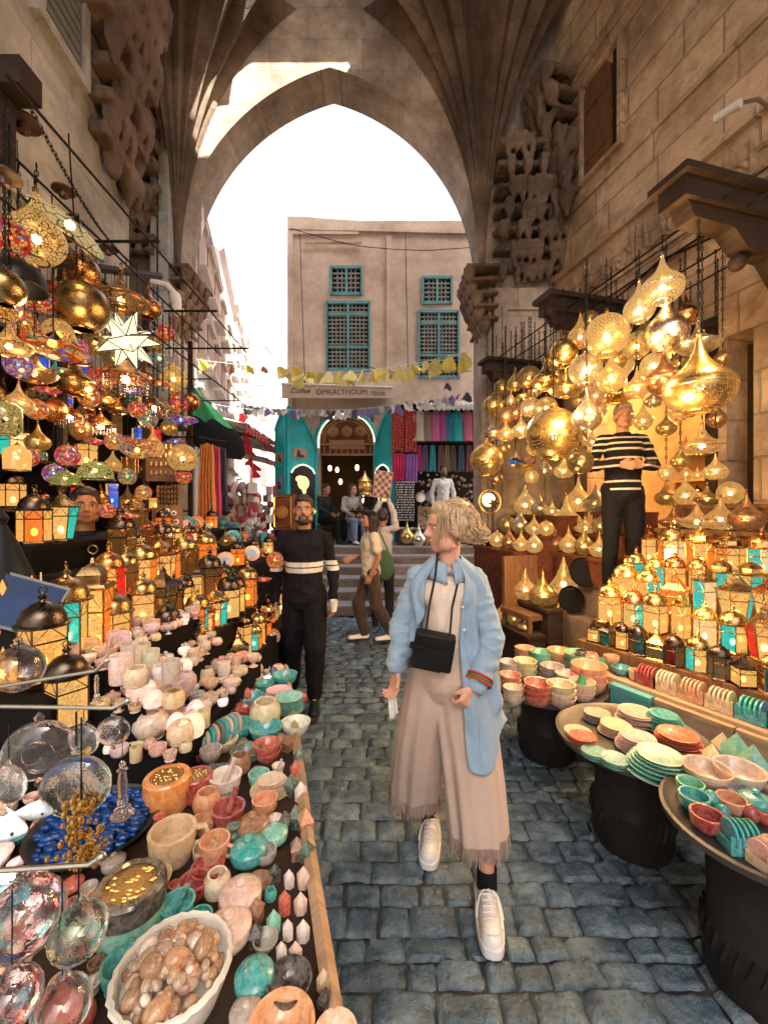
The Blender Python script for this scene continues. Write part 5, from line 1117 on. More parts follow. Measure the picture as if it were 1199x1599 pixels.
G = [('bowl', 395, 1068, 28, CREAM), ('cup', 367, 1080, 28, PEACH), ('bowl', 388, 1082, 22, RED), ('bowl', 360, 1098, 36, TURQ), ('bowl', 394, 1102, 34, TURQ), ('bowl', 445, 1068, 34, TURQ), ('bowl', 414, 1078, 26, TURQ), ('bowl', 418, 1106, 30, PEACH), ('jar', 415, 1132, 42, CREAM), ('bowl', 416, 1154, 44, TURQ), ('bowl', 462, 1145, 40, WHITE), ('bowl', 384, 1118, 34, RED), ('bowl', 346, 1122, 40, BLACKC), ('bowl', 372, 1150, 44, TURQ),
 ('mortar', 353, 1240, 42, WHITE), ('cup', 414, 1268, 34, PEACH), ('mortar', 357, 1292, 44, RED), ('bottle', 365, 1318, 22, DGRN), ('lidpot', 395, 1306, 44, BROWN), ('lidpot', 429, 1316, 36, MINT), ('burner', 262, 1262, 56, ORNG), ('burner', 307, 1246, 40, RED), ('mug', 270, 1342, 60, CREAM), ('mug', 336, 1342, 40, PEACH), ('cup', 318, 1300, 32, PEACH), ('bowl', 325, 1372, 44, RED),
 ('lidpot', 376, 1420, 56, PINKW), ('lidpot', 358, 1474, 60, PINKW), ('mortar', 278, 1440, 44, TURQ), ('burner', 205, 1455, 84, MINT), ('mortar', 190, 1540, 50, TURQ), ('cup', 312, 1452, 34, TURQ), ('cup', 303, 1400, 40, RED), ('lidpot', 389, 1346, 48, TURQ), ('lidpot', 398, 1546, 52, TURQ), ('bowl', 452, 1556, 62, BLACKC), ('lidpot', 385, 1600, 44, GREYM), ('bowl', 440, 1640, 90, PEACH), ('bowl', 525, 1640, 60, CREAM), ('goblet', 330, 1200, 30, GREYM), ('bowl', 300, 1190, 44, RED), ('cup', 255, 1200, 34, CREAM), ('bowl', 345, 1215, 30, DGRN), ('bowl', 385, 1190, 42, DGRN), ('jar', 340, 1395, 36, PINKW), ('bowl', 240, 1390, 46, CREAM), ('bottle', 250, 1300, 20, CORAL), ('cup', 320, 1342, 30, CREAM), ('egg', 385, 1095, 16, CORAL), ('egg', 428, 1060, 14, NAVY), ('cup', 405, 1225, 28, MINT), ('bowl', 350, 1170, 38, CREAM), ('jar', 375, 1205, 30, BROWN), ('bowl', 405, 1390, 34, BROWN), ('cup', 415, 1345, 30, GREYM), ('bowl', 415, 1480, 34, GREYM), ('jar', 330, 1500, 34, GREYM), ('cup', 225, 1530, 40, MINT)]
for kind, u, v, wpx, col in G: good(kind, u, v, wpx * 1.16, col, TA)
stackp(418, 1186, 44, CORAL, 2, '', .75, 'bowl', 0, 'coral pair near the table edge'); stackp(424, 1236, 64, CREAM, 6, '', .75, 'plate', .45, 'marbled nest near the table edge'); stackp(436, 1092, 42, PINKW, 6, '', .75, 'plate', .1, 'pink stack at far table end'); stackp(452, 1112, 44, MINT, 9, '', .75, 'plate', .05, 'tall mint stack at table edge'); stackp(462, 1096, 36, CORAL, 4, '', .75, 'plate', .05, 'coral stack at far table edge')
for u, v, wpx, col, kd in [(445, 1300, 26, BLACKC, 'house'), (462, 1290, 26, DGRN, 'house'), (478, 1300, 30, PEACH, 'house'), (464, 1340, 26, BROWN, 'house'), (480, 1345, 26, DGRN, 'house'), (430, 1378, 24, BLACKC, 'crystal'), (452, 1385, 22, WHITE, 'crystal'), (474, 1385, 26, PINKW, 'crystal'), (445, 1425, 28, CORAL, 'crystal'), (470, 1425, 26, PINKW, 'crystal'), (400, 1440, 30, BROWN, 'house'), (428, 1455, 28, MINT, 'crystal'), (450, 1465, 24, WHITE, 'crystal'), (474, 1468, 26, WHITE, 'crystal'), (462, 1215, 22, CORAL, 'crystal'), (468, 1195, 22, DGRN, 'crystal'), (455, 1240, 24, DGRN, 'house'), (470, 1250, 24, WHITE, 'crystal'), (462, 1502, 26, PINKW, 'crystal'), (440, 1500, 24, WHITE, 'crystal'), (508, 1580, 30, BLACKC, 'house'), (505, 1545, 26, CREAM, 'crystal'), (450, 1172, 20, BROWN, 'house'), (400, 1475, 26, BLACKC, 'house')]:
    good(kd, u, v, wpx, col, 'along the left table edge')
# marbled stone discs standing on edge
t = thing('disc_row', 'row of turquoise and grey stone coasters standing on edge', 'coaster row', PZ(338, 1165, .75), R(60))
for k in range(9): m = MB(); m.lathe([(.0, 0), (.042, 0), (.045, .004), (.045, .011), (.042, .014), (0, .014)], 24, (-.09 + .02 * k, 0, .044), T=Matrix.Rotation(PI / 2 + .3, 3, 'Y')); m.build('coaster', [M_alab], t, color=[TURQ, GREYM, TURQ, GREYM, BLACKC][k % 5])
# pale alabaster vases on the risers
V = [('column vase', 222, 1038, 26), ('column vase', 236, 1048, 26), ('jar', 214, 1072, 34), ('ball vase', 222, 1094, 38), ('column vase', 256, 1084, 34), ('column vase', 268, 1064, 26), ('ball vase', 186, 1112, 52), ('ball vase', 286, 1080, 36), ('jar', 240, 1104, 26), ('jar', 272, 1104, 30), ('ball vase', 236, 1150, 46), ('cup', 262, 1182, 36), ('ball vase', 292, 1132, 30), ('jar', 300, 1150, 34), ('jar', 216, 1122, 28), ('ball vase', 204, 1150, 36), ('column vase', 190, 1066, 34), ('jar', 283, 1160, 36), ('egg', 306, 1126, 26), ('ball vase', 230, 1196, 60), ('jar', 262, 1126, 28), ('bowl', 170, 1130, 60), ('ball vase', 318, 1112, 24), ('egg', 276, 1146, 26), ('jar', 248, 1126, 26), ('column vase', 205, 1040, 28), ('jar', 250, 1060, 24)]
for i, (kind, u, v, wpx) in enumerate(V):
    z = 1.062 if v < 1075 else .952 if v < 1110 else .852 if v < 1165 else .752
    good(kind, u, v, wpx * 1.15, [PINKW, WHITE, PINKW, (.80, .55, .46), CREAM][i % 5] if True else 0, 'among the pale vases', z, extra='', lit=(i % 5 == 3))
for k in list(GN): pass
FC = [TURQ, TURQ, TURQ, MINT, RED, RED, WHITE, CORAL, CREAM, PEACH, PINKW, GREYM, BLACKC, BROWN, DGRN, WHITE]
def edge_x(y):
    for (x0, y0), (x1, y1) in zip(edge[:4], edge[1:5]):
        if y0 <= y <= y1: return x0 + (x1 - x0) * (y - y0) / (y1 - y0)
    return -.5
PLACED.append((PZ(272, 1560, .75).x, PZ(272, 1560, .75).y, .75, .11)); PLACED.append((PZ(150, 1300, .76).x, PZ(150, 1300, .76).y, .76, .14))
nf = 0
for _ in range(16000):
    y = rnd.uniform(.55, 2.2); x = rnd.uniform(-1.42, edge_x(y) - .03); z = .752; r = rnd.choice([.02, .026, .032, .038]) if y > .95 else rnd.choice([.014, .018, .022])
    if 1.25 < y < 2.1 and x < -.62: z = .852
    if 1.35 < y < 2.1 and x < -.80: z = .952
    if 1.42 < y < 2.15 and x < -.95: z = 1.062
    u = 600 + x / y * F
    if u < -60 or any((x - a) ** 2 + (y - b) ** 2 < ((r + d_) * .93) ** 2 and abs(z - c) < .09 for a, b, c, d_ in PLACED): continue
    pale = z > .8 or (x < -.55 and y > 1.1)
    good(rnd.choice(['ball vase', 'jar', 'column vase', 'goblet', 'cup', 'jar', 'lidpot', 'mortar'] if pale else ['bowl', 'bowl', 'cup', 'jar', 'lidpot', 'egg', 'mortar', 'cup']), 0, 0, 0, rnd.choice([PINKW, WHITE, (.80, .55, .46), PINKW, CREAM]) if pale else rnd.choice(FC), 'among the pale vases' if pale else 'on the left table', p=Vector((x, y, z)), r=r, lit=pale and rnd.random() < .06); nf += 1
    if nf > 330: break
print('fill', nf)
# basket of polished stone fruit
p = PZ(272, 1560, .75); rb = 80 / F * p.y
t = thing('fruit_basket', 'white woven oval basket heaped with polished stone fruit', 'basket', p, 0)
m = MB(); m.lathe([(.7 * rb, 0), (.85 * rb, .0), (1.0 * rb, .035), (1.05 * rb, .055), (1.0 * rb, .06), (.9 * rb, .04), (0, .02)], 40); m.tube([((1.03 + .02 * math.sin(i * 2.5)) * rb * math.cos(i * 2 * PI / 60), (1.03 + .02 * math.sin(i * 2.5)) * rb * math.sin(i * 2 * PI / 60), .058) for i in range(60)], .006, 6, closed=True); m.build('basket', [M_paint], t, color=(.7, .7, .66))
for k in range(170):
    a = rnd.uniform(0, 6.28); q = rb * .86 * rnd.random() ** .5; big = k < 10; s = (rnd.uniform(.018, .024) if big else rnd.uniform(.008, .0125)); zz = .032 + .05 * (1 - (q / rb) ** 2) + rnd.uniform(-.008, .01)
    o = obj('stone_fruit', CACHE.setdefault('fruit', MB().ball((0, 0, 0), (1, .8, .75), 14, 9).mesh('stone_fruit', [M_alab])), None, p + Vector((q * math.cos(a), q * math.sin(a), zz)), rnd.uniform(0, 6), rnd.choice([BROWN, (.35, .2, .1), (.6, .5, .38), (.42, .33, .25), WHITE, (.5, .28, .14)]))
    o.scale = (s, s, s); o.rotation_euler = (rnd.uniform(-.6, .6), rnd.uniform(-.6, .6), rnd.uniform(0, 6)); tag(o, ('large' if big else 'small') + ' polished stone fruit heaped in the white basket', 'stone fruit', 'stone fruit in the basket')
for kk in THINGS:
    if kk[1].endswith('heaped in the white basket'): kk[3] = True
# blue glass tray, trinkets and hanging blown glass
p = PZ(150, 1300, .76); t = thing('glass_tray', 'large round tray of deep blue glass pieces', 'tray', p)
m = MB(); m.lathe([(0, 0), (.12, 0), (.145, .02), (.15, .03), (.14, .022), (.115, .008), (0, .008)], 36); m.build('rim', [M_tray], t)
m = MB()
for k in range(330): a = rnd.uniform(0, 6.28); q = .125 * rnd.random() ** .5; s = rnd.uniform(.008, .017); m.ball((q * math.cos(a), q * math.sin(a), .014 + rnd.uniform(0, .02)), (s, s * .7, s * .6), 7, 5, T=Matrix.Rotation(rnd.uniform(0, 3), 3, 'X'))
o = m.build('glass_piece', [simple('blue_glaze', (.005, .06, .28), .12, bump=.3, var=.6, vscale=30)], t); o['kind'] = 'stuff'
M_glint = glassm('shiny_clear', (.7, .72, .75), .03)
def ornament(u, v, wpx, Y, mat, desc, kind='disc', top=None, fl=.45):
    p = P(u, v, Y); r = wpx / F * Y / 2; t = thing('glass_ornament', desc, 'glass ornament', p, rnd.uniform(-.4, .4), 'blown glass ornaments hanging at the left', '', sc=r)
    if kind == 'disc':
        m = MB(); prof = [(.05, -1.25), (.14, -1.15), (.07, -1.0), (.3, -.94)] + sphere_prof(-68, 66, 14) + [(.3, .95), (.1, 1.0), (.16, 1.12), (.08, 1.22), (.03, 1.3)]
        m.lathe(prof, 26, sx=1.05, sy=fl)
        m.build('glass_body', [mat], t)
        m = MB(); m.tube([(.55 * math.cos(a) * (1 - a / 9), -fl * .9, .55 * math.sin(a) * (1 - a / 9)) for a in [i * .45 for i in range(14)]], .03, 5); m.build('swirl', [M_glC], t)
    elif kind == 'ball':
        m = MB(); m.lathe(sphere_prof(-80, 72, 16) + [(.22, 1.0), (.3, 1.1), (.14, 1.2), (.2, 1.3), (.05, 1.42)], 26); m.build('glass_body', [mat], t)
    elif kind == 'candle':
        m = MB(); m.lathe([(.9, -2.6), (1.0, -2.5), (.8, -2.3), (.45, -2.1), (.7, -1.9), (.35, -1.6), (.5, -1.3), (.3, -1), (.42, .4), (.3, 1.4), (.5, 1.6), (.2, 1.8), (.3, 2.1), (.1, 2.4)], 18, cap=True); m.build('glass_body', [mat], t)
    if top is not None: m = MB(); m.tube([(0, 0, 1.3 if kind != 'candle' else 2.3), (0, 0, (top - p.z) / r)], .035 * .02 / r if r < .02 else .03, 5); m.build('cord', [M_black], t)
z1 = P(100, 1065, .8).z; z2 = P(100, 1103, .72).z; z3 = P(60, 1358, .55).z
for (a, b, Y, c, d) in (((-40, 1080), (150, 1048), .8, (168, 1032), 'upper thin steel display arm with hooked tip at the left'), ((-40, 1103), (178, 1106), .72, (200, 1095), 'lower thin steel display arm with hooked tip at the left'), ((-40, 1362), (140, 1350), .55, (160, 1338), 'bottom steel display arm in the near left corner')):
    t = thing('ornament_stand', d, 'stand', P(a[0], a[1], Y)); o = P(a[0], a[1], Y); m = MB(); m.tube([Vector((0, 0, 0)), P(b[0], b[1], Y) - o, P(c[0], c[1], Y) - o], .0035, 7); m.ball(P(c[0], c[1], Y) - o, .006, 8, 6); m.build('rod', [M_steel], t)
    m = MB(); q = Vector((-.02, .0, 0)); m.tube([q, q - Vector((0, 0, o.z - .75))], .006, 6); m.build('post', [M_steel], t)
ornament(62, 1172, 92, .72, M_glS, 'large smoky blown glass disc hanging from the lower arm', top=z2); ornament(120, 1228, 96, .70, M_glG, 'large greenish swirled glass disc in the left foreground', top=z2); ornament(132, 1155, 50, .72, M_glC, 'amber tinted glass disc between two bigger discs', top=z2); ornament(178, 1142, 46, .74, M_glC, 'clear glass disc at the tip of the lower arm', top=z2)
ornament(40, 1432, 108, .56, M_glP, 'big plum purple glass ball in the near left corner', 'ball', z3); ornament(124, 1455, 80, .56, M_glG, 'iridescent green glass ball near the black burner', 'ball', z3); ornament(20, 1560, 80, .52, M_glP, 'dark plum glass ball at the bottom left corner', 'ball', z3); ornament(98, 1575, 80, .56, M_glC, 'clear frosted glass ball at the bottom edge', 'ball', z3)
ornament(30, 1045, 70, .85, M_glS, 'crackled pale glass disc behind the upper arm', 'ball', z1); ornament(152, 1075, 18, .8, M_glC, 'small clear twisted pendant on the upper arm', 'candle', z1); ornament(192, 1230, 34, .74, M_glC, 'tall clear ringed glass candlestick hanging at the arm tip', 'candle', z2); ornament(15, 1225, 60, .66, M_glC, 'half hidden clear disc at the left edge', top=z2)
for (u, v, wpx, Y, d) in ((58, 1270, 44, .66, 'white and blue glass fish pointing right'), (8, 1300, 60, .62, 'larger white and blue glass fish at the left edge'), (10, 1375, 36, .6, 'small violet glass fish at the left edge')):
    r = wpx / F * Y / 2; t = thing('glass_fish', d, 'glass fish', P(u, v, Y), R(10), None, '', sc=r)
    m = MB(); m.tube([(-1.4, 0, .1), (-.9, 0, .15), (-.3, 0, .2), (.35, 0, .15), (.85, 0, .0), (1.05, 0, -.05)], [.1, .28, .5, .48, .25, .1], 14, flat=1.2); m.build('body', [simple('milky_blue_glass', (.55, .62, .72), .15, var=.5, vscale=3, coat=.5)], t)
    m = MB(); m.prism([(-1.3, .1), (-1.9, .6), (-1.7, .1), (-1.9, -.4)], .08); m.prism([(-.4, .6), (.2, .95), (.4, .55)], .06); m.build('fin', [M_white], t); m = MB(); m.ball((.6, -.42, .15), .08, 8, 6); m.build('eye', [M_black], t)
p = P(128, 1300, .68); t = thing('trinket_bunch', 'dangling bunch of golden crystal trinkets', 'trinkets', p)
m = MB()
for k in range(130): m.ball((rnd.gauss(0, .014), rnd.gauss(0, .012), rnd.uniform(-.06, .06)), rnd.uniform(.003, .006), 6, 4, T=Matrix.Scale(1.4, 3, Vector((0, 0, 1))))
o = m.build('bead', [simple('gold_bead', (.7, .42, .12), .2, .8, var=.6, vscale=60)], t); o['kind'] = 'stuff'; m = MB(); m.tube([(0, 0, .05), (0, 0, z2 - p.z)], .0015, 4); m.build('cord', [M_black], t)

# ================= left lantern stall
t = thing('stepped_stand', 'black stepped stand carrying glowing lanterns on the left', 'stand')
LX = [-1.02, -1.18, -1.36, -1.54, -1.72]; LZ = [.90, 1.02, 1.16, 1.30, 1.44]
for k in range(5): m = MB(); x1 = LX[k] + .07; m.bb(x1 - .17, x1, 1.95 - .0 * k, 3.15, LZ[k] - .03, LZ[k]); m.bb(x1 - .16, x1 - .01, 1.96, 3.14, .0, LZ[k] - .031); m.build('tier', [M_blackcloth], t, smooth=0)
rn5 = ['on left tier one', 'on left tier two', 'on left tier three', 'on left tier four', 'on left top tier']
for r in range(5):
    y = 1.98 if r else 2.2
    while y < (3.1 if r < 3 else 2.95):
        wd = rnd.uniform(.13, .19); kd = rnd.choice(['square', 'hex', 'tall', 'square', 'octo', 'flare']); base = rnd.choice([AMB, CRM, CRM, AMB, AMB, ORG, AMB]); cc = [base] * 2; q = rnd.random()
        if q < .25: cc = [base, ORG, base]
        elif q < .5: cc = [base, rnd.choice([TEA, BLU, REDC]), base]
        if (r == 4 and 2.15 < y < 2.55) or (r == 3 and 1.9 < y < 2.3): y += .12; continue
        f = .9 if LK[kd][3] < 1.2 else .8
        lantern(kd, cc, rnd.choice([DK, DK, ANT, BRZ, ANT]), Vector((LX[r] + rnd.uniform(-.02, .02), y + wd / 2, LZ[r] + .1 * wd * f)), wd * f, 'lanterns on the left stepped stand', rn5[r], rnd.random() < .78)
        y += wd * .95
# near left big lanterns on the table end
for u, v, wd, kd, cc, fin, Y, lit in [(68, 1060, .15, 'square', [AMB, AMB], DK, 1.35, True), (146, 1040, .21, 'tall', [CRM, ORG], ANT, 1.7, True), (104, 1020, .17, 'square', [AMB, TEA], ANT, 1.55, True), (105, 1130, .13, 'square', [CRM, AMB], DK, 1.3, True), (30, 770, .22, 'hex', [AMB, CRM], ANT, 1.7, True), (70, 768, .2, 'hex', [CRM, TEA], ANT, 1.85, True), (180, 1010, .15, 'hex', [AMB, AMB], ANT, 1.8, True), (262, 1010, .13, 'hex', [AMB, REDC], DK, 2.0, True), (315, 1040, .13, 'flare', [AMB, ORG], ANT, 2.1, True), (10, 905, .2, 'square', [ORG, AMB], DK, 1.5, True)]:
    if v < 800 or u == 10: continue
    p = P(u, v, Y); lantern(kd, cc, fin, p, wd, 'large lanterns near the left edge', 'at the near left', lit)
    m = MB(); m.bb(p.x - .13, p.x + .13, p.y - .13, p.y + .13, 0 if p.x < -1.05 else .855, p.z - .11 * wd - .002); b = m.build('display_plinth', [M_blackcloth], smooth=0); tag(b, 'black draped plinth under a big lantern', 'plinth', None, 'at the near left')
t = thing('cone_lantern', 'tall dark cone lantern with cut-out flames at the left edge', 'lantern', P(2, 965, 1.5), sc=.8)
m = MB(); m.lathe([(.18, -.18), (.185, -.16), (.16, .0), (.12, .18), (.06, .34), (.02, .42), (.03, .45), (.0, .5)], 24); m.build('shade', [simple('blued_steel', (.02, .024, .03), .45, .3, bump=.3, var=.6)], t)
m = MB()
for zr, n in ((-.13, 16), (-.03, 14), (.07, 11), (.15, 8)):
    for k in range(n):
        a = 2 * PI * k / n; rr = .178 - (zr + .16) * .13; T = Matrix.Translation((rr * math.cos(a), rr * math.sin(a), zr)) @ Matrix.Rotation(a - PI / 2, 4, 'Z')
        m.M = T; m.prism([(0, -.035), (.013, 0), (0, .04), (-.013, 0)], .006)
cu = m.build('cut_out', [simple('orange_glow', (1, .4, .1), .5, emit=(1, .30, .05, .075))], t); cu['kind'] = 'stuff'
t = thing('blue_case', 'tilted dark blue glass case in the left stall', 'case', P(38, 945, 1.45), R(15)); t.rotation_euler = (R(-25), R(20), R(15))
m = MB(); m.bb(-.11, .11, -.02, .02, -.09, .09); m.build('frame', [simple('dark_steel', (.06, .07, .08), .35)], t, smooth=0); m = MB(); m.bb(-.1, .1, -.025, -.0205, -.08, .08); m.build('pane', [simple('deep_blue_face', (.01, .04, .14), .75, var=.7)], t, smooth=0)
# wall rack behind
t = thing('wall_rack', 'tall dark shelving rack against the left wall filled with wares', 'rack')
m = MB(); m.bb(-2.42, -2.36, 1.7, 4.6, .0, 2.75); m.build('backboard', [M_blackcloth], t, smooth=0)
for z in (1.62, 1.92, 2.2, 2.5): m = MB(); m.bb(-2.36, -2.1, 1.75, 4.55, z - .02, z); m.build('shelf', [M_dark], t, smooth=0)
for y in (1.75, 2.7, 3.65, 4.5): m = MB(); m.bb(-2.12, -2.08, y, y + .04, 0, 3.45); m.build('post', [M_dark], t, smooth=0)
m = MB()
for x in (-1.45, -1.75, -2.05): m.tube([(x, 1.6, 3.28), (x, 4.4, 3.28)], .007, 6)
for y in (2.6, 3.5, 4.3): m.tube([(-1.4, y, 3.29), (-2.4, y, 3.29)], .009, 6)
for y in (2.7, 3.6, 4.3): m.tube([(-1.5, y, 2.75), (-2.4, y, 2.75)], .006, 6)
for x in (-1.5, -1.85): m.tube([(x, 2.6, 2.76), (x, 4.5, 2.76)], .006, 6)
m.build('hanging_rail', [M_black], t)
for z, zn in ((1.62, 'lowest'), (1.92, 'second'), (2.2, 'third'), (2.5, 'top')):
    for k in range(14):
        y = 1.9 + k * .19 + rnd.uniform(-.02, .02); p = Vector((-2.23 + rnd.uniform(-.03, .05), y, z)); q = rnd.random(); ar = 'on the %s left rack shelf' % zn
        if q < .4: w_ = rnd.uniform(.12, .16); lantern(rnd.choice(['square', 'hex', 'tall', 'cube']), [rnd.choice([AMB, ORG, CRM, REDC]), rnd.choice([AMB, TEA, BLU])], rnd.choice([DK, ANT, BRZ]), p + Vector((0, 0, .1 * w_)), w_, 'wares on the left rack', ar, rnd.random() < .6)
        elif q < .75: r_ = rnd.uniform(.055, .08); sh = rnd.choice(['onion', 'teardrop', 'globe']); pendant(sh, rnd.choice(['dots', 'lace', 'plain']), rnd.choice([ANT, BRZ, COP]), p + Vector((0, 0, r_ * .92)), r_, None, 'wares on the left rack', ar, rnd.random() < .4, noun='lamp')
        else: good(rnd.choice(['ball vase', 'bottle', 'goblet', 'jar']), 0, 0, 0, rnd.choice([CORAL, NAVY, BROWN, DGRN, PINKW, CREAM]), ar, p=p, r=rnd.uniform(.035, .05))
GOLDD = ANT
LG = 'lamps hanging over the left stall'; LA = 'hanging over the left stall'
LL = [(58, 372, 84, 'teardrop', 'lace', ANT, 2.0, 'rail'), (130, 425, 52, 'globe', 'plain', BRZ, 2.6, 1), (130, 480, 80, 'globe', 'plain', ANT, 2.4, 1), (190, 468, 70, 'saucer', 'dots', BRZ, 2.8, 1), (243, 536, 30, 'globe', 'dots', GOLD, 3.6, 1), (55, 583, 58, 'saucer', 'dots', BRZ, 2.1, 1), (15, 540, 60, 'saucer', 'lace', BRZ, 1.8, 1), (120, 597, 50, 'onion', 'plain', ANT, 2.5, 1), (272, 592, 42, 'globe', 'lace', GOLD, 3.6, 1), (286, 716, 46, 'globe', 'lace', BRZ, 3.3, 1), (255, 640, 30, 'onion', 'dots', BRZ, 3.3, 1), (165, 625, 36, 'onion', 'plain', ANT, 2.9, 1), (92, 520, 44, 'globe', 'lace', BRZ, 2.3, 1), (228, 590, 30, 'teardrop', 'plain', COP, 3.2, 1), (300, 628, 28, 'globe', 'plain', COP, 3.8, 1), (232, 480, 40, 'onion', 'plain', BRZ, 3.0, 1), (180, 560, 36, 'globe', 'dots', ANT, 2.9, 1), (30, 630, 40, 'onion', 'lace', COP, 2.0, 1), (150, 535, 38, 'teardrop', 'dots', ANT, 2.7, 1), (210, 520, 30, 'globe', 'plain', BRZ, 3.2, 1), (85, 640, 40, 'globe', 'plain', BRZ, 2.4, 1), (240, 700, 34, 'teardrop', 'lace', BRZ, 3.1, 1), (8, 450, 60, 'globe', 'plain', ANT, 1.7, 1), (100, 452, 46, 'saucer', 'plain', BRZ, 2.4, 1), (265, 668, 26, 'globe', 'dots', GOLD, 3.5, 1), (60, 690, 34, 'onion', 'dots', GOLD, 2.3, 1), (128, 672, 34, 'globe', 'dots', COP, 2.6, 1), (185, 640, 30, 'saucer', 'plain', ANT, 2.9, 1)]
for u, v, wd, sh, pt, fi, Y, _ in LL: 
    p = P(u, v, Y); pendant(sh, pt, fi, p, wd / F * Y / 2 * .95, 3.28 if p.z < 3.1 else 3.6, LG, LA, pt != 'plain' and rnd.random() < .6)
def shade_lamp(u, v, wd, Y, prof, mat, col, desc, tilt=(0, 0), top=3.28, name='stained_glass_lamp', rimcol=DK, lit=True):
    p = P(u, v, Y); r = wd / F * Y / 2; t = thing(name, desc, 'lamp', p, 0, 'coloured glass lamps of the left stall', '', sc=r)
    obj('glass_shade', MB().lathe(prof, 30).mesh('glass_shade', [mat], 60), t, color=col)
    zt = max(z for _, z in prof); zb = prof[0][1]; rb = prof[0][0]
    m = MB(); m.tube([(rb * math.cos(a), rb * math.sin(a), zb) for a in [2 * PI * i / 30 for i in range(30)]], .04, 6, closed=True); m.lathe([(.2, zt - .04), (.14, zt + .06), (.05, zt + .14), (.03, zt + .2)], 12); m.build('metal_rim', [M_brassO], t, color=rimcol)
    if lit: m = MB(); m.ball((0, 0, (zt + zb) / 2), .12, 10, 6); m.build('bulb', [M_bulb], t)
    t.rotation_euler = (R(tilt[0]), R(tilt[1]), rnd.uniform(0, 1))
    if top and top > p.z + .1:
        q = MB(); hh = (top - p.z) / r
        if abs(tilt[0]) + abs(tilt[1]) < 5: q.tube([(0, 0, zt), (0, 0, hh)], .02, 5); q.build('cord', [M_black], t)
        else:
            Rm = t.rotation_euler.to_matrix().inverted(); q.tube([(0, 0, zt), Rm @ Vector((0, 0, hh))], .02, 5); q.build('cord', [M_black], t)
    return t
DISH = [(1, -.12), (.92, .0), (.7, .12), (.45, .2), (.2, .25)]; DOME = [(1, -.45), (.98, -.1), (.86, .22), (.62, .48), (.35, .62), (.16, .68)]; BALL = sphere_prof(-68, 75, 14); FLAT = [(.1, -.3), (.5, -.24), (.85, -.1), (1, 0), (.9, .1), (.5, .2), (.15, .28)]
shade_lamp(108, 355, 118, 2.2, DISH, M_mosaicd, (.85, .62, .28), 'big cream leaded glass dish lamp with flower motif', (38, 22), 3.6)
p = P(92, 345, 2.17)
shade_lamp(82, 540, 108, 2.2, DISH, M_mosaic, (.8, .2, .04), 'wide orange and red mosaic dish lamp', (25, 20)); shade_lamp(96, 528, 46, 2.35, DOME, M_mosaic, (.9, .7, .25), 'small cream mosaic dome above the orange dish')
shade_lamp(18, 372, 54, 1.9, BALL, M_mosaic, (.8, .05, .03), 'red flower mosaic globe at the left edge', top=3.6); shade_lamp(8, 480, 46, 1.8, BALL, M_mosaic, (.9, .5, .1), 'amber and blue mosaic globe at the left edge'); shade_lamp(28, 432, 78, 1.9, DOME, simple('black_dome', (.02, .02, .02), .4, .5), (1, 1, 1), 'black metal dome lamp with yellow inside', top=3.3)
shade_lamp(278, 632, 30, 3.7, BALL, M_mosaic, REDC, 'little red mosaic globe beside the gold globe'); shade_lamp(284, 656, 50, 3.5, FLAT, M_mosaic, BLU, 'flat blue stained glass lamp by the green cloth'); shade_lamp(107, 712, 34, 2.5, BALL, M_mosaic, PNK, 'pink mosaic globe above the tiffany shades')
shade_lamp(215, 697, 62, 2.8, [(1, .25), (.96, .2), (.7, -.35), (.3, -.6), (.05, -.66)][::-1], M_mosaic, (.9, .6, .2), 'bowl shaped stained lamp with blue and orange flowers'); shade_lamp(150, 738, 50, 2.45, DOME, M_mosaicd, (.6, .55, .15), 'yellow green leaded dome shade with red flower', top=None); shade_lamp(104, 750, 40, 2.2, DOME, M_mosaicd, (.45, .42, .08), 'olive green leaded dome shade beside the man', top=None)
for (u, v, Y) in ((148, 746, 2.55), (116, 760, 2.5)): pass
shade_lamp(168, 798, 24, 2.3, BALL, M_mosaic, REDC, 'tiny red mosaic globe by the hidden man', top=None); shade_lamp(206, 806, 28, 2.4, FLAT, M_mosaic, REDC, 'flat red mosaic lamp on the left stand', top=None); shade_lamp(250, 560, 44, 3.4, FLAT, M_mosaic, TEA, 'teal and orange faceted glass lamp'); shade_lamp(40, 505, 36, 2.2, BALL, M_mosaic, (.9, .3, .05), 'small orange mosaic globe under the metal globes'); shade_lamp(10, 655, 44, 1.75, [(.6, -1.1), (.95, -.8), (.95, .8), (.55, 1.15)], M_mosaicd, (.7, .5, .15), 'tall amber and teal hexagonal glass lamp at the edge', top=3.28); shade_lamp(28, 715, 40, 2.0, [(.85, -1), (.9, .4), (.5, .8), (.1, 1)], M_pane, CRM, 'cream pentagonal glass lamp under the tall amber one')
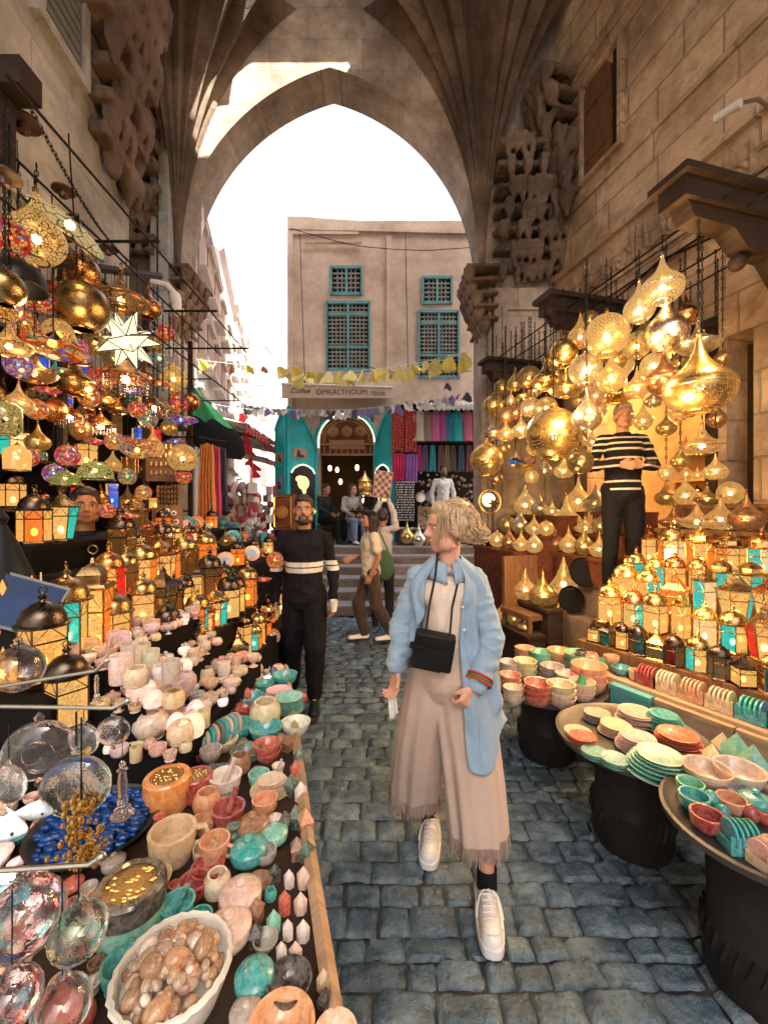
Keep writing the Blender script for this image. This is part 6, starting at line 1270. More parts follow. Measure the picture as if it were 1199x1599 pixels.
for i, (u, v, wd, Y, shp, c, d) in enumerate([(60, 470, 40, 2.3, 0, REDC, 'red and gold'), (165, 590, 34, 2.9, 0, REDC, 'deep red'), (205, 610, 32, 3.0, 1, BLU, 'blue'), (140, 620, 32, 2.7, 0, ORG, 'orange'), (75, 610, 36, 2.3, 1, REDC, 'red'), (232, 655, 28, 3.2, 0, TEA, 'teal'), (30, 570, 40, 1.95, 0, BLU, 'blue and red'), (180, 690, 28, 2.8, 0, AMB, 'amber'), (250, 600, 28, 3.4, 1, ORG, 'orange'), (98, 580, 34, 2.45, 1, GRN, 'green'), (58, 640, 32, 2.2, 0, ORG, 'orange speckled'), (215, 640, 26, 3.0, 0, REDC, 'ruby'), (275, 690, 26, 3.5, 1, BLU, 'sea blue'), (150, 690, 30, 2.6, 1, REDC, 'scarlet'), (85, 740, 30, 2.3, 0, BLU, 'dark blue'), (120, 545, 34, 2.6, 0, PNK, 'pink'), (260, 520, 26, 3.6, 0, REDC, 'cherry'), (175, 510, 30, 2.9, 1, TEA, 'teal'), (200, 745, 26, 2.9, 0, GRN, 'green'), (45, 715, 30, 2.1, 0, REDC, 'crimson'), (225, 770, 24, 3.1, 0, AMB, 'honey'), (288, 745, 24, 3.6, 0, REDC, 'red')]):
    shade_lamp(u, v, wd, Y, (BALL, FLAT)[shp], M_mosaic, c, d + (' round', ' flat')[shp] + ' mosaic lamp in the hanging left cluster')
# star lantern
p = P(198, 532, 2.75); r = 40 / F * 2.75; t = thing('star_lantern', 'white glass star lantern with many points and black seams', 'lamp', p, 0, None, '', sc=r)
phi = (1 + 5 ** .5) / 2; iv = [Vector(q).normalized() for q in [(0, a, b * phi) for a in (-1, 1) for b in (-1, 1)] + [(a, b * phi, 0) for a in (-1, 1) for b in (-1, 1)] + [(b * phi, 0, a) for a in (-1, 1) for b in (-1, 1)]]
fc = [(i, j, k) for i in range(12) for j in range(i + 1, 12) for k in range(j + 1, 12) if all((iv[a] - iv[b]).length < 1.1 for a, b in ((i, j), (j, k), (i, k)))]
m = MB(); e = MB()
for f in fc:
    c = sum((iv[i] for i in f), Vector()) / 3; tip = c.normalized() * 1.25; b3 = [iv[i] * .52 for i in f]
    for i in range(3):
        a_, b_ = b3[i], b3[(i + 1) % 3]; m.add([a_, b_, tip], [(0, 1, 2)]); e.tube([a_, tip], .018, 4)
m.build('glass_point', [glowglass('milk_glass', 0, .26, .12)], t, smooth=0, color=(.9, .75, .5)); e.build('black_seam', [M_black], t); MB().ball((0, 0, 0), .15, 8, 6).build('bulb', [M_bulbw], t); MB().tube([(0, 0, .5), (0, 0, (3.28 - p.z) / r)], .02, 4).build('cord', [M_black], t)
# crystal bells
for (u, v, wd, Y, d) in ((198, 590, 66, 2.8, 'wide copper bell lamp hung with crystal strands'), (242, 636, 40, 3.1, 'dark dome lamp trailing clear crystal strands'), (158, 665, 44, 2.7, 'brass chandelier hung with crystal drops'), (110, 650, 38, 2.5, 'small brown crown lamp with bead fringe')):
    p = P(u, v, Y); r = wd / F * Y / 2; t = thing('bell_lamp', d, 'lamp', p, 0, LG, '', sc=r)
    m = MB(); m.lathe([(1.0, -.05), (.95, .05), (.8, .2), (.55, .4), (.3, .55), (.12, .8), (.05, 1)], 24); m.build('bell', [M_brassO], t, color=BRZ)
    m = MB()
    for k in range(26):
        a = 2 * PI * k / 26; L = rnd.uniform(.4, 1.0)
        for j in range(5): m.ball((.92 * math.cos(a), .92 * math.sin(a), -.1 - L * j / 5), .05, 5, 4)
    m.build('crystal_strand', [M_glint], t); MB().tube([(0, 0, 1), (0, 0, (3.28 - p.z) / r)], .02, 4).build('cord', [M_black], t); MB().ball((0, 0, -.1), .16, 8, 6).build('bulb', [M_bulb], t)
# hanging chain across and ceiling roses
t = thing('iron_chain', 'long iron link chain slanting over the left lamps', 'chain'); a = P(28, 128, 1.9); b = P(215, 420, 3.4); m = MB(); N = 70
for i in range(N):
    c = a.lerp(b, i / N) - Vector((0, 0, .12 * math.sin(PI * i / N))); dd = (b - a).normalized(); sx = Vector((0, 0, 1)) if i % 2 else dd.cross(Vector((0, 0, 1))).normalized()
    m.tube([c + dd * .018 * math.cos(q) + sx * .009 * math.sin(q) for q in [2 * PI * j / 8 for j in range(8)]], .003, 4, closed=True)
m.build('links', [M_black], t)
for (u, v, wd, Y, d) in ((37, 188, 48, 2.0, 'round brown ceramic ceiling rose on the chain'), (100, 296, 32, 2.4, 'smaller brown ceiling rose farther along the chain'), (8, 272, 46, 1.7, 'teal black metal cap at the upper left edge'), (170, 388, 26, 3.0, 'copper ceiling rose beneath the chain end')):
    t = thing('ceiling_rose', d, 'lamp fitting', P(u, v, Y), 0, None, '', sc=wd / F * Y / 2); m = MB(); m.lathe([(1, -.2), (.95, 0), (.5, .12), (.3, .3), (.15, .5), (0, .55)], 20); m.lathe([(.98, -.2), (.4, -.35), (.35, -.8), (.1, -.9)], 20); m.build('cap', [simple('brown_glaze', (.09, .045, .03), .35)], t)
t = thing('wall_bracket', 'dark wooden bracket at the upper left holding the chain', 'bracket', P(-10, 150, 1.85)); m = MB(); m.bb(-.5, .17, -.06, .06, .0, .12); m.bb(-.5, .06, -.05, .05, -.3, -.001); m.build('beam', [M_dark], t)
t = thing('iron_bar', 'dark iron bar holding lamps below the niche', 'bar'); m = MB(); m.tube([P(70, 408, 2.3), P(250, 432, 3.7)], .03, 6); m.build('bar', [M_dark], t)
t = thing('wall_spotlight', 'pale curved pipe with round spotlight head at the pier', 'spotlight'); m = MB(); m.tube([P(238, 440, 3.9), P(262, 446, 3.9), P(276, 462, 3.9)], .03, 8); m.build('arm', [M_white], t); m = MB(); m.tube([P(274, 462, 3.9), P(281, 490, 3.85)], .05, 12); m.build('head', [M_white], t)
# panels and boards
for (u, v, wd, ht, Y, c, d) in ((256, 722, 50, 60, 3.6, (.10, .05, .03), 'dark calligraphy relief panel above the wooden plaque'), (264, 776, 34, 34, 3.5, (.28, .15, .06), 'small engraved wooden plaque lit by a lamp'), (262, 815, 44, 44, 3.4, (.30, .14, .06), 'wooden board with blue eye charms')):
    t = thing('wall_panel', d, 'panel', P(u, v, Y), R(12)); a = wd / F * Y / 2; b = ht / F * Y / 2; m = MB(); m.bb(-a, a, 0, .02, -b, b); m.build('board', [M_paint], t, color=c, smooth=0)
    m = MB()
    if 'eye' in d:
        for ex, ez in ((-.5, .6), (0, .75), (.45, .6), (-.6, .1), (.6, .0), (0, -.2)): m.ball((ex * a, -.004, ez * b), (.022, .006, .022), 10, 6)
        m.build('eye_charm', [M_white], t); m = MB()
        for ex, ez in ((-.5, .6), (0, .75), (.45, .6), (-.6, .1), (.6, .0), (0, -.2)): m.ball((ex * a, -.010, ez * b), (.009, .004, .009), 8, 5)
        m.build('pupil', [M_black], t)
    else:
        for j in range(4):
            zz = b * (.7 - .45 * j); m.tube([(a * (-.8 + 1.6 * i / 14), -.004, zz + .012 * math.sin(i * 2.1 + j)) for i in range(15)], .005, 4)
            for i in range(6): m.bb(a * (-.7 + .28 * i), a * (-.7 + .28 * i) + .006, -.008, 0, zz, zz + .035)
        m.build('relief', [M_gold if 'relief' in d else M_dark], t)
# ---- far left stand with toys and odd things
t = thing('draped_stand', 'black draped stand between the lamps and the dark sweater man', 'stand')
for x0, x1, z in ((-1.9, -1.62, 1.42), (-1.62, -1.38, 1.28), (-1.38, -1.12, 1.14)): m = MB(); m.bb(x0, x1 - .001, 3.2, 4.7, 0, z); m.build('block', [M_blackcloth], t, smooth=0)
m = MB(); m.bb(-1.119, -.86, 3.3, 4.2, 0, .62); m.build('block', [M_blackcloth], t, smooth=0)
t2 = thing('low_ledge', 'low black ledge of little lanterns along the left stand', 'ledge')
m = MB(); m.bb(-.948, -.80, 2.35, 3.15, .0, .68); m.build('block', [M_blackcloth], t2, smooth=0)
for rr_, (x_, y0_, y1_, z_) in enumerate(((-.875, 2.38, 3.1, .68), (-.99, 3.33, 4.15, .62))):
    y_ = y0_
    while y_ < y1_:
        w_ = rnd.uniform(.09, .13); lantern(rnd.choice(['square', 'hex', 'tall', 'cube']), [rnd.choice([AMB, ORG, AMB, REDC, CRM])] * 2 + [rnd.choice([AMB, TEA, BLU, ORG])], rnd.choice([DK, ANT, BRZ]), Vector((x_ + rnd.uniform(-.02, .02), y_ + w_ / 2, z_ + .1 * w_)), w_, 'small lanterns on the low ledges', 'on the %s low ledge' % ('near', 'far')[rr_], rnd.random() < .85); y_ += w_ * .95
def toy(kind, p, r, col, desc, cat):
    t = thing(kind, desc, cat, p, rnd.uniform(-.4, .4), None, '', sc=r)
    if kind == 'egg_lamp':
        obj('glass_shade', CACHE.setdefault('pinecone', MB().lathe([(.5, 0), (.8, .25), (1, .8), (.98, 1.3), (.75, 1.9), (.4, 2.35), (.05, 2.5)], 22).mesh('glass_shade', [M_mosaic])), t, color=col); MB().lathe([(.5, -.2), (.6, -.1), (.5, .02)], 16, cap=True).build('base', [M_gold], t)
    elif kind == 'plush_starfish':
        m = MB()
        for k in range(5): a = PI / 2 + 2 * PI * k / 5; m.cap((0, 0, .8), (.75 * math.cos(a), 0, .8 + .75 * math.sin(a)), .42, .22, 12)
        m.build('body', [M_cloth], t, color=col); m = MB(); m.ball((-.15, -.42, .9), .07, 8, 6); m.ball((.15, -.42, .9), .07, 8, 6); m.build('eye', [M_black], t)
    elif kind == 'plush_ball':
        m = MB(); m.ball((0, 0, .8), (1, .9, .85), 16, 10); m.build('body', [M_cloth], t, color=col); m = MB(); m.ball((.1, -.8, .75), (.4, .2, .35), 12, 8); m.build('snout', [M_cloth], t, color=(.8, .3, .08)); m = MB(); m.ball((-.4, -.7, 1.1), .12, 8, 6); m.ball((.5, -.65, 1.1), .12, 8, 6); m.build('eye', [M_black], t)
    elif kind == 'ceramic_dish':
        m = MB(); m.lathe([(.2, .0), (.9, .1), (1, .16), (.85, .14), (0, .05)], 24, T=Matrix.Rotation(R(65), 3, 'X')); m.build('plate', [M_alab], t, color=col)
        m = MB(); m.lathe([(.0, .08), (.5, .10), (.55, .12), (.0, .12)], 20, T=Matrix.Rotation(R(65), 3, 'X')); m.build('painted_centre', [M_paint], t, color=tuple(1 - .8 * x for x in col))
toy('egg_lamp', P(304, 852, 3.9), .10, (.8, .02, .01), 'glowing red glass egg lamp on the draped stand', 'lamp'); toy('egg_lamp', P(346, 890, 3.9), .05, REDC, 'smaller red glass egg lamp on the draped stand', 'lamp')
toy('plush_starfish', P(290, 866, 3.5), .10, (.8, .35, .10), 'orange plush starfish beside the red egg lamp', 'toy'); toy('plush_ball', P(335, 880, 3.7), .09, (.75, .30, .12), 'orange plush fish toy on the draped stand', 'toy'); toy('plush_ball', P(366, 850, 4.0), .07, (.05, .35, .45), 'teal plush fish toy on the draped stand', 'toy'); toy('plush_ball', P(240, 836, 3.4), .07, (.6, .25, .3), 'pink plush toy left of the starfish', 'toy'); toy('plush_ball', P(322, 862, 4.0), .07, (.25, .4, .6), 'pale blue plush toy behind the starfish', 'toy'); toy('plush_ball', P(262, 850, 3.45), .06, (.85, .6, .2), 'yellow plush toy left of the starfish', 'toy')
k = 0
for y, x, z in [(yy, xx, zz) for xx, zz in ((-1.76, 1.42), (-1.5, 1.28), (-1.25, 1.14)) for yy in (3.28, 3.48, 3.68, 3.88, 4.08, 4.28, 4.48)]:
    k += 1; q = rnd.random(); ar = 'on the draped stand'; p = Vector((x + rnd.uniform(-.03, .03), y, z + .002))
    if q < .35: toy('ceramic_dish', p + Vector((0, 0, .07)), .075, rnd.choice([MINT, CREAM, WHITE, TURQ, ORNG]), 'propped painted ceramic dish', 'dish'); THINGS[-1][2] = ar
    elif q < .6: lantern(rnd.choice(['hex', 'square']), [rnd.choice([AMB, REDC, ORG])] * 2, DK, p + Vector((0, 0, .015)), .12, 'small lanterns of the draped stand', ar)
    elif q < .8: good(rnd.choice(['goblet', 'jar', 'ball vase']), 0, 0, 0, rnd.choice([CORAL, TURQ, WHITE, NAVY, ORNG]), ar, p=p, r=.045)
    else: r_ = .055; pendant(rnd.choice(['onion', 'teardrop']), 'dots', BRZ, p + Vector((0, 0, r_ * .92)), r_, None, 'small lamps of the draped stand', ar, True, noun='lamp')
# small lamps hung on the street side of the stand
for i, (u, v, c, d) in enumerate([(330, 990, REDC, 'red'), (345, 985, ORG, 'orange'), (365, 990, AMB, 'amber'), (390, 935, AMB, 'amber'), (420, 952, AMB, 'amber'), (352, 932, REDC, 'red'), (412, 905, REDC, 'red'), (430, 875, ORG, 'orange'), (402, 985, CRM, 'cream'), (375, 955, ORG, 'orange'), (345, 1010, AMB, 'amber'), (300, 960, AMB, 'amber'), (315, 930, REDC, 'red'), (425, 995, CRM, 'cream')]):
    shade_lamp(u, v, 26, 3.15, BALL if i % 2 else FLAT, M_mosaic, c, 'small ' + d + (' round' if i % 2 else ' flat') + ' mosaic lamp', top=None, name='mosaic_lamp'); THINGS[-1][2] = 'on the street side of the draped stand'
    if i % 3 == 0: MB().tube([(0, 0, .3), (.3, 0, 2), (.8, 0, 2.6)], .05, 5).build('hook', [M_black], THINGS[-1][0])
for (u, v, wd, Y, c, d) in ((258, 935, 60, 3.1, (.8, .55, .3), 'star patterned brown fabric panel hanging in the stall'),): pass
# dark spheres/carved boxes by the man
for (u, v, wd, ht, Y, d) in ((442, 800, 32, 56, 4.9, 'dark wooden box shelf with a painted plate'), (425, 870, 24, 60, 4.6, 'carved wooden frame standing on the stand'), (462, 820, 40, 44, 5.1, 'open wooden display cabinet with brass ornament')):
    t = thing('wooden_cabinet', d, 'cabinet', P(u, v, Y), R(-8)); a = wd / F * Y / 2; b = ht / F * Y / 2; m = MB(); m.bb(-a, a, 0, .15, -b, b); m.build('body', [M_red], t, smooth=0); m = MB(); m.tube([(-a * .85, -.005, -b * .85), (a * .85, -.005, -b * .85), (a * .85, -.005, b * .85), (-a * .85, -.005, b * .85)], .012, 5, closed=True); m.lathe([(0, 0), (a * .6, .01), (a * .65, .02), (0, .02)], 20, (0, -.01, 0), T=Matrix.Rotation(PI / 2, 3, 'X')); m.build('brass_ornament', [M_gold], t)
    m = MB(); m.bb(-a * .9, a * .9, .01, .14, -P(u, v, Y).z, -b - .001); m.build('support', [M_blackcloth], t, smooth=0)
# garments and scarves hanging by the left pier
def cloth_strip(desc, p, wd, h, col, cat='scarf', name='hanging_scarf', folds=5, mat=None, grp='garments on display', rz=0, amp=.02, taper=.7):
    t = thing(name, desc, cat, p, rz, grp)
    def fn(u, v): x = (u - .5) * wd * (taper + (1 - taper) * v); return (x, amp * math.sin(u * folds * 6.28 + v * 2) + .01 * math.sin(v * 9), -v * h - .01 * math.sin(u * 9))
    m = MB(); m.grid(fn, 40, 16); o = m.build('cloth', [mat or M_cloth], t, color=col); md = o.modifiers.new('thick', 'SOLIDIFY'); md.thickness = .006
    m = MB(); m.tube([(-wd * taper / 2, 0, 0), (0, 0, .05), (wd * taper / 2, 0, 0)], .006, 5); m.tube([(0, 0, .05), (0, 0, .1)], .004, 4); m.build('hanger', [M_black], t); return t
cloth_strip('long orange scarf hanging beside the left pier', P(323, 694, 4.5), .2, .82, (.62, .22, .05)); cloth_strip('long magenta scarf beside the orange scarf', P(336, 698, 4.7), .14, .78, (.55, .03, .14)); cloth_strip('dark blue garment behind the magenta scarf', P(345, 700, 5.0), .16, .7, (.02, .03, .07))
t = thing('scarf_rail', 'short black rail holding the scarves at the left', 'rail'); m = MB(); m.tube([P(310, 683, 4.3), P(352, 690, 5.2)], .01, 6); m.tube([P(310, 683, 4.3), P(300, 683, 4.3) + Vector((-.6, 0, 0))], .01, 6); m.build('bar', [M_black], t)
# shop clothes under the awning at the cafe building
rail = thing('clothes_rail', 'two black rails of clothes under the white awning', 'rail'); m = MB(); m.tube([(fx(606), FY - .55, fz(648)), (3.3, FY - .55, fz(648))], .012, 6); m.tube([(fx(650), FY - .5, fz(700)), (3.3, FY - .5, fz(700))], .012, 6); m.build('bar', [M_black], rail)
t = thing('shop_recess', 'dark open shopfront full of wares right of the cafe', 'shop'); m = MB(); m.bb(fx(618), 3.4, FY - .02, FY - .001, .9, fz(632)); m.build('backdrop', [M_recess_shade], t, smooth=0)  # flat dark sheet painted as the shade inside the shopfront
m = MB(); m.bb(fx(650), 3.4, FY - .5, FY - .03, fz(845), fz(792)); m.build('counter', [M_board], t, smooth=0)
m = MB()
for k in range(220): m.ball((rnd.uniform(fx(652), fx(735)), FY - .5 + rnd.uniform(-.02, .02), rnd.uniform(fz(838), fz(742))), rnd.uniform(.015, .045), 6, 4)
o = m.build('jewellery', [simple('mixed_trinkets', (.45, .36, .26), .4, .3, var=.8, vscale=14)], t); o['kind'] = 'stuff'
for i, (u, c, d) in enumerate([(653, (.6, .55, .45), 'cream embroidered tunic'), (662, (.25, .2, .15), 'brown embroidered tunic'), (676, (.55, .15, .35), 'pink and peach dress'), (687, (.45, .08, .3), 'purple dress'), (694, (.02, .2, .35), 'deep blue dress'), (708, (.02, .42, .48), 'bright turquoise dress'), (723, (.62, .18, .32), 'rose pink dress'), (735, (.5, .06, .2), 'crimson dress'), (747, (.2, .3, .5), 'slate blue dress')]):
    p = Vector((fx(u), FY - .57, fz(652))); t = thing('hanging_dress', d + ' on a mannequin bust under the awning', 'dress', p, rnd.uniform(-.2, .2), 'dresses under the awning')
    m = MB(); sec = [(.02, .03), (.07, .0), (.10, -.05), (.12, -.12), (.11, -.3), (.12, -.45), (.15, -.6), (.17, -.68)]
    m.lathe([(max(.03, r), z) for r, z in sec], 20, sy=.55); m.cap((.10, 0, -.06), (.17, 0, -.26), .035, .03, 8); m.cap((-.10, 0, -.06), (-.17, 0, -.26), .035, .03, 8); m.build('dress', [M_cloth], t, color=c)
    m = MB(); m.lathe([(.035, -.03), (.04, .02), (.05, .07), (.03, .12), (0, .13)], 12); m.build('bust', [M_white], t); m = MB(); m.tube([(0, 0, .12), (0, 0, .2)], .005, 4); m.build('hook', [M_black], t)
for i, (u, c, d) in enumerate([(652, (.5, .03, .18), 'crimson'), (661, (.12, .1, .2), 'dark violet'), (672, (.03, .4, .42), 'turquoise'), (684, (.2, .1, .12), 'maroon'), (693, (.25, .22, .08), 'olive'), (702, (.15, .1, .1), 'brown'), (714, (.05, .15, .2), 'petrol'), (726, (.3, .1, .15), 'wine red'), (738, (.2, .15, .2), 'grey')]):
    cloth_strip(d + ' shawl in the lower row under the awning', Vector((fx(u), FY - .5, fz(701))), .15, .6, c, 'shawl', 'hanging_shawl', 3)
M_pat = NT('patterned_red'); v_ = M_pat.voro(38); M_pat.set(M_pat.p, 'Base Color', M_pat.ramp(v_, [(.25, (.55, .25, .12)), (.4, (.5, .02, .02)), (.7, (.2, .02, .03))])); M_pat.set(M_pat.p, 'Roughness', .85)
for u, v, h, c, mt, d in ((620, 650, 62, (1, 1, 1), M_pat.m, 'red patterned scarf at the top left of the stack'), (639, 650, 62, (1, 1, 1), M_pat.m, 'red and black patterned scarf beside it, upper right'), (621, 714, 40, (.5, .01, .09), None, 'plain crimson scarf under the patterned scarves'), (640, 715, 42, (.26, .1, .42), None, 'purple scarf under the patterned scarves')):
    cloth_strip(d, Vector((fx(u), FY - .6, fz(v))), .27, h * K, c, 'scarf', 'hanging_scarf', 4, mt, amp=.012, taper=1)
t = thing('jewellery_board', 'black board covered with silver jewellery below the scarves', 'display board', (fx(631), FY - .6, fz(815))); m = MB(); m.bb(-.22, .22, 0, .03, 0, .95); m.build('board', [M_black], t, smooth=0)
m = MB()
for i in range(9):
    for j in range(16): m.ball((-.19 + i * .047 + rnd.uniform(-.01, .01), -.012, .05 + j * .057), (.012, .006, .02), 6, 4)
o = m.build('earring', [simple('silver', (.7, .68, .66), .3, .9)], t); o['kind'] = 'stuff'
m = MB(); m.bb(-.2, -.16, 0, .03, -.8 + .0, 0); m.bb(.16, .2, 0, .03, -.8, 0); m.build('leg', [M_black], t, smooth=0)
t = thing('stall_counter', 'low dark counter of trinkets at the top of the steps', 'counter', (fx(640), FY - 1.1, .9)); m = MB(); m.bb(-.35, 1.6, -.25, .25, 0, .32); m.build('body', [M_dark], t, smooth=0); m = MB()
for k in range(120): m.ball((rnd.uniform(-.33, 1.5), rnd.uniform(-.22, .2), .34), rnd.uniform(.02, .04), 6, 4)
o = m.build('trinket', [simple('mixed_trinkets', (.45, .36, .26), .4)], t); o['kind'] = 'stuff'
for (u, v, d) in ((636, 838, 'gold teardrop lamp on the top step, behind the woman'), (654, 842, 'silvery teardrop lamp on the top step, behind the woman')):
    p = P(u, v, 7.6); r = .13; on_ = pendant('teardrop', 'plain', GOLD if 'gold' in d else SIL, p, r, None, None, '', False); THINGS[-1][1] = d
for (u, v) in ((654, 778), (668, 777)):
    t = thing('brass_plate', 'round grey metal plate ' + ('left' if u < 660 else 'right') + ' of the pair behind the white shirt man', 'plate', (fx(u), FY - .55, fz(v))); MB().lathe([(0, 0), (.09, 0), (.12, .02), (.09, .01), (0, .015)], 20, T=Matrix.Rotation(PI / 2, 3, 'X')).build('plate', [M_steel], t)
# postcard rack held up, cafe table
t = thing('cafe_table', 'small black cafe table with cups on the terrace', 'table', (fx(562) * .92, 9.2, .9)); MB().lathe([(0, .7), (.28, .7), (.28, .73), (0, .73)], 24).build('tabletop', [M_black], t); MB().tube([(0, 0, .02), (0, 0, .7)], .02, 8).lathe([(.18, 0), (.18, .02), (0, .03)], 16).build('leg', [M_black], t)
for k in range(4): o = MB().lathe([(.02, 0), (.03, .02), (.035, .06)], 10).build('tea_glass', [M_gold], loc=(fx(562) * .92 - .15 + .1 * k, 9.1 + .05 * (k % 2), 1.632)); tag(o, 'small tea glass on the cafe table', 'glass', 'tea glasses on the cafe table')
for (x, dsc) in ((fx(548) * .92, 'left cafe chair'), (fx(585) * .92, 'right cafe chair')):
    t = thing('cafe_chair', 'black wooden ' + dsc + ' on the terrace', 'chair', (x, 9.35, .9)); MB().bb(-.2, .2, -.2, .2, .42, .46).build('seat', [M_black], t); MB().bb(-.2, .2, .17, .21, .46, .9).build('backrest', [M_black], t)
    for a in (-.18, .18):
        for b in (-.18, .18): MB().bb(a - .015, a + .015, b - .015, b + .015, 0, .42).build('leg', [M_black], t)
for (u, v, Y, r, d) in ((570, 760, 9.0, .16, 'ornate golden lantern standing left of the raised board'),):
    t = thing('golden_lantern', d, 'lantern', P(u, v, Y), 0, None, '', sc=.22); MB().lathe([(.4, -.9), (.5, -.8), (.45, -.6), (.6, -.4), (.62, .2), (.5, .4), (.7, .5), (.5, .75), (.2, 1.0), (.1, 1.3), (0, 1.6)], 12).build('body', [M_gold], t); MB().ball((0, 0, -.1), .65, 8, 6).build('glow_glass', [M_mosaic], t, color=AMB); MB().tube([(0, 0, -.9), (0, 0, -(P(u, v, Y).z - .9) / .22)], .06, 6).build('post', [M_dark], t)
# bunting strings
def bunting(a, b, sag, n, cols, desc, size, grp):
    t = thing('bunting_string', desc, 'bunting string'); m = MB(); pts = [a.lerp(b, i / 24) - Vector((0, 0, sag * 4 * (i / 24) * (1 - i / 24))) for i in range(25)]; m.tube(pts, .004, 4); m.build('cord', [M_white], t)
    for i in range(n):
        f = (i + .5) / n; p = a.lerp(b, f) - Vector((0, 0, sag * 4 * f * (1 - f))); s = size * rnd.uniform(.7, 1.2); c = rnd.choice(cols); an = rnd.uniform(-.9, .9)
        q = MB(); tw = rnd.uniform(-.6, .6)
        q.grid(lambda u_, v_: ((u_ - .5) * s * (1.2 - 1.05 * abs(v_ - .45) ** .5 * (1 if v_ < .45 else -.5)) * .8, tw * v_ * s * .9 + .05 * math.sin(u_ * 5) * v_, -v_ * s * 1.05 + .02 * math.sin(u_ * 7) - .25 * s * v_ * abs(u_ - .5)), 4, 6)
        o = q.build('pennant', [M_cloth], t, color=c); o.location = p; o.rotation_euler = (rnd.uniform(-.5, .9), an * .7, rnd.uniform(-.8, .8))
YEL = (.85, .72, .16)
bunting(P(300, 560, 7.2), P(470, 572, 7.5), .05, 7, [YEL, (.7, .3, .2)], 'string of faded yellow flags over the alley', .14, 1)
bunting(P(428, 575, 8), P(735, 548, 6.6), .18, 17, [YEL, (.8, .72, .3)], 'upper string of yellow flags before the windows', .20, 1)
bunting(P(440, 582, 8.4), P(735, 550, 7.0), .2, 14, [YEL, (.7, .62, .2)], 'sagging second string of yellow flags', .17, 1)
bunting(P(380, 632, 8.6), P(735, 612, 6.6), .2, 40, [(.25, .2, .5), (.6, .6, .62), (.1, .1, .14), (.65, .62, .7)], 'string of purple and silver pennants before the cafe sign', .13, 1)
bunting(P(320, 628, 7.8), P(430, 640, 8.2), .05, 12, [(.06, .06, .07), (.3, .25, .5), (.7, .7, .7)], 'dark pennants crossing the alley', .12, 1)
bunting(P(375, 640, 8.5), P(400, 740, 9.5), .0, 9, [(.7, .03, .05)], 'vertical string of red pennants in the alley', .18, 1)
bunting(P(560, 655, 8.6), P(735, 580, 6.4), .05, 3, [(.1, .1, .12)], 'bare drooping cable with few scraps by the arch', .10, 1)
# alley awnings and clutter
t = thing('green_cloth', 'bright green cloth draped over the alley stall', 'cloth', P(318, 585, 5.6)); m = MB(); m.grid(lambda u, v: (-.22 + .5 * u * v + .1 * u, .1 * math.sin(u * 7), -v * .55 - .15 * u + .03 * math.sin(u * 12)), 14, 10); m.build('cloth', [M_cloth], t, color=(.03, .42, .14))
t = thing('black_parasol', 'black parasol tilted over the alley stall', 'parasol', P(340, 655, 6.3), R(30)); m = MB()
m.lathe([(.62, -.32), (.5, -.15), (.3, -.03), (.02, .05)], 10); o = m.build('canopy', [M_blackcloth], t); t.rotation_euler = (R(15), R(35), 0); MB().tube([(0, 0, .1), (0, 0, -1.6)], .015, 6).build('pole', [M_steel], t)
def clutter(desc, name, x0, x1, y0, y1, z0, z1, n, cols, r0, r1, cat='stall'):
    t = thing(name, desc, cat, (0, 0, 0)); m = MB(); m.bb(x0, x1, y0, y1, 0, z0); m.build('counter', [M_dark], t, smooth=0)
    for c in cols:
        q = MB()
        for _ in range(n // len(cols)):
            p = (rnd.uniform(x0, x1), rnd.uniform(y0 - .05, y0 + .1) if rnd.random() < .5 else rnd.uniform(y0, y1), rnd.uniform(z0, z1)); r = rnd.uniform(r0, r1)
            if rnd.random() < .5: q.box(p, (r * 2, r, r * 2.4), rz=rnd.uniform(0, 3))
            else: q.ball(p, (r, r, r * 1.2), 7, 5)
        o = q.build('wares', [M_paint], t, color=c); o['kind'] = 'stuff'
clutter('crowded stall of pale wares by the alley mouth', 'alley_stall', -2.75, -1.75, 6.4, 7.6, .95, 1.25, 150, [(.6, .55, .5), (.05, .35, .4), (.5, .1, .1), (.1, .08, .07)], .03, .07)
clutter('second alley stall under white awnings', 'alley_stall', -3.2, -2.5, 8.2, 11, 1.0, 2.1, 160, [(.7, .66, .62), (.4, .35, .33), (.5, .06, .08)], .04, .10)
clutter('little stall of plates and charms left of the steps', 'alley_stall', -1.75, -1.3, 5.0, 5.9, .75, 1.1, 100, [(.6, .55, .5), (.05, .3, .35), (.1, .05, .03)], .02, .05)
for i, (u, v, Y, d) in enumerate(((385, 690, 10.5, 'nearer white striped awning sloping over the alley'), (395, 715, 12.5, 'farther white awning sloping over the alley'), (360, 668, 9, 'low white awning by the alley mouth'))):
    t = thing('alley_awning', d, 'awning', P(u, v, Y)); m = MB(); m.grid(lambda a, b: ((a - .5) * 1.5, (b - .5) * 2.4, .35 * (.5 - a) + .03 * math.sin(b * 30)), 6, 40); o = m.build('sheet', [M_canopyc], t); o.modifiers.new('t', 'SOLIDIFY').thickness = .01
    m = MB()
    for k in range(12): m.box((.74, -1.15 + k * .2, -.24), (.01, .12, .18))
    m.build('hanging_tag', [simple('tag_red', (.55, .08, .08), .7)], t)
for p, e in ((P(60, 620, 1.9), 5), (P(180, 640, 2.6), 6), (P(240, 880, 2.7), 4), (P(130, 960, 1.7), 4), (P(290, 950, 2.9), 3), (P(100, 520, 2.0), 4), (Vector((-2.0, 3.2, 2.2)), 4)): lamp_fill(p, e * EL * .35)
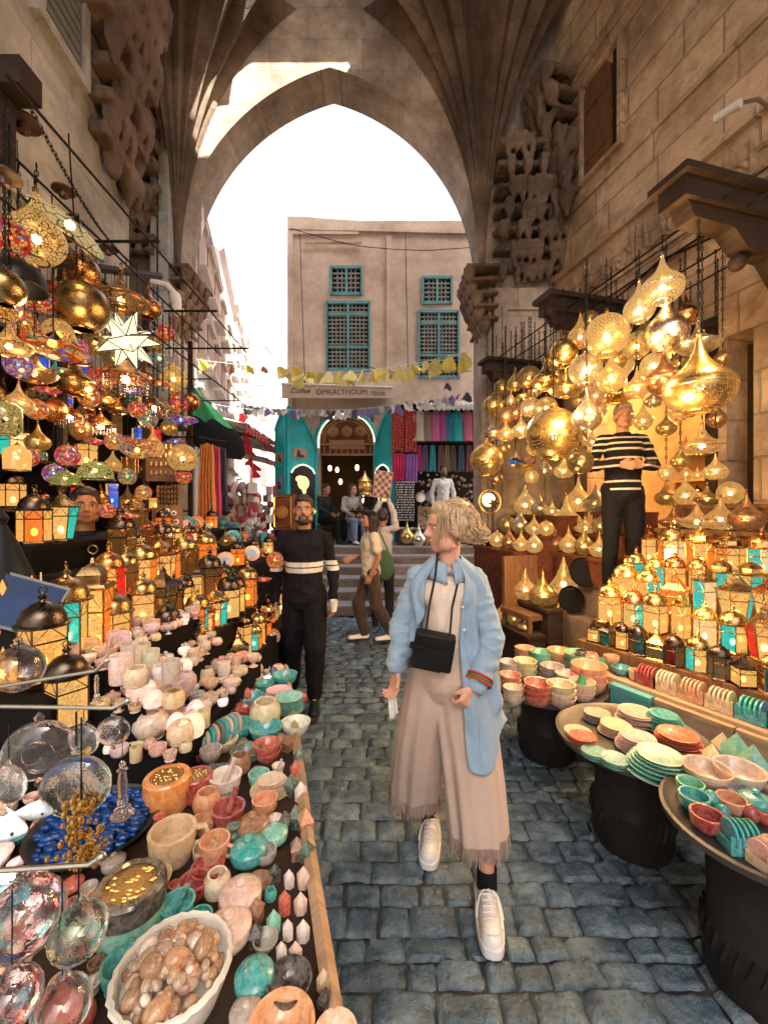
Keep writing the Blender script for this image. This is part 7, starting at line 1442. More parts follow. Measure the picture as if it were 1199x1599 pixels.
# ================================================================ PEOPLE
SKIN = {}
def skinmat(name, col, z=None):
    t = NT(name); n = t.noise(20, 4); c = t.mix(t.ramp(n, [(.35, 0.0), (.7, .5)]), col, tuple(x * f for x, f in zip(col, (1.05, .8, .75))))
    t.set(t.p, 'Base Color', c); t.set(t.p, 'Roughness', .48); t.set(t.p, 'Subsurface Weight', .08); t.set(t.p, 'Subsurface Radius', (.01, .004, .002)); t.bump(t.noise(160, 3), .12, .002); return t.m
M_skin1 = skinmat('fair_skin', (.62, .34, .24)); M_skin2 = skinmat('tan_skin', (.36, .19, .11)); M_skin3 = skinmat('brown_skin', (.28, .14, .08))
M_lip = simple('lip', (.34, .10, .08), .4); M_eyew = simple('eye_white', (.7, .68, .65), .2); M_iris = simple('iris', (.03, .018, .01), .15)
def hairmat(name, a, b):
    t = NT(name); v = t.co('Object', (60, 60, 6)); n = t.noise(2, 4, vec=v); t.set(t.p, 'Base Color', t.ramp(n, [(.35, a), (.65, b)])); t.set(t.p, 'Roughness', .45); t.bump(n, .6, .01); return t.m
M_hairD = hairmat('dark_hair', (.008, .006, .005), (.03, .02, .016)); M_hairB = hairmat('blonde_hair', (.26, .16, .085), (.78, .60, .38)); M_hairG = hairmat('grey_hair', (.10, .08, .07), (.32, .28, .25)); M_hairBr = hairmat('brown_hair', (.03, .016, .01), (.09, .05, .03))
def head(mb, c, yaw, pitch=0, roll=0, s=1.0):
    T = Matrix.Translation(c) @ Matrix.Rotation(yaw, 4, 'Z') @ Matrix.Rotation(pitch, 4, 'X') @ Matrix.Rotation(roll, 4, 'Y') @ Matrix.Scale(s, 4)
    old = mb.M; mb.M = T
    mb.ball((0, .012, .03), (.075, .093, .088), 20, 14); mb.ball((0, -.032, -.03), (.060, .062, .082), 18, 12); mb.ball((0, -.055, -.088), (.034, .036, .028), 12, 8)
    mb.ball((0, -.074, .035), (.05, .02, .03), 12, 8)
    for x in (-1, 1):
        mb.cap((x * .012, -.088, .018), (x * .05, -.074, .022), .0085, .009, 8); mb.ball((x * .04, -.068, -.03), (.022, .018, .026), 10, 7); mb.ball((x * .077, .01, -.015), (.012, .02, .032), 10, 8); mb.cap((x * .012, -.098, -.033), (x * .012, -.094, -.03), .009, .009, 8)
        mb.ball((x * .045, -.03, -.075), (.028, .04, .03), 10, 8)
    mb.cap((0, -.086, .018), (0, -.112, -.026), .0085, .0125, 10); mb.cap((-.016, -.091, -.058), (.016, -.091, -.058), .0075, .0075, 8); mb.cap((-.013, -.090, -.069), (.013, -.090, -.069), .008, .008, 8)
    mb.M = old; return T
def hand(mb, w, tip, thumbdir, curl=.5, s=1.0, palmn=None):
    """w wrist, tip direction point, thumbdir vector toward the thumb side, palmn direction the palm faces"""
    w = Vector(w); d = (Vector(tip) - w).normalized(); td = Vector(thumbdir); td = (td - d * td.dot(d)).normalized(); pn = d.cross(td).normalized() if palmn is None else Vector(palmn)
    pn = (pn - d * pn.dot(d) - td * pn.dot(td)).normalized()
    L = .085 * s
    for i in range(4): o = td * (.03 - i * .02) * s; mb.cap(w + o * .55 + d * .01, w + o + d * L, .014 * s, .0125 * s, 8)
    for i, fl in enumerate((.068, .076, .070, .055)):
        o = td * (.033 - i * .0215) * s; a = w + o + d * L; cur = curl * (1 + .12 * i)
        d1 = (d * math.cos(cur * .6) + pn * math.sin(cur * .6)).normalized(); b = a + d1 * fl * .45 * s
        d2 = (d * math.cos(cur * 1.5) + pn * math.sin(cur * 1.5)).normalized(); c = b + d2 * fl * .3 * s
        d3 = (d * math.cos(cur * 2.1) + pn * math.sin(cur * 2.1)).normalized(); e = c + d3 * fl * .25 * s
        mb.cap(a, b, .0098 * s, .0088 * s, 8); mb.cap(b, c, .0088 * s, .008 * s, 8); mb.cap(c, e, .008 * s, .0068 * s, 8)
    a = w + td * .02 * s + d * .018 * s; b = a + (td * .7 + d * .8 + pn * .2).normalized() * .042 * s; c = b + (td * .25 + d + pn * .5).normalized() * .03 * s
    mb.cap(a, b, .014 * s, .0105 * s, 8); mb.cap(b, c, .0105 * s, .0085 * s, 8)
def face_bits(t, T, brow=M_hairD, beard=None, scale=1, moustache=False):
    for nm, mt, f in (('eye', M_eyew, 0), ('iris', M_iris, 1)):
        for x in (-1, 1):
            m = MB(); m.M = T
            if f == 0: m.ball((x * .031, -.078, .002), (.0125, .0095, .0068), 10, 8)
            else: m.ball((x * .031, -.0868, .002), (.0058, .003, .0058), 10, 6)
            if f == 0: eo = m.build('eye', [mt], t); keep = eo; EY.append(eo)
            else: m.build('iris', [mt], EY[-2 if x < 0 else -1])
    for x in (-1, 1): m = MB(); m.M = T; m.tube([(x * .014, -.094, .019), (x * .03, -.0935, .026), (x * .05, -.081, .021)], [.004, .0048, .002], 6, flat=.9); m.build('eyebrow', [brow], t)
    m = MB(); m.M = T; m.tube([(-.022, -.0925, -.062), (-.008, -.099, -.059), (0, -.1, -.061), (.008, -.099, -.059), (.022, -.0925, -.062)], [.002, .0045, .0042, .0045, .002], 6); m.tube([(-.018, -.092, -.067), (0, -.099, -.0705), (.018, -.092, -.067)], [.002, .0055, .002], 6); m.build('lip', [M_lip], t)
    if beard:
        m = MB(); m.M = T
        for x in (-1, 1): m.cap((x * .069, -.01, -.03), (x * .055, -.035, -.085), .012, .022, 10); m.cap((x * .055, -.035, -.085), (x * .018, -.066, -.106), .02, .024, 10); m.cap((x * .03, -.084, -.062), (x * .004, -.096, -.048), .008, .0075, 8); m.cap((x * .03, -.08, -.062), (x * .022, -.076, -.095), .011, .016, 8)
        m.ball((0, -.076, -.096), (.03, .024, .02), 12, 8); remesh(m, 'beard', [beard], .006, t, 1, .003, 60)
EY = []
def haircap(t, T, mat, kind='short', vox=.007):
    m = MB(); m.M = T
    m.ball((0, .022, .044), (.083, .096, .086), 18, 12); m.ball((0, .05, .0), (.078, .07, .075), 16, 10); m.ball((0, -.03, .088), (.062, .05, .034), 14, 9)
    if kind == 'long':
        for x, y in ((-.06, .04), (-.03, .085), (.03, .085), (.06, .04), (-.07, 0), (.07, .0)): m.cap((x, y, .02), (x * .9, y + .04, -.28), .035, .015, 8)
    remesh(m, 'hair', [mat], vox, t, 1, .006, 34, (1, 1, .35))
def shoe(t, heel, toe, mat, sole=None, w=.042, h=.06, hi=0):
    heel = Vector(heel); toe = Vector(toe); d = toe - heel; L = d.length; yaw = math.atan2(d.y, d.x); pit = -math.atan2(d.z, math.hypot(d.x, d.y)); T = Matrix.Translation(heel) @ Matrix.Rotation(yaw, 4, 'Z') @ Matrix.Rotation(pit, 4, 'Y')
    m = MB(); m.M = T
    m.cap((.02, 0, .032), (L - .055, 0, .032), w * .86, w * .92, 14); m.cap((.02, 0, .05), (L * .38, 0, .055), w * .78, w * .74, 12); m.cap((L * .35, 0, .058), (L * .72, 0, .035), w * .72, w * .72, 12); m.cap((.015, 0, .06), (.03, 0, .085 + hi), w * .8, w * .82, 12)
    m.M = T @ Matrix.Diagonal((1, 1, 1, 1)); o = remesh(m, 'shoe', [mat], .005, t, 2)
    for v in o.data.vertices: 
        q = T.inverted() @ v.co
        if q.z < .004: q.z = .004; v.co = T @ q
    s = MB(); s.M = T; pts = []
    n = 26
    for i in range(n):
        a = 2 * PI * i / n; x = L / 2 - .018 + (L / 2 + .014) * math.cos(a); y = (w + .006) * math.sin(a) * (1 + .12 * math.cos(a)); 
        if abs(math.cos(a)) > 0: y = (w + .005) * (1 if math.sin(a) > 0 else -1) * abs(math.sin(a)) ** .6 * (1 + .1 * math.cos(a))
        pts.append((x, y))
    s.add([(x, y, 0) for x, y in pts] + [(x * 1.0, y * 1.02, .014) for x, y in pts] + [(x, y * .98, .028) for x, y in pts], [tuple(range(n))[::-1], tuple(range(2 * n, 3 * n))] + [(j * n + i, j * n + (i + 1) % n, (j + 1) * n + (i + 1) % n, (j + 1) * n + i) for j in range(2) for i in range(n)])
    s.build('sole', [sole or mat], o, smooth=50)
    return o, T, L
BASE = dict(head=(0, -.02, 1.62), neck=(0, .01, 1.49), chest=(0, .0, 1.28), waist=(0, 0, 1.06), pelvis=(0, .01, .94), shL=(-.172, .01, 1.395), shR=(.172, .01, 1.395), elL=(-.222, .04, 1.12), elR=(.222, .04, 1.12), wrL=(-.225, -.04, .87), wrR=(.225, -.04, .87), hipL=(-.09, .01, .93), hipR=(.09, .01, .93), knL=(-.10, -.02, .5), knR=(.10, -.02, .5), anL=(-.11, .03, .09), anR=(.11, .03, .09), toL=(-.13, -.17, .012), toR=(.13, -.17, .012))
def person(desc, loc, rz, pose, skin, shirt, trousers, shoes, hair='short', hairm=None, yaw=0, pitch=0, roll=0, beard=None, sleeve='long', sc=1.0, hk=1, vox=.009, curl=.5, trw=1.0, shirt_len=.0, handtips={}, fat=1.0, group=None, thumbs={}):
    J = {k: Vector(v) for k, v in {**BASE, **pose}.items()}
    t = thing('person', desc, 'person', loc, rz, group, '', sc=sc)
    b = MB(); T = head(b, J['head'], yaw, pitch, roll)
    b.cap(J['neck'] - Vector((0, 0, .07)), J['head'] + Vector((0, .015, -.05)), .058, .050, 14)
    b.cap(J['chest'], J['neck'] - Vector((0, 0, .10)), .10 * fat, .055, 14); b.cap(J['chest'], J['waist'], .12 * fat, .11 * fat, 14); b.cap(J['waist'], J['pelvis'], .11 * fat, .12 * fat, 14)
    for s in 'LR':
        sg = -1 if s == 'L' else 1
        b.cap(J['chest'] + Vector((0, 0, .06)), J['sh' + s], .06, .042, 12); b.cap(J['sh' + s], J['el' + s], .046, .036, 12); b.cap(J['el' + s], J['wr' + s], .037, .026, 12)
        d = J['wr' + s] - J['el' + s]; tip = handtips.get(s, J['wr' + s] + d); hand(b, J['wr' + s], tip, thumbs.get(s, (-sg * .3, -1, .1)), curl, 1.0, None if s not in handtips else None)
        b.cap(J['hip' + s], J['kn' + s], .078, .052, 12); b.cap(J['kn' + s], J['an' + s], .052, .034, 12); b.cap(J['an' + s], J['an' + s].lerp(J['to' + s] + Vector((0, 0, .03)), .25), .032, .022, 10)
    remesh(b, 'body', [skin], vox * .8, t, 2)
    face_bits(t, T, beard if beard else (hairm or M_hairD), beard)
    haircap(t, T, hairm or M_hairD, hair)
    m = MB(); f = fat
    m.cap(J['chest'] + Vector((0, 0, .02)), J['neck'] - Vector((0, 0, .11)), .132 * f, .085, 16); m.cap(J['chest'], J['waist'], .140 * f, .130 * f, 16); m.cap(J['waist'], J['pelvis'] - Vector((0, 0, .02 + shirt_len)), .130 * f, .142 * f, 16)
    for x in (-1, 1): m.ball(J['chest'] + Vector((x * .06, -.02, .02)), (.09 * f, .11 * f, .13), 14, 9); m.ball(J['pelvis'] + Vector((x * .05, 0, .0)), (.10 * f, .11, .08), 14, 9)
    for s in 'LR':
        m.cap(J['neck'] - Vector((0, 0, .10)), J['sh' + s] - Vector((0, 0, .005)), .072, .054, 14)
        if sleeve == 'long': m.cap(J['sh' + s], J['el' + s], .056, .050, 14); m.cap(J['el' + s], J['wr' + s].lerp(J['el' + s], .06), .052, .038, 14)
        else: m.cap(J['sh' + s], J['sh' + s].lerp(J['el' + s], .62), .064, .068, 14)
    so = remesh(m, 'shirt', [shirt], vox, t, 2, .013, 10, (.8, .8, .9))
    m = MB(); m.M = Matrix.Translation(J['neck'] - Vector((0, .0, .045))); m.lathe([(.070, -.012), (.074, 0), (.070, .014), (.064, .012), (.064, -.01)], 24); m.build('collar', [shirt], so)
    m = MB(); m.cap(J['pelvis'] + Vector((0, 0, .06)), J['pelvis'], .125 * f, .128 * f, 16)
    for s in 'LR': m.cap(J['pelvis'].lerp(J['hip' + s], .9), J['kn' + s], .093 * f, .072 * trw, 14); m.cap(J['kn' + s], J['an' + s] + Vector((0, 0, .02)), .070 * trw, .056 * trw, 14)
    remesh(m, 'trousers', [trousers], vox, t, 2, .012, 9)
    for s in 'LR':
        an, to = J['an' + s], J['to' + s]; d = (to - an); d.z = 0; d.normalize(); heel = an - d * .05; heel.z = to.z if abs(an.z - .09) < .06 else an.z - .09
        heel.z = max(.004, heel.z - .008) if abs(an.z - .09) < .06 else heel.z
        shoe(t, heel, to + d * .06, shoes, simple('dark_sole', (.05, .045, .04), .7) if shoes != M_white else M_white)
    return t, J, T
def clothmat(name, col, bands=None, sheen=.2):
    if max(col) < .05: sheen = 0
    t = NT(name); z = t.node('SeparateXYZ', {0: t.co()}).outputs[2]; c = t.mix(t.ramp(t.noise(9, 5), [(.3, .35), (.7, 0.0)]), col, tuple(x * .6 for x in col))
    for z0, z1, bc in (bands or []):
        a = t.math('MULTIPLY', t.math('GREATER_THAN', z, z0), t.math('LESS_THAN', z, z1)); c = t.mix(a, c, bc)
    t.set(t.p, 'Base Color', c); t.set(t.p, 'Roughness', .88); t.set(t.p, 'Sheen Weight', sheen); t.set(t.p, 'Specular IOR Level', .12 if max(col) < .06 else .4); t.bump(t.noise(230, 3), .35, .003); MATS[name] = t.m; return t.m
BT = clothmat('black_trousers', (.010, .010, .012)); BRT = clothmat('brown_trousers', (.06, .035, .022)); JEAN = clothmat('jeans', (.12, .17, .25)); M_dshoe = simple('dark_shoe', (.015, .018, .02), .5); M_wshoe = simple('white_leather', (.74, .73, .72), .42, bump=.15, var=.12)
W1 = (.62, .60, .56)
# man in the dark sweater
swt = clothmat('dark_sweater', (.011, .011, .014), [(1.112, 1.15, W1), (1.160, 1.198, W1)])
person('man in a dark sweater with two white chest stripes walking beside the left stall', P(478, 800, 3.5) * Vector((1, 1, 0)) if False else Vector((-.66, 3.45, 0)), R(4), dict(knR=(.10, -.10, .5), anR=(.09, -.06, .10), toR=(.10, -.26, .012), knL=(-.10, .02, .5), anL=(-.12, .14, .11), toL=(-.13, -.05, .02), elR=(.235, .05, 1.11), wrR=(.235, -.02, .86), elL=(-.235, .03, 1.12)), M_skin2, swt, BT, M_dshoe, beard=M_hairD, sc=1.0, vox=.0085, fat=1.14, yaw=R(4), trw=1.2)
t = thing('paper_cup', 'small white paper cup held by the dark sweater man', 'cup', (-.405, 3.36, .80)); MB().lathe([(.025, 0), (.033, .09), (.031, .09), (.022, .01)], 14).build('cup', [M_white], t)
# girl walking left in a cream t-shirt
cream = clothmat('cream_tee', (.62, .53, .40))
tg, Jg, Tg = person('girl with long black hair in a cream t-shirt walking left near the steps', (-.17, 5.15, 0), R(-72), dict(shL=(-.15, .01, 1.40), shR=(.15, .01, 1.40), elR=(.19, .06, 1.13), wrR=(.16, -.04, .90), elL=(-.17, -.02, 1.15), wrL=(-.10, -.22, 1.10), knL=(-.08, -.14, .5), anL=(-.08, -.06, .10), toL=(-.08, -.25, .012), knR=(.08, .06, .5), anR=(.08, .26, .12), toR=(.08, .08, .01)), M_skin2, cream, BRT, M_wshoe, hair='long', sleeve='short', sc=.93, yaw=R(6), pitch=R(-8), trw=1.25, fat=.92)
m = MB(); m.M = Tg; m.ball((0, .01, .07), (.088, .1, .055), 16, 8); m.grid(lambda u, v: (-.06 + .12 * u, -.07 - .07 * v * (1 - .8 * (2 * u - 1) ** 2), .075 - .012 * v), 10, 5); m.build('black_cap', [M_black], tg)
t = thing('shoulder_bag', 'soft green shoulder bag at the hip of the girl', 'bag', (-.0, 5.32, .92)); m = MB(); m.ball((0, 0, 0), (.13, .07, .2), 16, 10); m.build('bag_body', [M_cloth], t, color=(.05, .12, .06)); m = MB(); m.tube([(-.1, 0, .12), (-.1, -.05, .35), (-.08, -.1, .5), (0, -.02, .3), (.08, 0, .12)], .01, 6); m.build('strap', [M_cloth], t, color=(.05, .12, .06))
# person raising a picture board
person('person in a pale shirt raising a board of pictures overhead', (-.02, 5.85, 0), R(170), dict(shL=(-.19, 0, 1.46), shR=(.17, 0, 1.42), elL=(-.15, -.10, 1.66), wrL=(-.06, -.16, 1.87), elR=(.16, -.14, 1.63), wrR=(.06, -.18, 1.86)), M_skin3, clothmat('pale_shirt', (.55, .50, .46)), clothmat('charcoal_trousers', (.03, .03, .032)), M_dshoe, sc=.95, handtips={'L': (-.05, -.17, 2.0), 'R': (.05, -.18, 2.0)}, curl=.9)
t = thing('picture_board', 'board of small colourful pictures raised above heads', 'board', (-.04, 5.99, 1.80), R(8)); t.rotation_euler = (R(-6), R(8), R(8)); m = MB(); m.bb(-.13, .13, 0, .012, 0, .40); m.build('board', [M_paint], t, smooth=0, color=(.4, .3, .25))
m = MB(); m2 = MB()
for i in range(5):
    for j in range(7): (m if (i * 3 + j) % 2 else m2).bb(-.12 + i * .049, -.12 + i * .049 + .04, -.004, -.0005, .02 + j * .054, .02 + j * .054 + .044)
m.build('picture', [M_paint], t, smooth=0, color=(.65, .35, .25)); m2.build('postcard', [M_paint], t, smooth=0, color=(.12, .08, .1))
# seated couple on the terrace
sit = dict(head=(0, -.02, 1.20), neck=(0, .01, 1.07), chest=(0, .02, .88), waist=(0, .04, .66), pelvis=(0, .05, .54), shL=(-.18, .02, 1.0), shR=(.18, .02, 1.0), elL=(-.22, -.02, .76), elR=(.22, -.02, .76), wrL=(-.12, -.24, .66), wrR=(.12, -.24, .66), hipL=(-.09, .03, .52), hipR=(.09, .03, .52), knL=(-.11, -.40, .50), knR=(.11, -.40, .50), anL=(-.11, -.44, .10), anR=(.10, -.46, .10), toL=(-.12, -.62, .012), toR=(.12, -.64, .012))
person('seated woman in a grey top and jeans at the cafe table', (fx(550) * .92, 9.3, .9), R(25), sit, M_skin1, clothmat('grey_top', (.4, .38, .38)), JEAN, M_wshoe, hair='long', hairm=M_hairBr, yaw=R(20))
person('seated man in a black jacket facing the seated woman', (fx(577) * .92, 9.3, .9), R(-60), sit, M_skin1, clothmat('black_jacket', (.02, .02, .022)), JEAN, M_dshoe, yaw=R(-20), hairm=M_hairBr)
person('person in dark clothes seated at the left end of the cafe', (fx(508) * .92, 9.25, .9), R(60), sit, M_skin2, clothmat('black_jacket2', (.03, .03, .035)), BT, M_dshoe)
t = thing('cafe_stool', 'low dark stool under the leftmost seated person', 'stool', (fx(508) * .92, 9.32, .9)); MB().bb(-.18, .18, -.18, .18, .36, .41).build('seat', [M_dark], t)
for a in (-.15, .15):
    for b in (-.15, .15): MB().bb(a - .015, a + .015, b - .015, b + .015, 0, .36).build('leg', [M_dark], t)
# man in white shirt at the clothes shop
person('bearded man in a long white shirt standing at the clothes shop', (fx(692) * .9, 9.0, .9), R(8), dict(elL=(-.25, .03, 1.13), elR=(.25, .03, 1.13)), M_skin3, clothmat('white_shirt', (.72, .71, .69)), clothmat('white_trousers', (.6, .6, .58)), M_dshoe, beard=M_hairD, shirt_len=.1, sc=.98)
# man in teal hoodie seen from behind
th, Jh, Th = person('person in a teal hoodie and black cap seen from behind by the alley stall', (-2.25, 5.95, 0), R(160), dict(elR=(.26, -.04, 1.15), wrR=(.22, -.22, 1.02)), M_skin2, clothmat('teal_hoodie', (.10, .22, .25)), clothmat('dark_green_trousers', (.02, .035, .03)), M_dshoe, fat=1.08)
m = MB(); m.M = Th; m.ball((0, .02, .075), (.09, .1, .05), 16, 8); m.build('black_cap', [M_black], th)
m = MB(); m.ball(Jh['neck'] + Vector((0, .06, -.03)), (.10, .06, .08), 14, 9); m.build('hood', [MATS['teal_hoodie']], th)
person('distant passer-by in red walking up the bright alley', (-3.1, 9.8, 0), R(170), {}, M_skin2, clothmat('red_top', (.4, .04, .05)), BT, M_dshoe, vox=.014)
person('distant passer-by in a grey shirt deeper in the alley', (-3.9, 12.5, 0), R(150), {}, M_skin2, clothmat('grey_shirt', (.25, .26, .28)), BT, M_dshoe, vox=.014)
# man half hidden behind the left lanterns
person('dark haired young man half hidden among the left lanterns looking right', (-1.95, 2.72, .02), R(40), {}, M_skin2, clothmat('navy_shirt', (.02, .025, .04)), BT, M_dshoe, yaw=R(0), vox=.008)
# striped shopkeeper on the platform
st = clothmat('striped_sweater', (.012, .011, .013), [(z, z + .018, (.55, .47, .36)) for z in (.93, 1.0, 1.13, 1.21, 1.29, 1.345, 1.40)])
person('grey haired shopkeeper in a black striped sweater with hands clasped on the shop platform', (2.13, 3.72, .89), R(-12), dict(elL=(-.27, .03, 1.16), elR=(.27, .03, 1.16), wrL=(-.09, -.20, 1.15), wrR=(.10, -.20, 1.14), head=(0, -.03, 1.61)), M_skin2, st, BT, M_dshoe, hairm=M_hairG, yaw=R(-8), sc=.97, fat=1.12, handtips={'L': (.06, -.24, 1.13), 'R': (-.06, -.23, 1.15)}, thumbs={'L': (.1, -.2, 1), 'R': (-.1, -.2, 1)}, curl=.75, vox=.008)

# ================================================================ THE WOMAN
def woman():
    t = thing('person', 'blonde woman in an open light blue shirt with a black camera case around her neck', 'person', (0, 0, 0))
    V = Vector
    J = dict(head=V((.292, 1.85, 1.535)), neck=V((.285, 1.875, 1.405)), chest=V((.275, 1.88, 1.22)), waist=V((.28, 1.87, 1.03)), pel=V((.29, 1.87, .92)), shL=V((.156, 1.89, 1.305)), shR=V((.404, 1.865, 1.30)), elL=V((.085, 1.90, 1.08)), elR=V((.462, 1.80, 1.05)), wrL=V((.055, 1.84, .905)), wrR=V((.375, 1.70, .885)), hipL=V((.21, 1.88, .87)), hipR=V((.36, 1.86, .87)), knL=V((.215, 1.97, .47)), knR=V((.395, 1.74, .48)), anL=V((.225, 2.06, .105)), anR=V((.42, 1.70, .115)))
    b = MB(); yaw = R(-84)
    T = head(b, J['head'], yaw, R(4), R(2), .98)
    b.cap(J['neck'] - V((0, 0, .07)), J['head'] + V((.008, .01, -.05)), .05, .043, 16)
    b.cap(J['chest'], J['neck'] - V((0, 0, .08)), .10, .06, 16); b.cap(J['chest'], J['waist'], .11, .10, 16); b.cap(J['waist'], J['pel'], .10, .12, 16)
    for s in 'LR':
        b.cap(J['chest'] + V((0, 0, .05)), J['sh' + s], .055, .038, 14); b.cap(J['sh' + s], J['el' + s], .040, .034, 14); b.cap(J['el' + s], J['wr' + s], .034, .023, 14)
        b.cap(J['hip' + s], J['kn' + s], .08, .052, 16); b.cap(J['kn' + s], J['kn' + s].lerp(J['an' + s], .35), .052, .05, 16); b.cap(J['kn' + s].lerp(J['an' + s], .35), J['an' + s], .048, .031, 16)
    hand(b, J['wrL'], J['wrL'] + V((-.012, -.02, -.1)), (.5, -1, 0), .75, .92)
    hand(b, J['wrR'], J['wrR'] + V((-.055, -.02, -.07)), (-.6, -.3, .6), 1.15, .92, palmn=(.2, .9, -.3))
    b.cap(J['anL'], J['anL'] + V((-.01, -.04, -.06)), .030, .022, 12); b.cap(J['anR'], J['anR'] + V((-.005, -.03, -.07)), .030, .022, 12)
    remesh(b, 'body', [M_skin1], .0052, t, 2)
    face_bits(t, T, M_hairB)
    # hair: base cap plus many fine locks swept back to a low bun
    m = MB(); m.M = T
    m.ball((0, .025, .04), (.084, .094, .088), 20, 14); m.ball((0, .055, -.01), (.076, .06, .07), 16, 10); m.ball((0, -.035, .085), (.062, .045, .036), 14, 9); m.ball((0, .125, -.045), (.036, .03, .036), 12, 8)
    hb = remesh(m, 'hair', [M_hairB], .006, t, 2)
    k = MB(); k.M = T; rn = random.Random(9); bun = V((.0, .128, -.045))
    for i in range(420):
        a = rn.uniform(-1.25, 1.25); z0 = rn.uniform(.0, 1)
        p0 = V((.086 * math.sin(a * 1.2), -.075 * math.cos(a) + .01 + .05 * z0, .085 - .06 * abs(math.sin(a)) + .03 * z0))
        lift = rn.uniform(-.002, .005); pts = []; e = bun + V((rn.gauss(0, .018), rn.gauss(-.01, .012), rn.gauss(0, .018)))
        for j in range(7):
            f = j / 6; c = V((0, .024, .022)); d = (p0 - c).normalized().slerp((e - c).normalized(), f); rr = 1 / math.sqrt((d.x / .088) ** 2 + (d.y / .101) ** 2 + (d.z / .098) ** 2) + lift; q = c + d * (rr * (1 - f ** 4) + (e - c).length * f ** 4); pts.append(q)
        k.tube(pts, [.0016, .0024, .0026, .0026, .0024, .002, .001], 4, cap=False)
    for i in range(140):
        a = rn.uniform(0, 6.28); b_ = rn.uniform(.3, 2.8); r = rn.uniform(.018, .04); ax = V((rn.uniform(-1, 1), rn.uniform(-.5, .5), rn.uniform(-1, 1))).normalized(); u_ = ax.orthogonal().normalized(); w_ = ax.cross(u_)
        k.tube([bun + V((0, .012, 0)) + (u_ * math.cos(a + x * .5) + w_ * math.sin(a + x * .5)) * r * (1 + .05 * x) for x in range(7)], [.001, .002, .0022, .0022, .002, .0015, .0006], 4, cap=False)
    for i in range(90):      # flyaway hairs standing off the head
        d = V((rn.gauss(0, 1), rn.gauss(.2, 1), abs(rn.gauss(.3, .8)))).normalized(); c = V((0, .022, .04)); s0 = c + V((d.x * .086, d.y * .098, d.z * .09)); tg = V((0, 1, -.3)).cross(d).cross(d).normalized() * rn.choice((-1, 1))
        k.tube([s0 + d * (.012 * x / 4) + tg * (.014 * x) + V((0, 0, -.0012 * x * x)) for x in range(5)], [.0012, .0011, .001, .0008, .0004], 4, cap=False)
    for i in range(30):      # loose wisps in front of the face and at the nape
        s = rn.choice((-1, 1)); p0 = V((s * rn.uniform(.045, .08), rn.uniform(-.075, -.02), rn.uniform(.05, .09))); dx = rn.uniform(-.02, .03) * s
        k.tube([p0 + V((dx * x / 5 + .004 * math.sin(x) + s * .012 * math.sin(x / 2), -.004 * x, -.024 * x)) for x in range(7)], [.0016, .002, .002, .0018, .0014, .001, .0005], 4, cap=False)
    k.build('hair_lock', [M_hairB], hb, smooth=80)['kind'] = 'stuff'
    ring = lambda c, rx, ry, n, f: [c + V((rx * math.cos(2 * PI * i / n) * (1 + f(2 * PI * i / n)), ry * math.sin(2 * PI * i / n) * (1 + f(2 * PI * i / n)), 0)) for i in range(n)]
    def loft(mb, secs, n=64, close=True):
        vs = []; 
        for s in secs: vs += s
        m_ = len(secs); fs = [(j * n + i, j * n + (i + 1) % n, (j + 1) * n + (i + 1) % n, (j + 1) * n + i) for j in range(m_ - 1) for i in range(n)]
        mb.add(vs, fs)
    # cream t-shirt
    M_tee = clothmat('blotched_tee', (.70, .58, .48)); 
    m = MB(); m.cap(J['chest'] + V((0, 0, .02)), J['neck'] - V((0, 0, .12)), .108, .07, 16); m.cap(J['chest'], J['waist'], .118, .112, 16); m.cap(J['waist'], J['pel'] + V((0, 0, .03)), .112, .128, 16)
    for s in 'LR': m.cap(J['neck'] - V((0, 0, .10)), J['sh' + s] - V((0, 0, .02)), .045, .032, 12)
    for x in (-.055, .055): m.ball(J['chest'] + V((x, -.055, .015)), (.065, .06, .07), 14, 9)
    tee = remesh(m, 't_shirt', [M_tee], .007, t, 3, .010, 8)
    m = MB(); m.M = Matrix.Translation(J['neck'] - V((0, .008, .052))) @ Matrix.Rotation(R(14), 4, 'X'); m.lathe([(.064, -.010), (.067, 0), (.064, .012), (.058, .010), (.058, -.008)], 28); m.build('collar', [simple('grey_collar', (.42, .45, .47), .8)], tee)
    # culottes: two full legs with long vertical folds
    M_cul = clothmat('tan_linen', (.54, .405, .33)); m = MB()
    def leg(top, mid, hem, rt, rm, rh, ph):
        secs = []
        for i in range(22):
            f = i / 21; a = 1 - f
            c = top * a * a + mid * 2 * a * f + hem * f * f; r = rt * a * a + rm * 2 * a * f + rh * f * f; amp = .02 + .085 * f
            fo = lambda q, amp=amp, f=f: amp * (.6 * math.sin(q * 7 + ph + f * 1.2) + .5 * math.sin(q * 12 + ph * 2 - f * 2)) 
            secs.append(ring(c, r * 1.02, r * .92, 72, fo))
        loft(m, secs, 72)
        vs = secs[0]; m.add(vs, [tuple(range(72))]); vs = secs[-1]; m.add(vs, [tuple(range(72))[::-1]])
    hemL = V((.150, 1.99, .26)); hemR = V((.388, 1.73, .275)); leg(V((.245, 1.875, .93)), V((.165, 1.90, .6)), hemL, .118, .128, .112, 0); leg(V((.325, 1.865, .93)), V((.375, 1.80, .6)), hemR, .118, .126, .118, 2.2)
    m.cap(J['pel'] + V((0, 0, .05)), J['pel'] - V((0, 0, .04)), .128, .15, 20)
    cul = remesh(m, 'culottes', [M_cul], .0062, t, 1, .007, 6, (1, 1, .3))
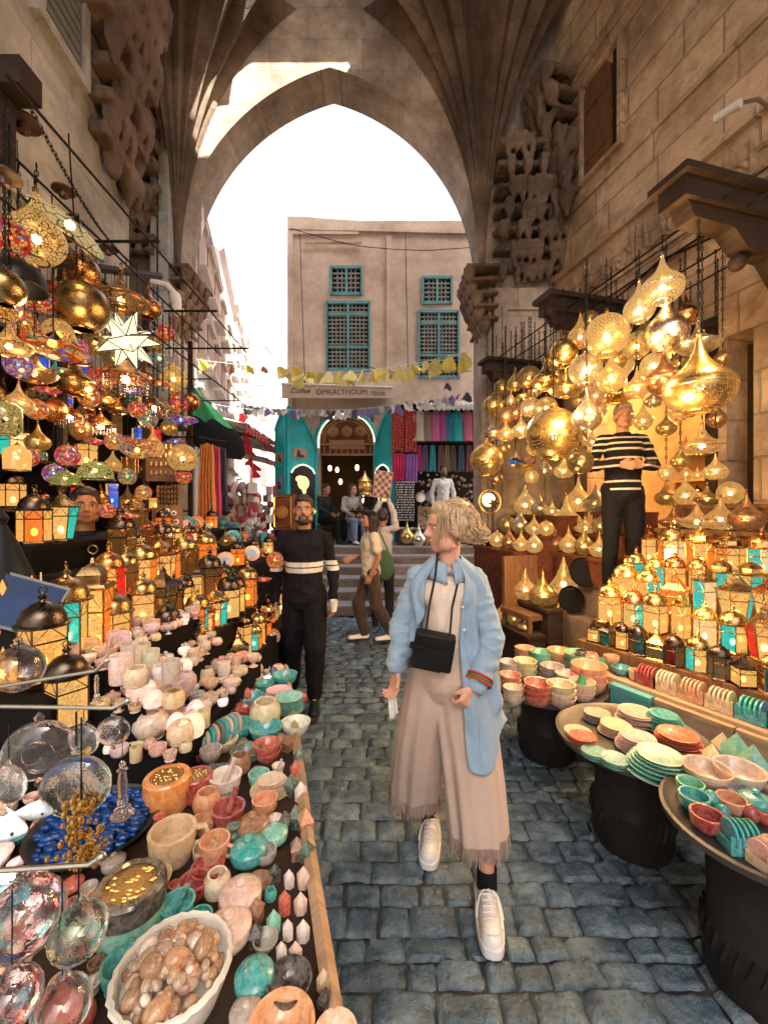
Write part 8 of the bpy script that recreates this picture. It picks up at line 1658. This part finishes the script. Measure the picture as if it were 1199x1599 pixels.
    for hem, ph in ((hemL, 0), (hemR, 2.2)):
        k = MB(); rn = random.Random(int(ph * 10))
        for i in range(250):
            q = 2 * PI * i / 250; f = .105 * (.6 * math.sin(q * 7 + ph + 1.2) + .5 * math.sin(q * 12 + ph * 2 - 2)); p = hem + V((.1175 * math.cos(q) * (1 + f), .107 * math.sin(q) * (1 + f), .008)); L = rn.uniform(.045, .075); jx, jy = rn.gauss(0, .006), rn.gauss(0, .006)
            k.tube([p, p + V((jx * .4, jy * .4, -L * .5)), p + V((jx, jy, -L))], [.0026, .0022, .0010], 4, cap=False)
        k.build('fringe', [simple('fringe_yarn', (.40, .29, .25), .9)], cul)['kind'] = 'stuff'
    # open blue overshirt
    M_blue = clothmat('light_blue_linen', (.27, .39, .515)); m = MB()
    def shell(x, a0, a1, secs, seed):
        n = 96; vs = []
        for (c, rx, ry, f0, f1) in secs:
            for i in range(n + 1):
                q = R(a0 + f0 + (a1 + f1 - a0 - f0) * i / n); g = .012 * math.sin(q * 9 + c.z * 14 + seed) + .009 * noise.noise(V((math.cos(q) * 4, math.sin(q) * 4, c.z * 7 + seed)))* 2 + .008 * math.sin(q * 17 + seed + c.z * 5)
                g += .022 * (.35 - abs(noise.noise(V((q * 2.2 + c.z * 2.5, c.z * 7 - q, seed))))) + .010 * (.3 - abs(noise.noise(V((q * 5, c.z * 16 + q * 3, seed + 9))))); g *= min(1, (1.42 - c.z) * 4); f = (1.405 - c.z) / .72; dq = (math.degrees(q) + 62) / 34; vs.append(c + V(((rx + g) * math.cos(q), (ry + g) * math.sin(q), -.13 * f ** 3 * math.exp(-dq * dq) - .03 * f ** 3 * math.sin(q * 3))))
        m_ = len(secs); m.add(vs, [(j * (n + 1) + i, j * (n + 1) + i + 1, (j + 1) * (n + 1) + i + 1, (j + 1) * (n + 1) + i) for j in range(m_ - 1) for i in range(n)])
    C = lambda x, y, z: V((x, y, z))
    # one continuous back+sides shell; the opening faces the camera (-90 deg)
    N = 18; secs = []
    for i in range(N):
        f = i / (N - 1); z = 1.405 - f * .72
        cx = .283 + .03 * f; cyy = 1.88 - .0 * f; rx = [.055, .10, .15, .175, .178, .172, .168, .165, .165, .168, .172, .178, .185, .19, .195, .20, .205, .21][i]; ry = [.05, .075, .10, .118, .125, .128, .128, .128, .13, .133, .136, .14, .144, .148, .15, .152, .154, .155][i] + max(0, i - 8) * .0075
        secs.append((C(cx, cyy, z), rx, ry, [14, 12, 8, 2, 0, -2, -4, -6, -8, -8, -8, -8, -8, -8, -8, -8, -8, -6][i], [0, -2, -2, 0, 0, -2, -6, -14, -22, -32, -42, -54, -66, -76, -88, -96, -104, -110][i] if True else 0))
    # angles run counter-clockwise: start right of the opening, round the back, to the left edge
    s2 = []
    for k_ in range(54):
        x_ = k_ / 53 * (N - 1); a_ = min(N - 2, int(x_)); f_ = x_ - a_; A_, B_ = secs[a_], secs[a_ + 1]
        s2.append((A_[0].lerp(B_[0], f_),) + tuple(A_[j_] * (1 - f_) + B_[j_] * f_ for j_ in (1, 2, 3, 4)))
    secs = s2; shell(0, -76, 232, secs, 1.0)
    # long front tail on the right panel
    vs = []; n = 14; rows = 0
    for j in range(rows):
        f = j / (rows - 1); z = .72 - .16 * f
        for i in range(n + 1):
            q = R(-92 + 76 * (i / n) * (1 - .45 * f)); rr = .232 + .01 * math.sin(i * 1.7 + f * 3); vs.append(C(.312 + rr * math.cos(q) - .01 * f, 1.87 + (rr - .045) * math.sin(q), z + .05 * (1 - f) * 0 - .03 * f * math.sin(i * .9)))

    from mathutils.bvhtree import BVHTree
    trees = [BVHTree.FromPolygons([v.co for v in q.data.vertices], [tuple(p.vertices) for p in q.data.polygons]) for q in (cul, tee)]
    for _ in range(3):
        for i, v in enumerate(m.v):
            v = V(v)
            for tr in trees:
                loc_, nn, _i, dd = tr.find_nearest(v)
                if loc_ is not None and dd < .10 and (v - loc_).dot(nn) < .014: v = loc_ + nn * .016
            m.v[i] = tuple(v)
    jk = m.build('overshirt', [M_blue], t, smooth=80); so = jk.modifiers.new('th', 'SOLIDIFY'); so.thickness = .005; sb = jk.modifiers.new('sb', 'SUBSURF'); sb.levels = sb.render_levels = 1
    SV = [V(q) for q in m.v]; n1 = 97; R_ = 54; sm_ = simple('seam_thread', (.16, .27, .42), .8); m = MB(); jc = V((.28, 1.88, 1.1))
    out = lambda p: p + V((p.x - jc.x, p.y - jc.y, 0)).normalized() * .0045
    for ci in (6, 90): m.tube([out(SV[j * n1 + ci]) for j in range(6, R_)], .0012, 4)
    m.tube([out(SV[(R_ - 3) * n1 + i]) for i in range(0, 97)], .0012, 4)
    pk = [out(SV[r_ * n1 + c_]) for r_, c_ in [(12, 12), (12, 15), (12, 18), (12, 21), (12, 24), (15, 24), (18, 24), (20, 24), (21, 21), (22, 18), (21, 15), (20, 12), (18, 12), (15, 12)]]
    m.tube(pk, .0014, 4, closed=True); m.build('seam', [sm_], jk)
    m = MB()
    for s, e_, w_ in (('L', J['elL'], J['wrL']), ('R', J['elR'], J['wrR'])):
        sh = J['sh' + s]; m.cap(J['neck'].lerp(sh, .45) - V((0, 0, .06)), sh, .045, .048, 16); m.cap(sh, e_, .052, .056, 16); m.cap(e_, w_.lerp(e_, .10), .060, .046, 16); m.cap(e_ - V((0, 0, .02)), e_.lerp(w_, .5) - V((0, 0, .018)), .048, .058, 14)
    remesh(m, 'sleeve', [M_blue], .0055, jk, 2, .013, 11, (.8, .8, 1.5))
    # cuffs, collar wings, placket, buttons, pocket
    m = MB()
    for x, q0, q1 in ((1, -80, 60), (-1, 120, 262)):
        vs = []; n = 16
        for j in range(5):
            f = j / 4
            for i in range(n + 1):
                q = R(q0 + (q1 - q0) * i / n); fr = (i if x > 0 else n - i) / n; dr = .062 + .036 * f * (1.2 - .5 * fr); vs.append(C(.284 + dr * 1.05 * math.cos(q), 1.875 + dr * .95 * math.sin(q) , 1.405 - .045 * f - .04 * f * f * (1 - fr) - .03 * (1 - fr)))
        m.add(vs, [(j * (n + 1) + i, j * (n + 1) + i + 1, (j + 1) * (n + 1) + i + 1, (j + 1) * (n + 1) + i) for j in range(4) for i in range(n)])
    co = m.build('collar', [M_blue], jk, smooth=80); co.modifiers.new('th', 'SOLIDIFY').thickness = .005
    m = MB(); 
    for k_ in range(5): z = 1.20 - k_ * .095; m.ball((.33 + .006 * k_, 1.748 - .003 * k_, z), (.0065, .003, .0065), 10, 6)
    for o_ in (m.build('button', [simple('pearl', (.7, .7, .68), .2)], jk),): pass
    # camera case, strap, necklace, bracelet, ring of papers
    c = thing('camera_case', 'black leather camera case hanging from a strap on the blonde woman', 'camera case', (.20, 1.685, 1.045), R(-6)); c.rotation_euler = (R(6), R(9), R(-8))
    m = MB(); m.bb(-.082, .082, -.03, .03, -.08, .07); bo = m.build('case_body', [simple('black_leather', (.012, .012, .013), .45, bump=.3, bscale=200)], c); bv = bo.modifiers.new('b', 'BEVEL'); bv.width = .012; bv.segments = 3
    m = MB(); m.bb(-.08, .04, -.036, -.0305, -.078, .01); m.bb(-.05, .05, -.034, -.0305, .02, .05); bo = m.build('flap', [simple('black_leather', (.012, .012, .013), .45)], c); bv = bo.modifiers.new('b', 'BEVEL'); bv.width = .004; bv.segments = 2
    m = MB(); m.bb(-.095, -.03, -.045, -.0362, .005, .03); m.build('front_tab', [simple('black_leather', (.012, .012, .013), .45)], c)
    m = MB(); R3 = V((.20, 1.685, 1.045))
    Ti = c.rotation_euler.to_matrix().inverted()
    for pts in ([(.165, 1.685, 1.085), (.192, 1.745, 1.22), (.222, 1.795, 1.33), (.235, 1.84, 1.41), (.26, 1.915, 1.435)], [(.262, 1.675, 1.075), (.285, 1.742, 1.20), (.318, 1.79, 1.30), (.338, 1.84, 1.40), (.31, 1.92, 1.435)]): m.tube([Ti @ (V(p) - R3) for p in pts], .0045, 6, flat=.5)
    m.build('strap', [M_black], c)
    nk = MB(); nk.tube([C(.235, 1.835, 1.385), C(.245, 1.80, 1.335), C(.262, 1.79, 1.315), C(.285, 1.795, 1.335), C(.325, 1.84, 1.385)], .002, 5); nk.ball((.258, 1.785, 1.305), .007, 8, 6); nk.ball((.268, 1.785, 1.295), .006, 8, 6); nk.build('necklace', [M_gold], t)
    for k_, (dz, cl) in enumerate(((0, (.5, .02, .02)), (.012, (.1, .2, .03)), (.022, (.55, .05, .03)))):
        br = MB(); dirv = (J['wrR'] - J['elR']).normalized(); a_ = dirv.orthogonal().normalized(); b_ = dirv.cross(a_); cc = J['wrR'].lerp(J['elR'], .2) + dirv * dz
        br.tube([cc + (a_ * math.cos(q) + b_ * math.sin(q)) * .056 for q in [2 * PI * i / 20 for i in range(20)]], .005, 6, closed=True)
        br.build('bracelet', [M_paint], t, color=cl)
    pp = thing('paper_slip', 'folded white paper slip in the right hand of the blonde woman', 'paper', (.035, 1.80, .80), R(20)); m = MB(); m.grid(lambda u, v: (.04 * (u - .5) + .01 * v, .006 * math.sin(u * 9), -.11 * v * (1 - .3 * u)), 6, 6); po = m.build('paper', [M_white], pp); po.modifiers.new('t', 'SOLIDIFY').thickness = .001
    # socks and trainers
    for a, hl, to in ((J['anR'], (.425, 1.745, .004), (.388, 1.475, .004)), (J['anL'], (.24, 2.10, .03), (.195, 1.845, .004))):
        m = MB(); ax = V(a); m.lathe([(.040, -.045), (.040, .0), (.039, .035), (.037, .037), (.034, .02)], 20, c=ax); m.build('sock', [simple('black_sock', (.012, .012, .013), .9)], t)
        so_, Ts, L = shoe(t, hl, to, M_wshoe, M_wshoe, w=.047, hi=.01)
        m = MB(); m.M = Ts
        for k_ in range(6): x = L * .42 + k_ * .018; zz = .100 - k_ * .0065; m.tube([(x, -.026, zz - .006), (x + .004, -.01, zz + .003), (x + .004, .01, zz + .003), (x, .026, zz - .006)], .0035, 5)
        for sgn in (-1, 1): m.tube([(L * .40, 0, .108), (L * .42, sgn * .02, .112), (L * .46, sgn * .035, .10), (L * .52, sgn * .045, .075), (L * .6, sgn * .05, .05)], .003, 5)
        m.ball((L * .4, 0, .107), .007, 8, 6); m.build('lace', [M_white], so_)
        m = MB(); m.M = Ts
        for k_ in range(9): a_ = k_ / 8 * 2 - 1; m.tube([(L - .05 + .025 * math.cos(a_ * 1.4), .03 * a_, .073 - .01 * abs(a_)), (L - .045 + .025 * math.cos(a_ * 1.4), .03 * a_, .072 - .01 * abs(a_))], .0016, 5)
        m.tube([(L - .075, -.042, .045), (L - .055, -.02, .068), (L - .052, 0, .073), (L - .055, .02, .068), (L - .075, .042, .045)], .0018, 5); m.tube([(.01, -.045, .05), (.06, -.047, .045), (.11, -.048, .06)], .0018, 5)
        m.build('stitching', [simple('grey_seam', (.55, .54, .52), .6)], so_)
woman()
finish_labels()
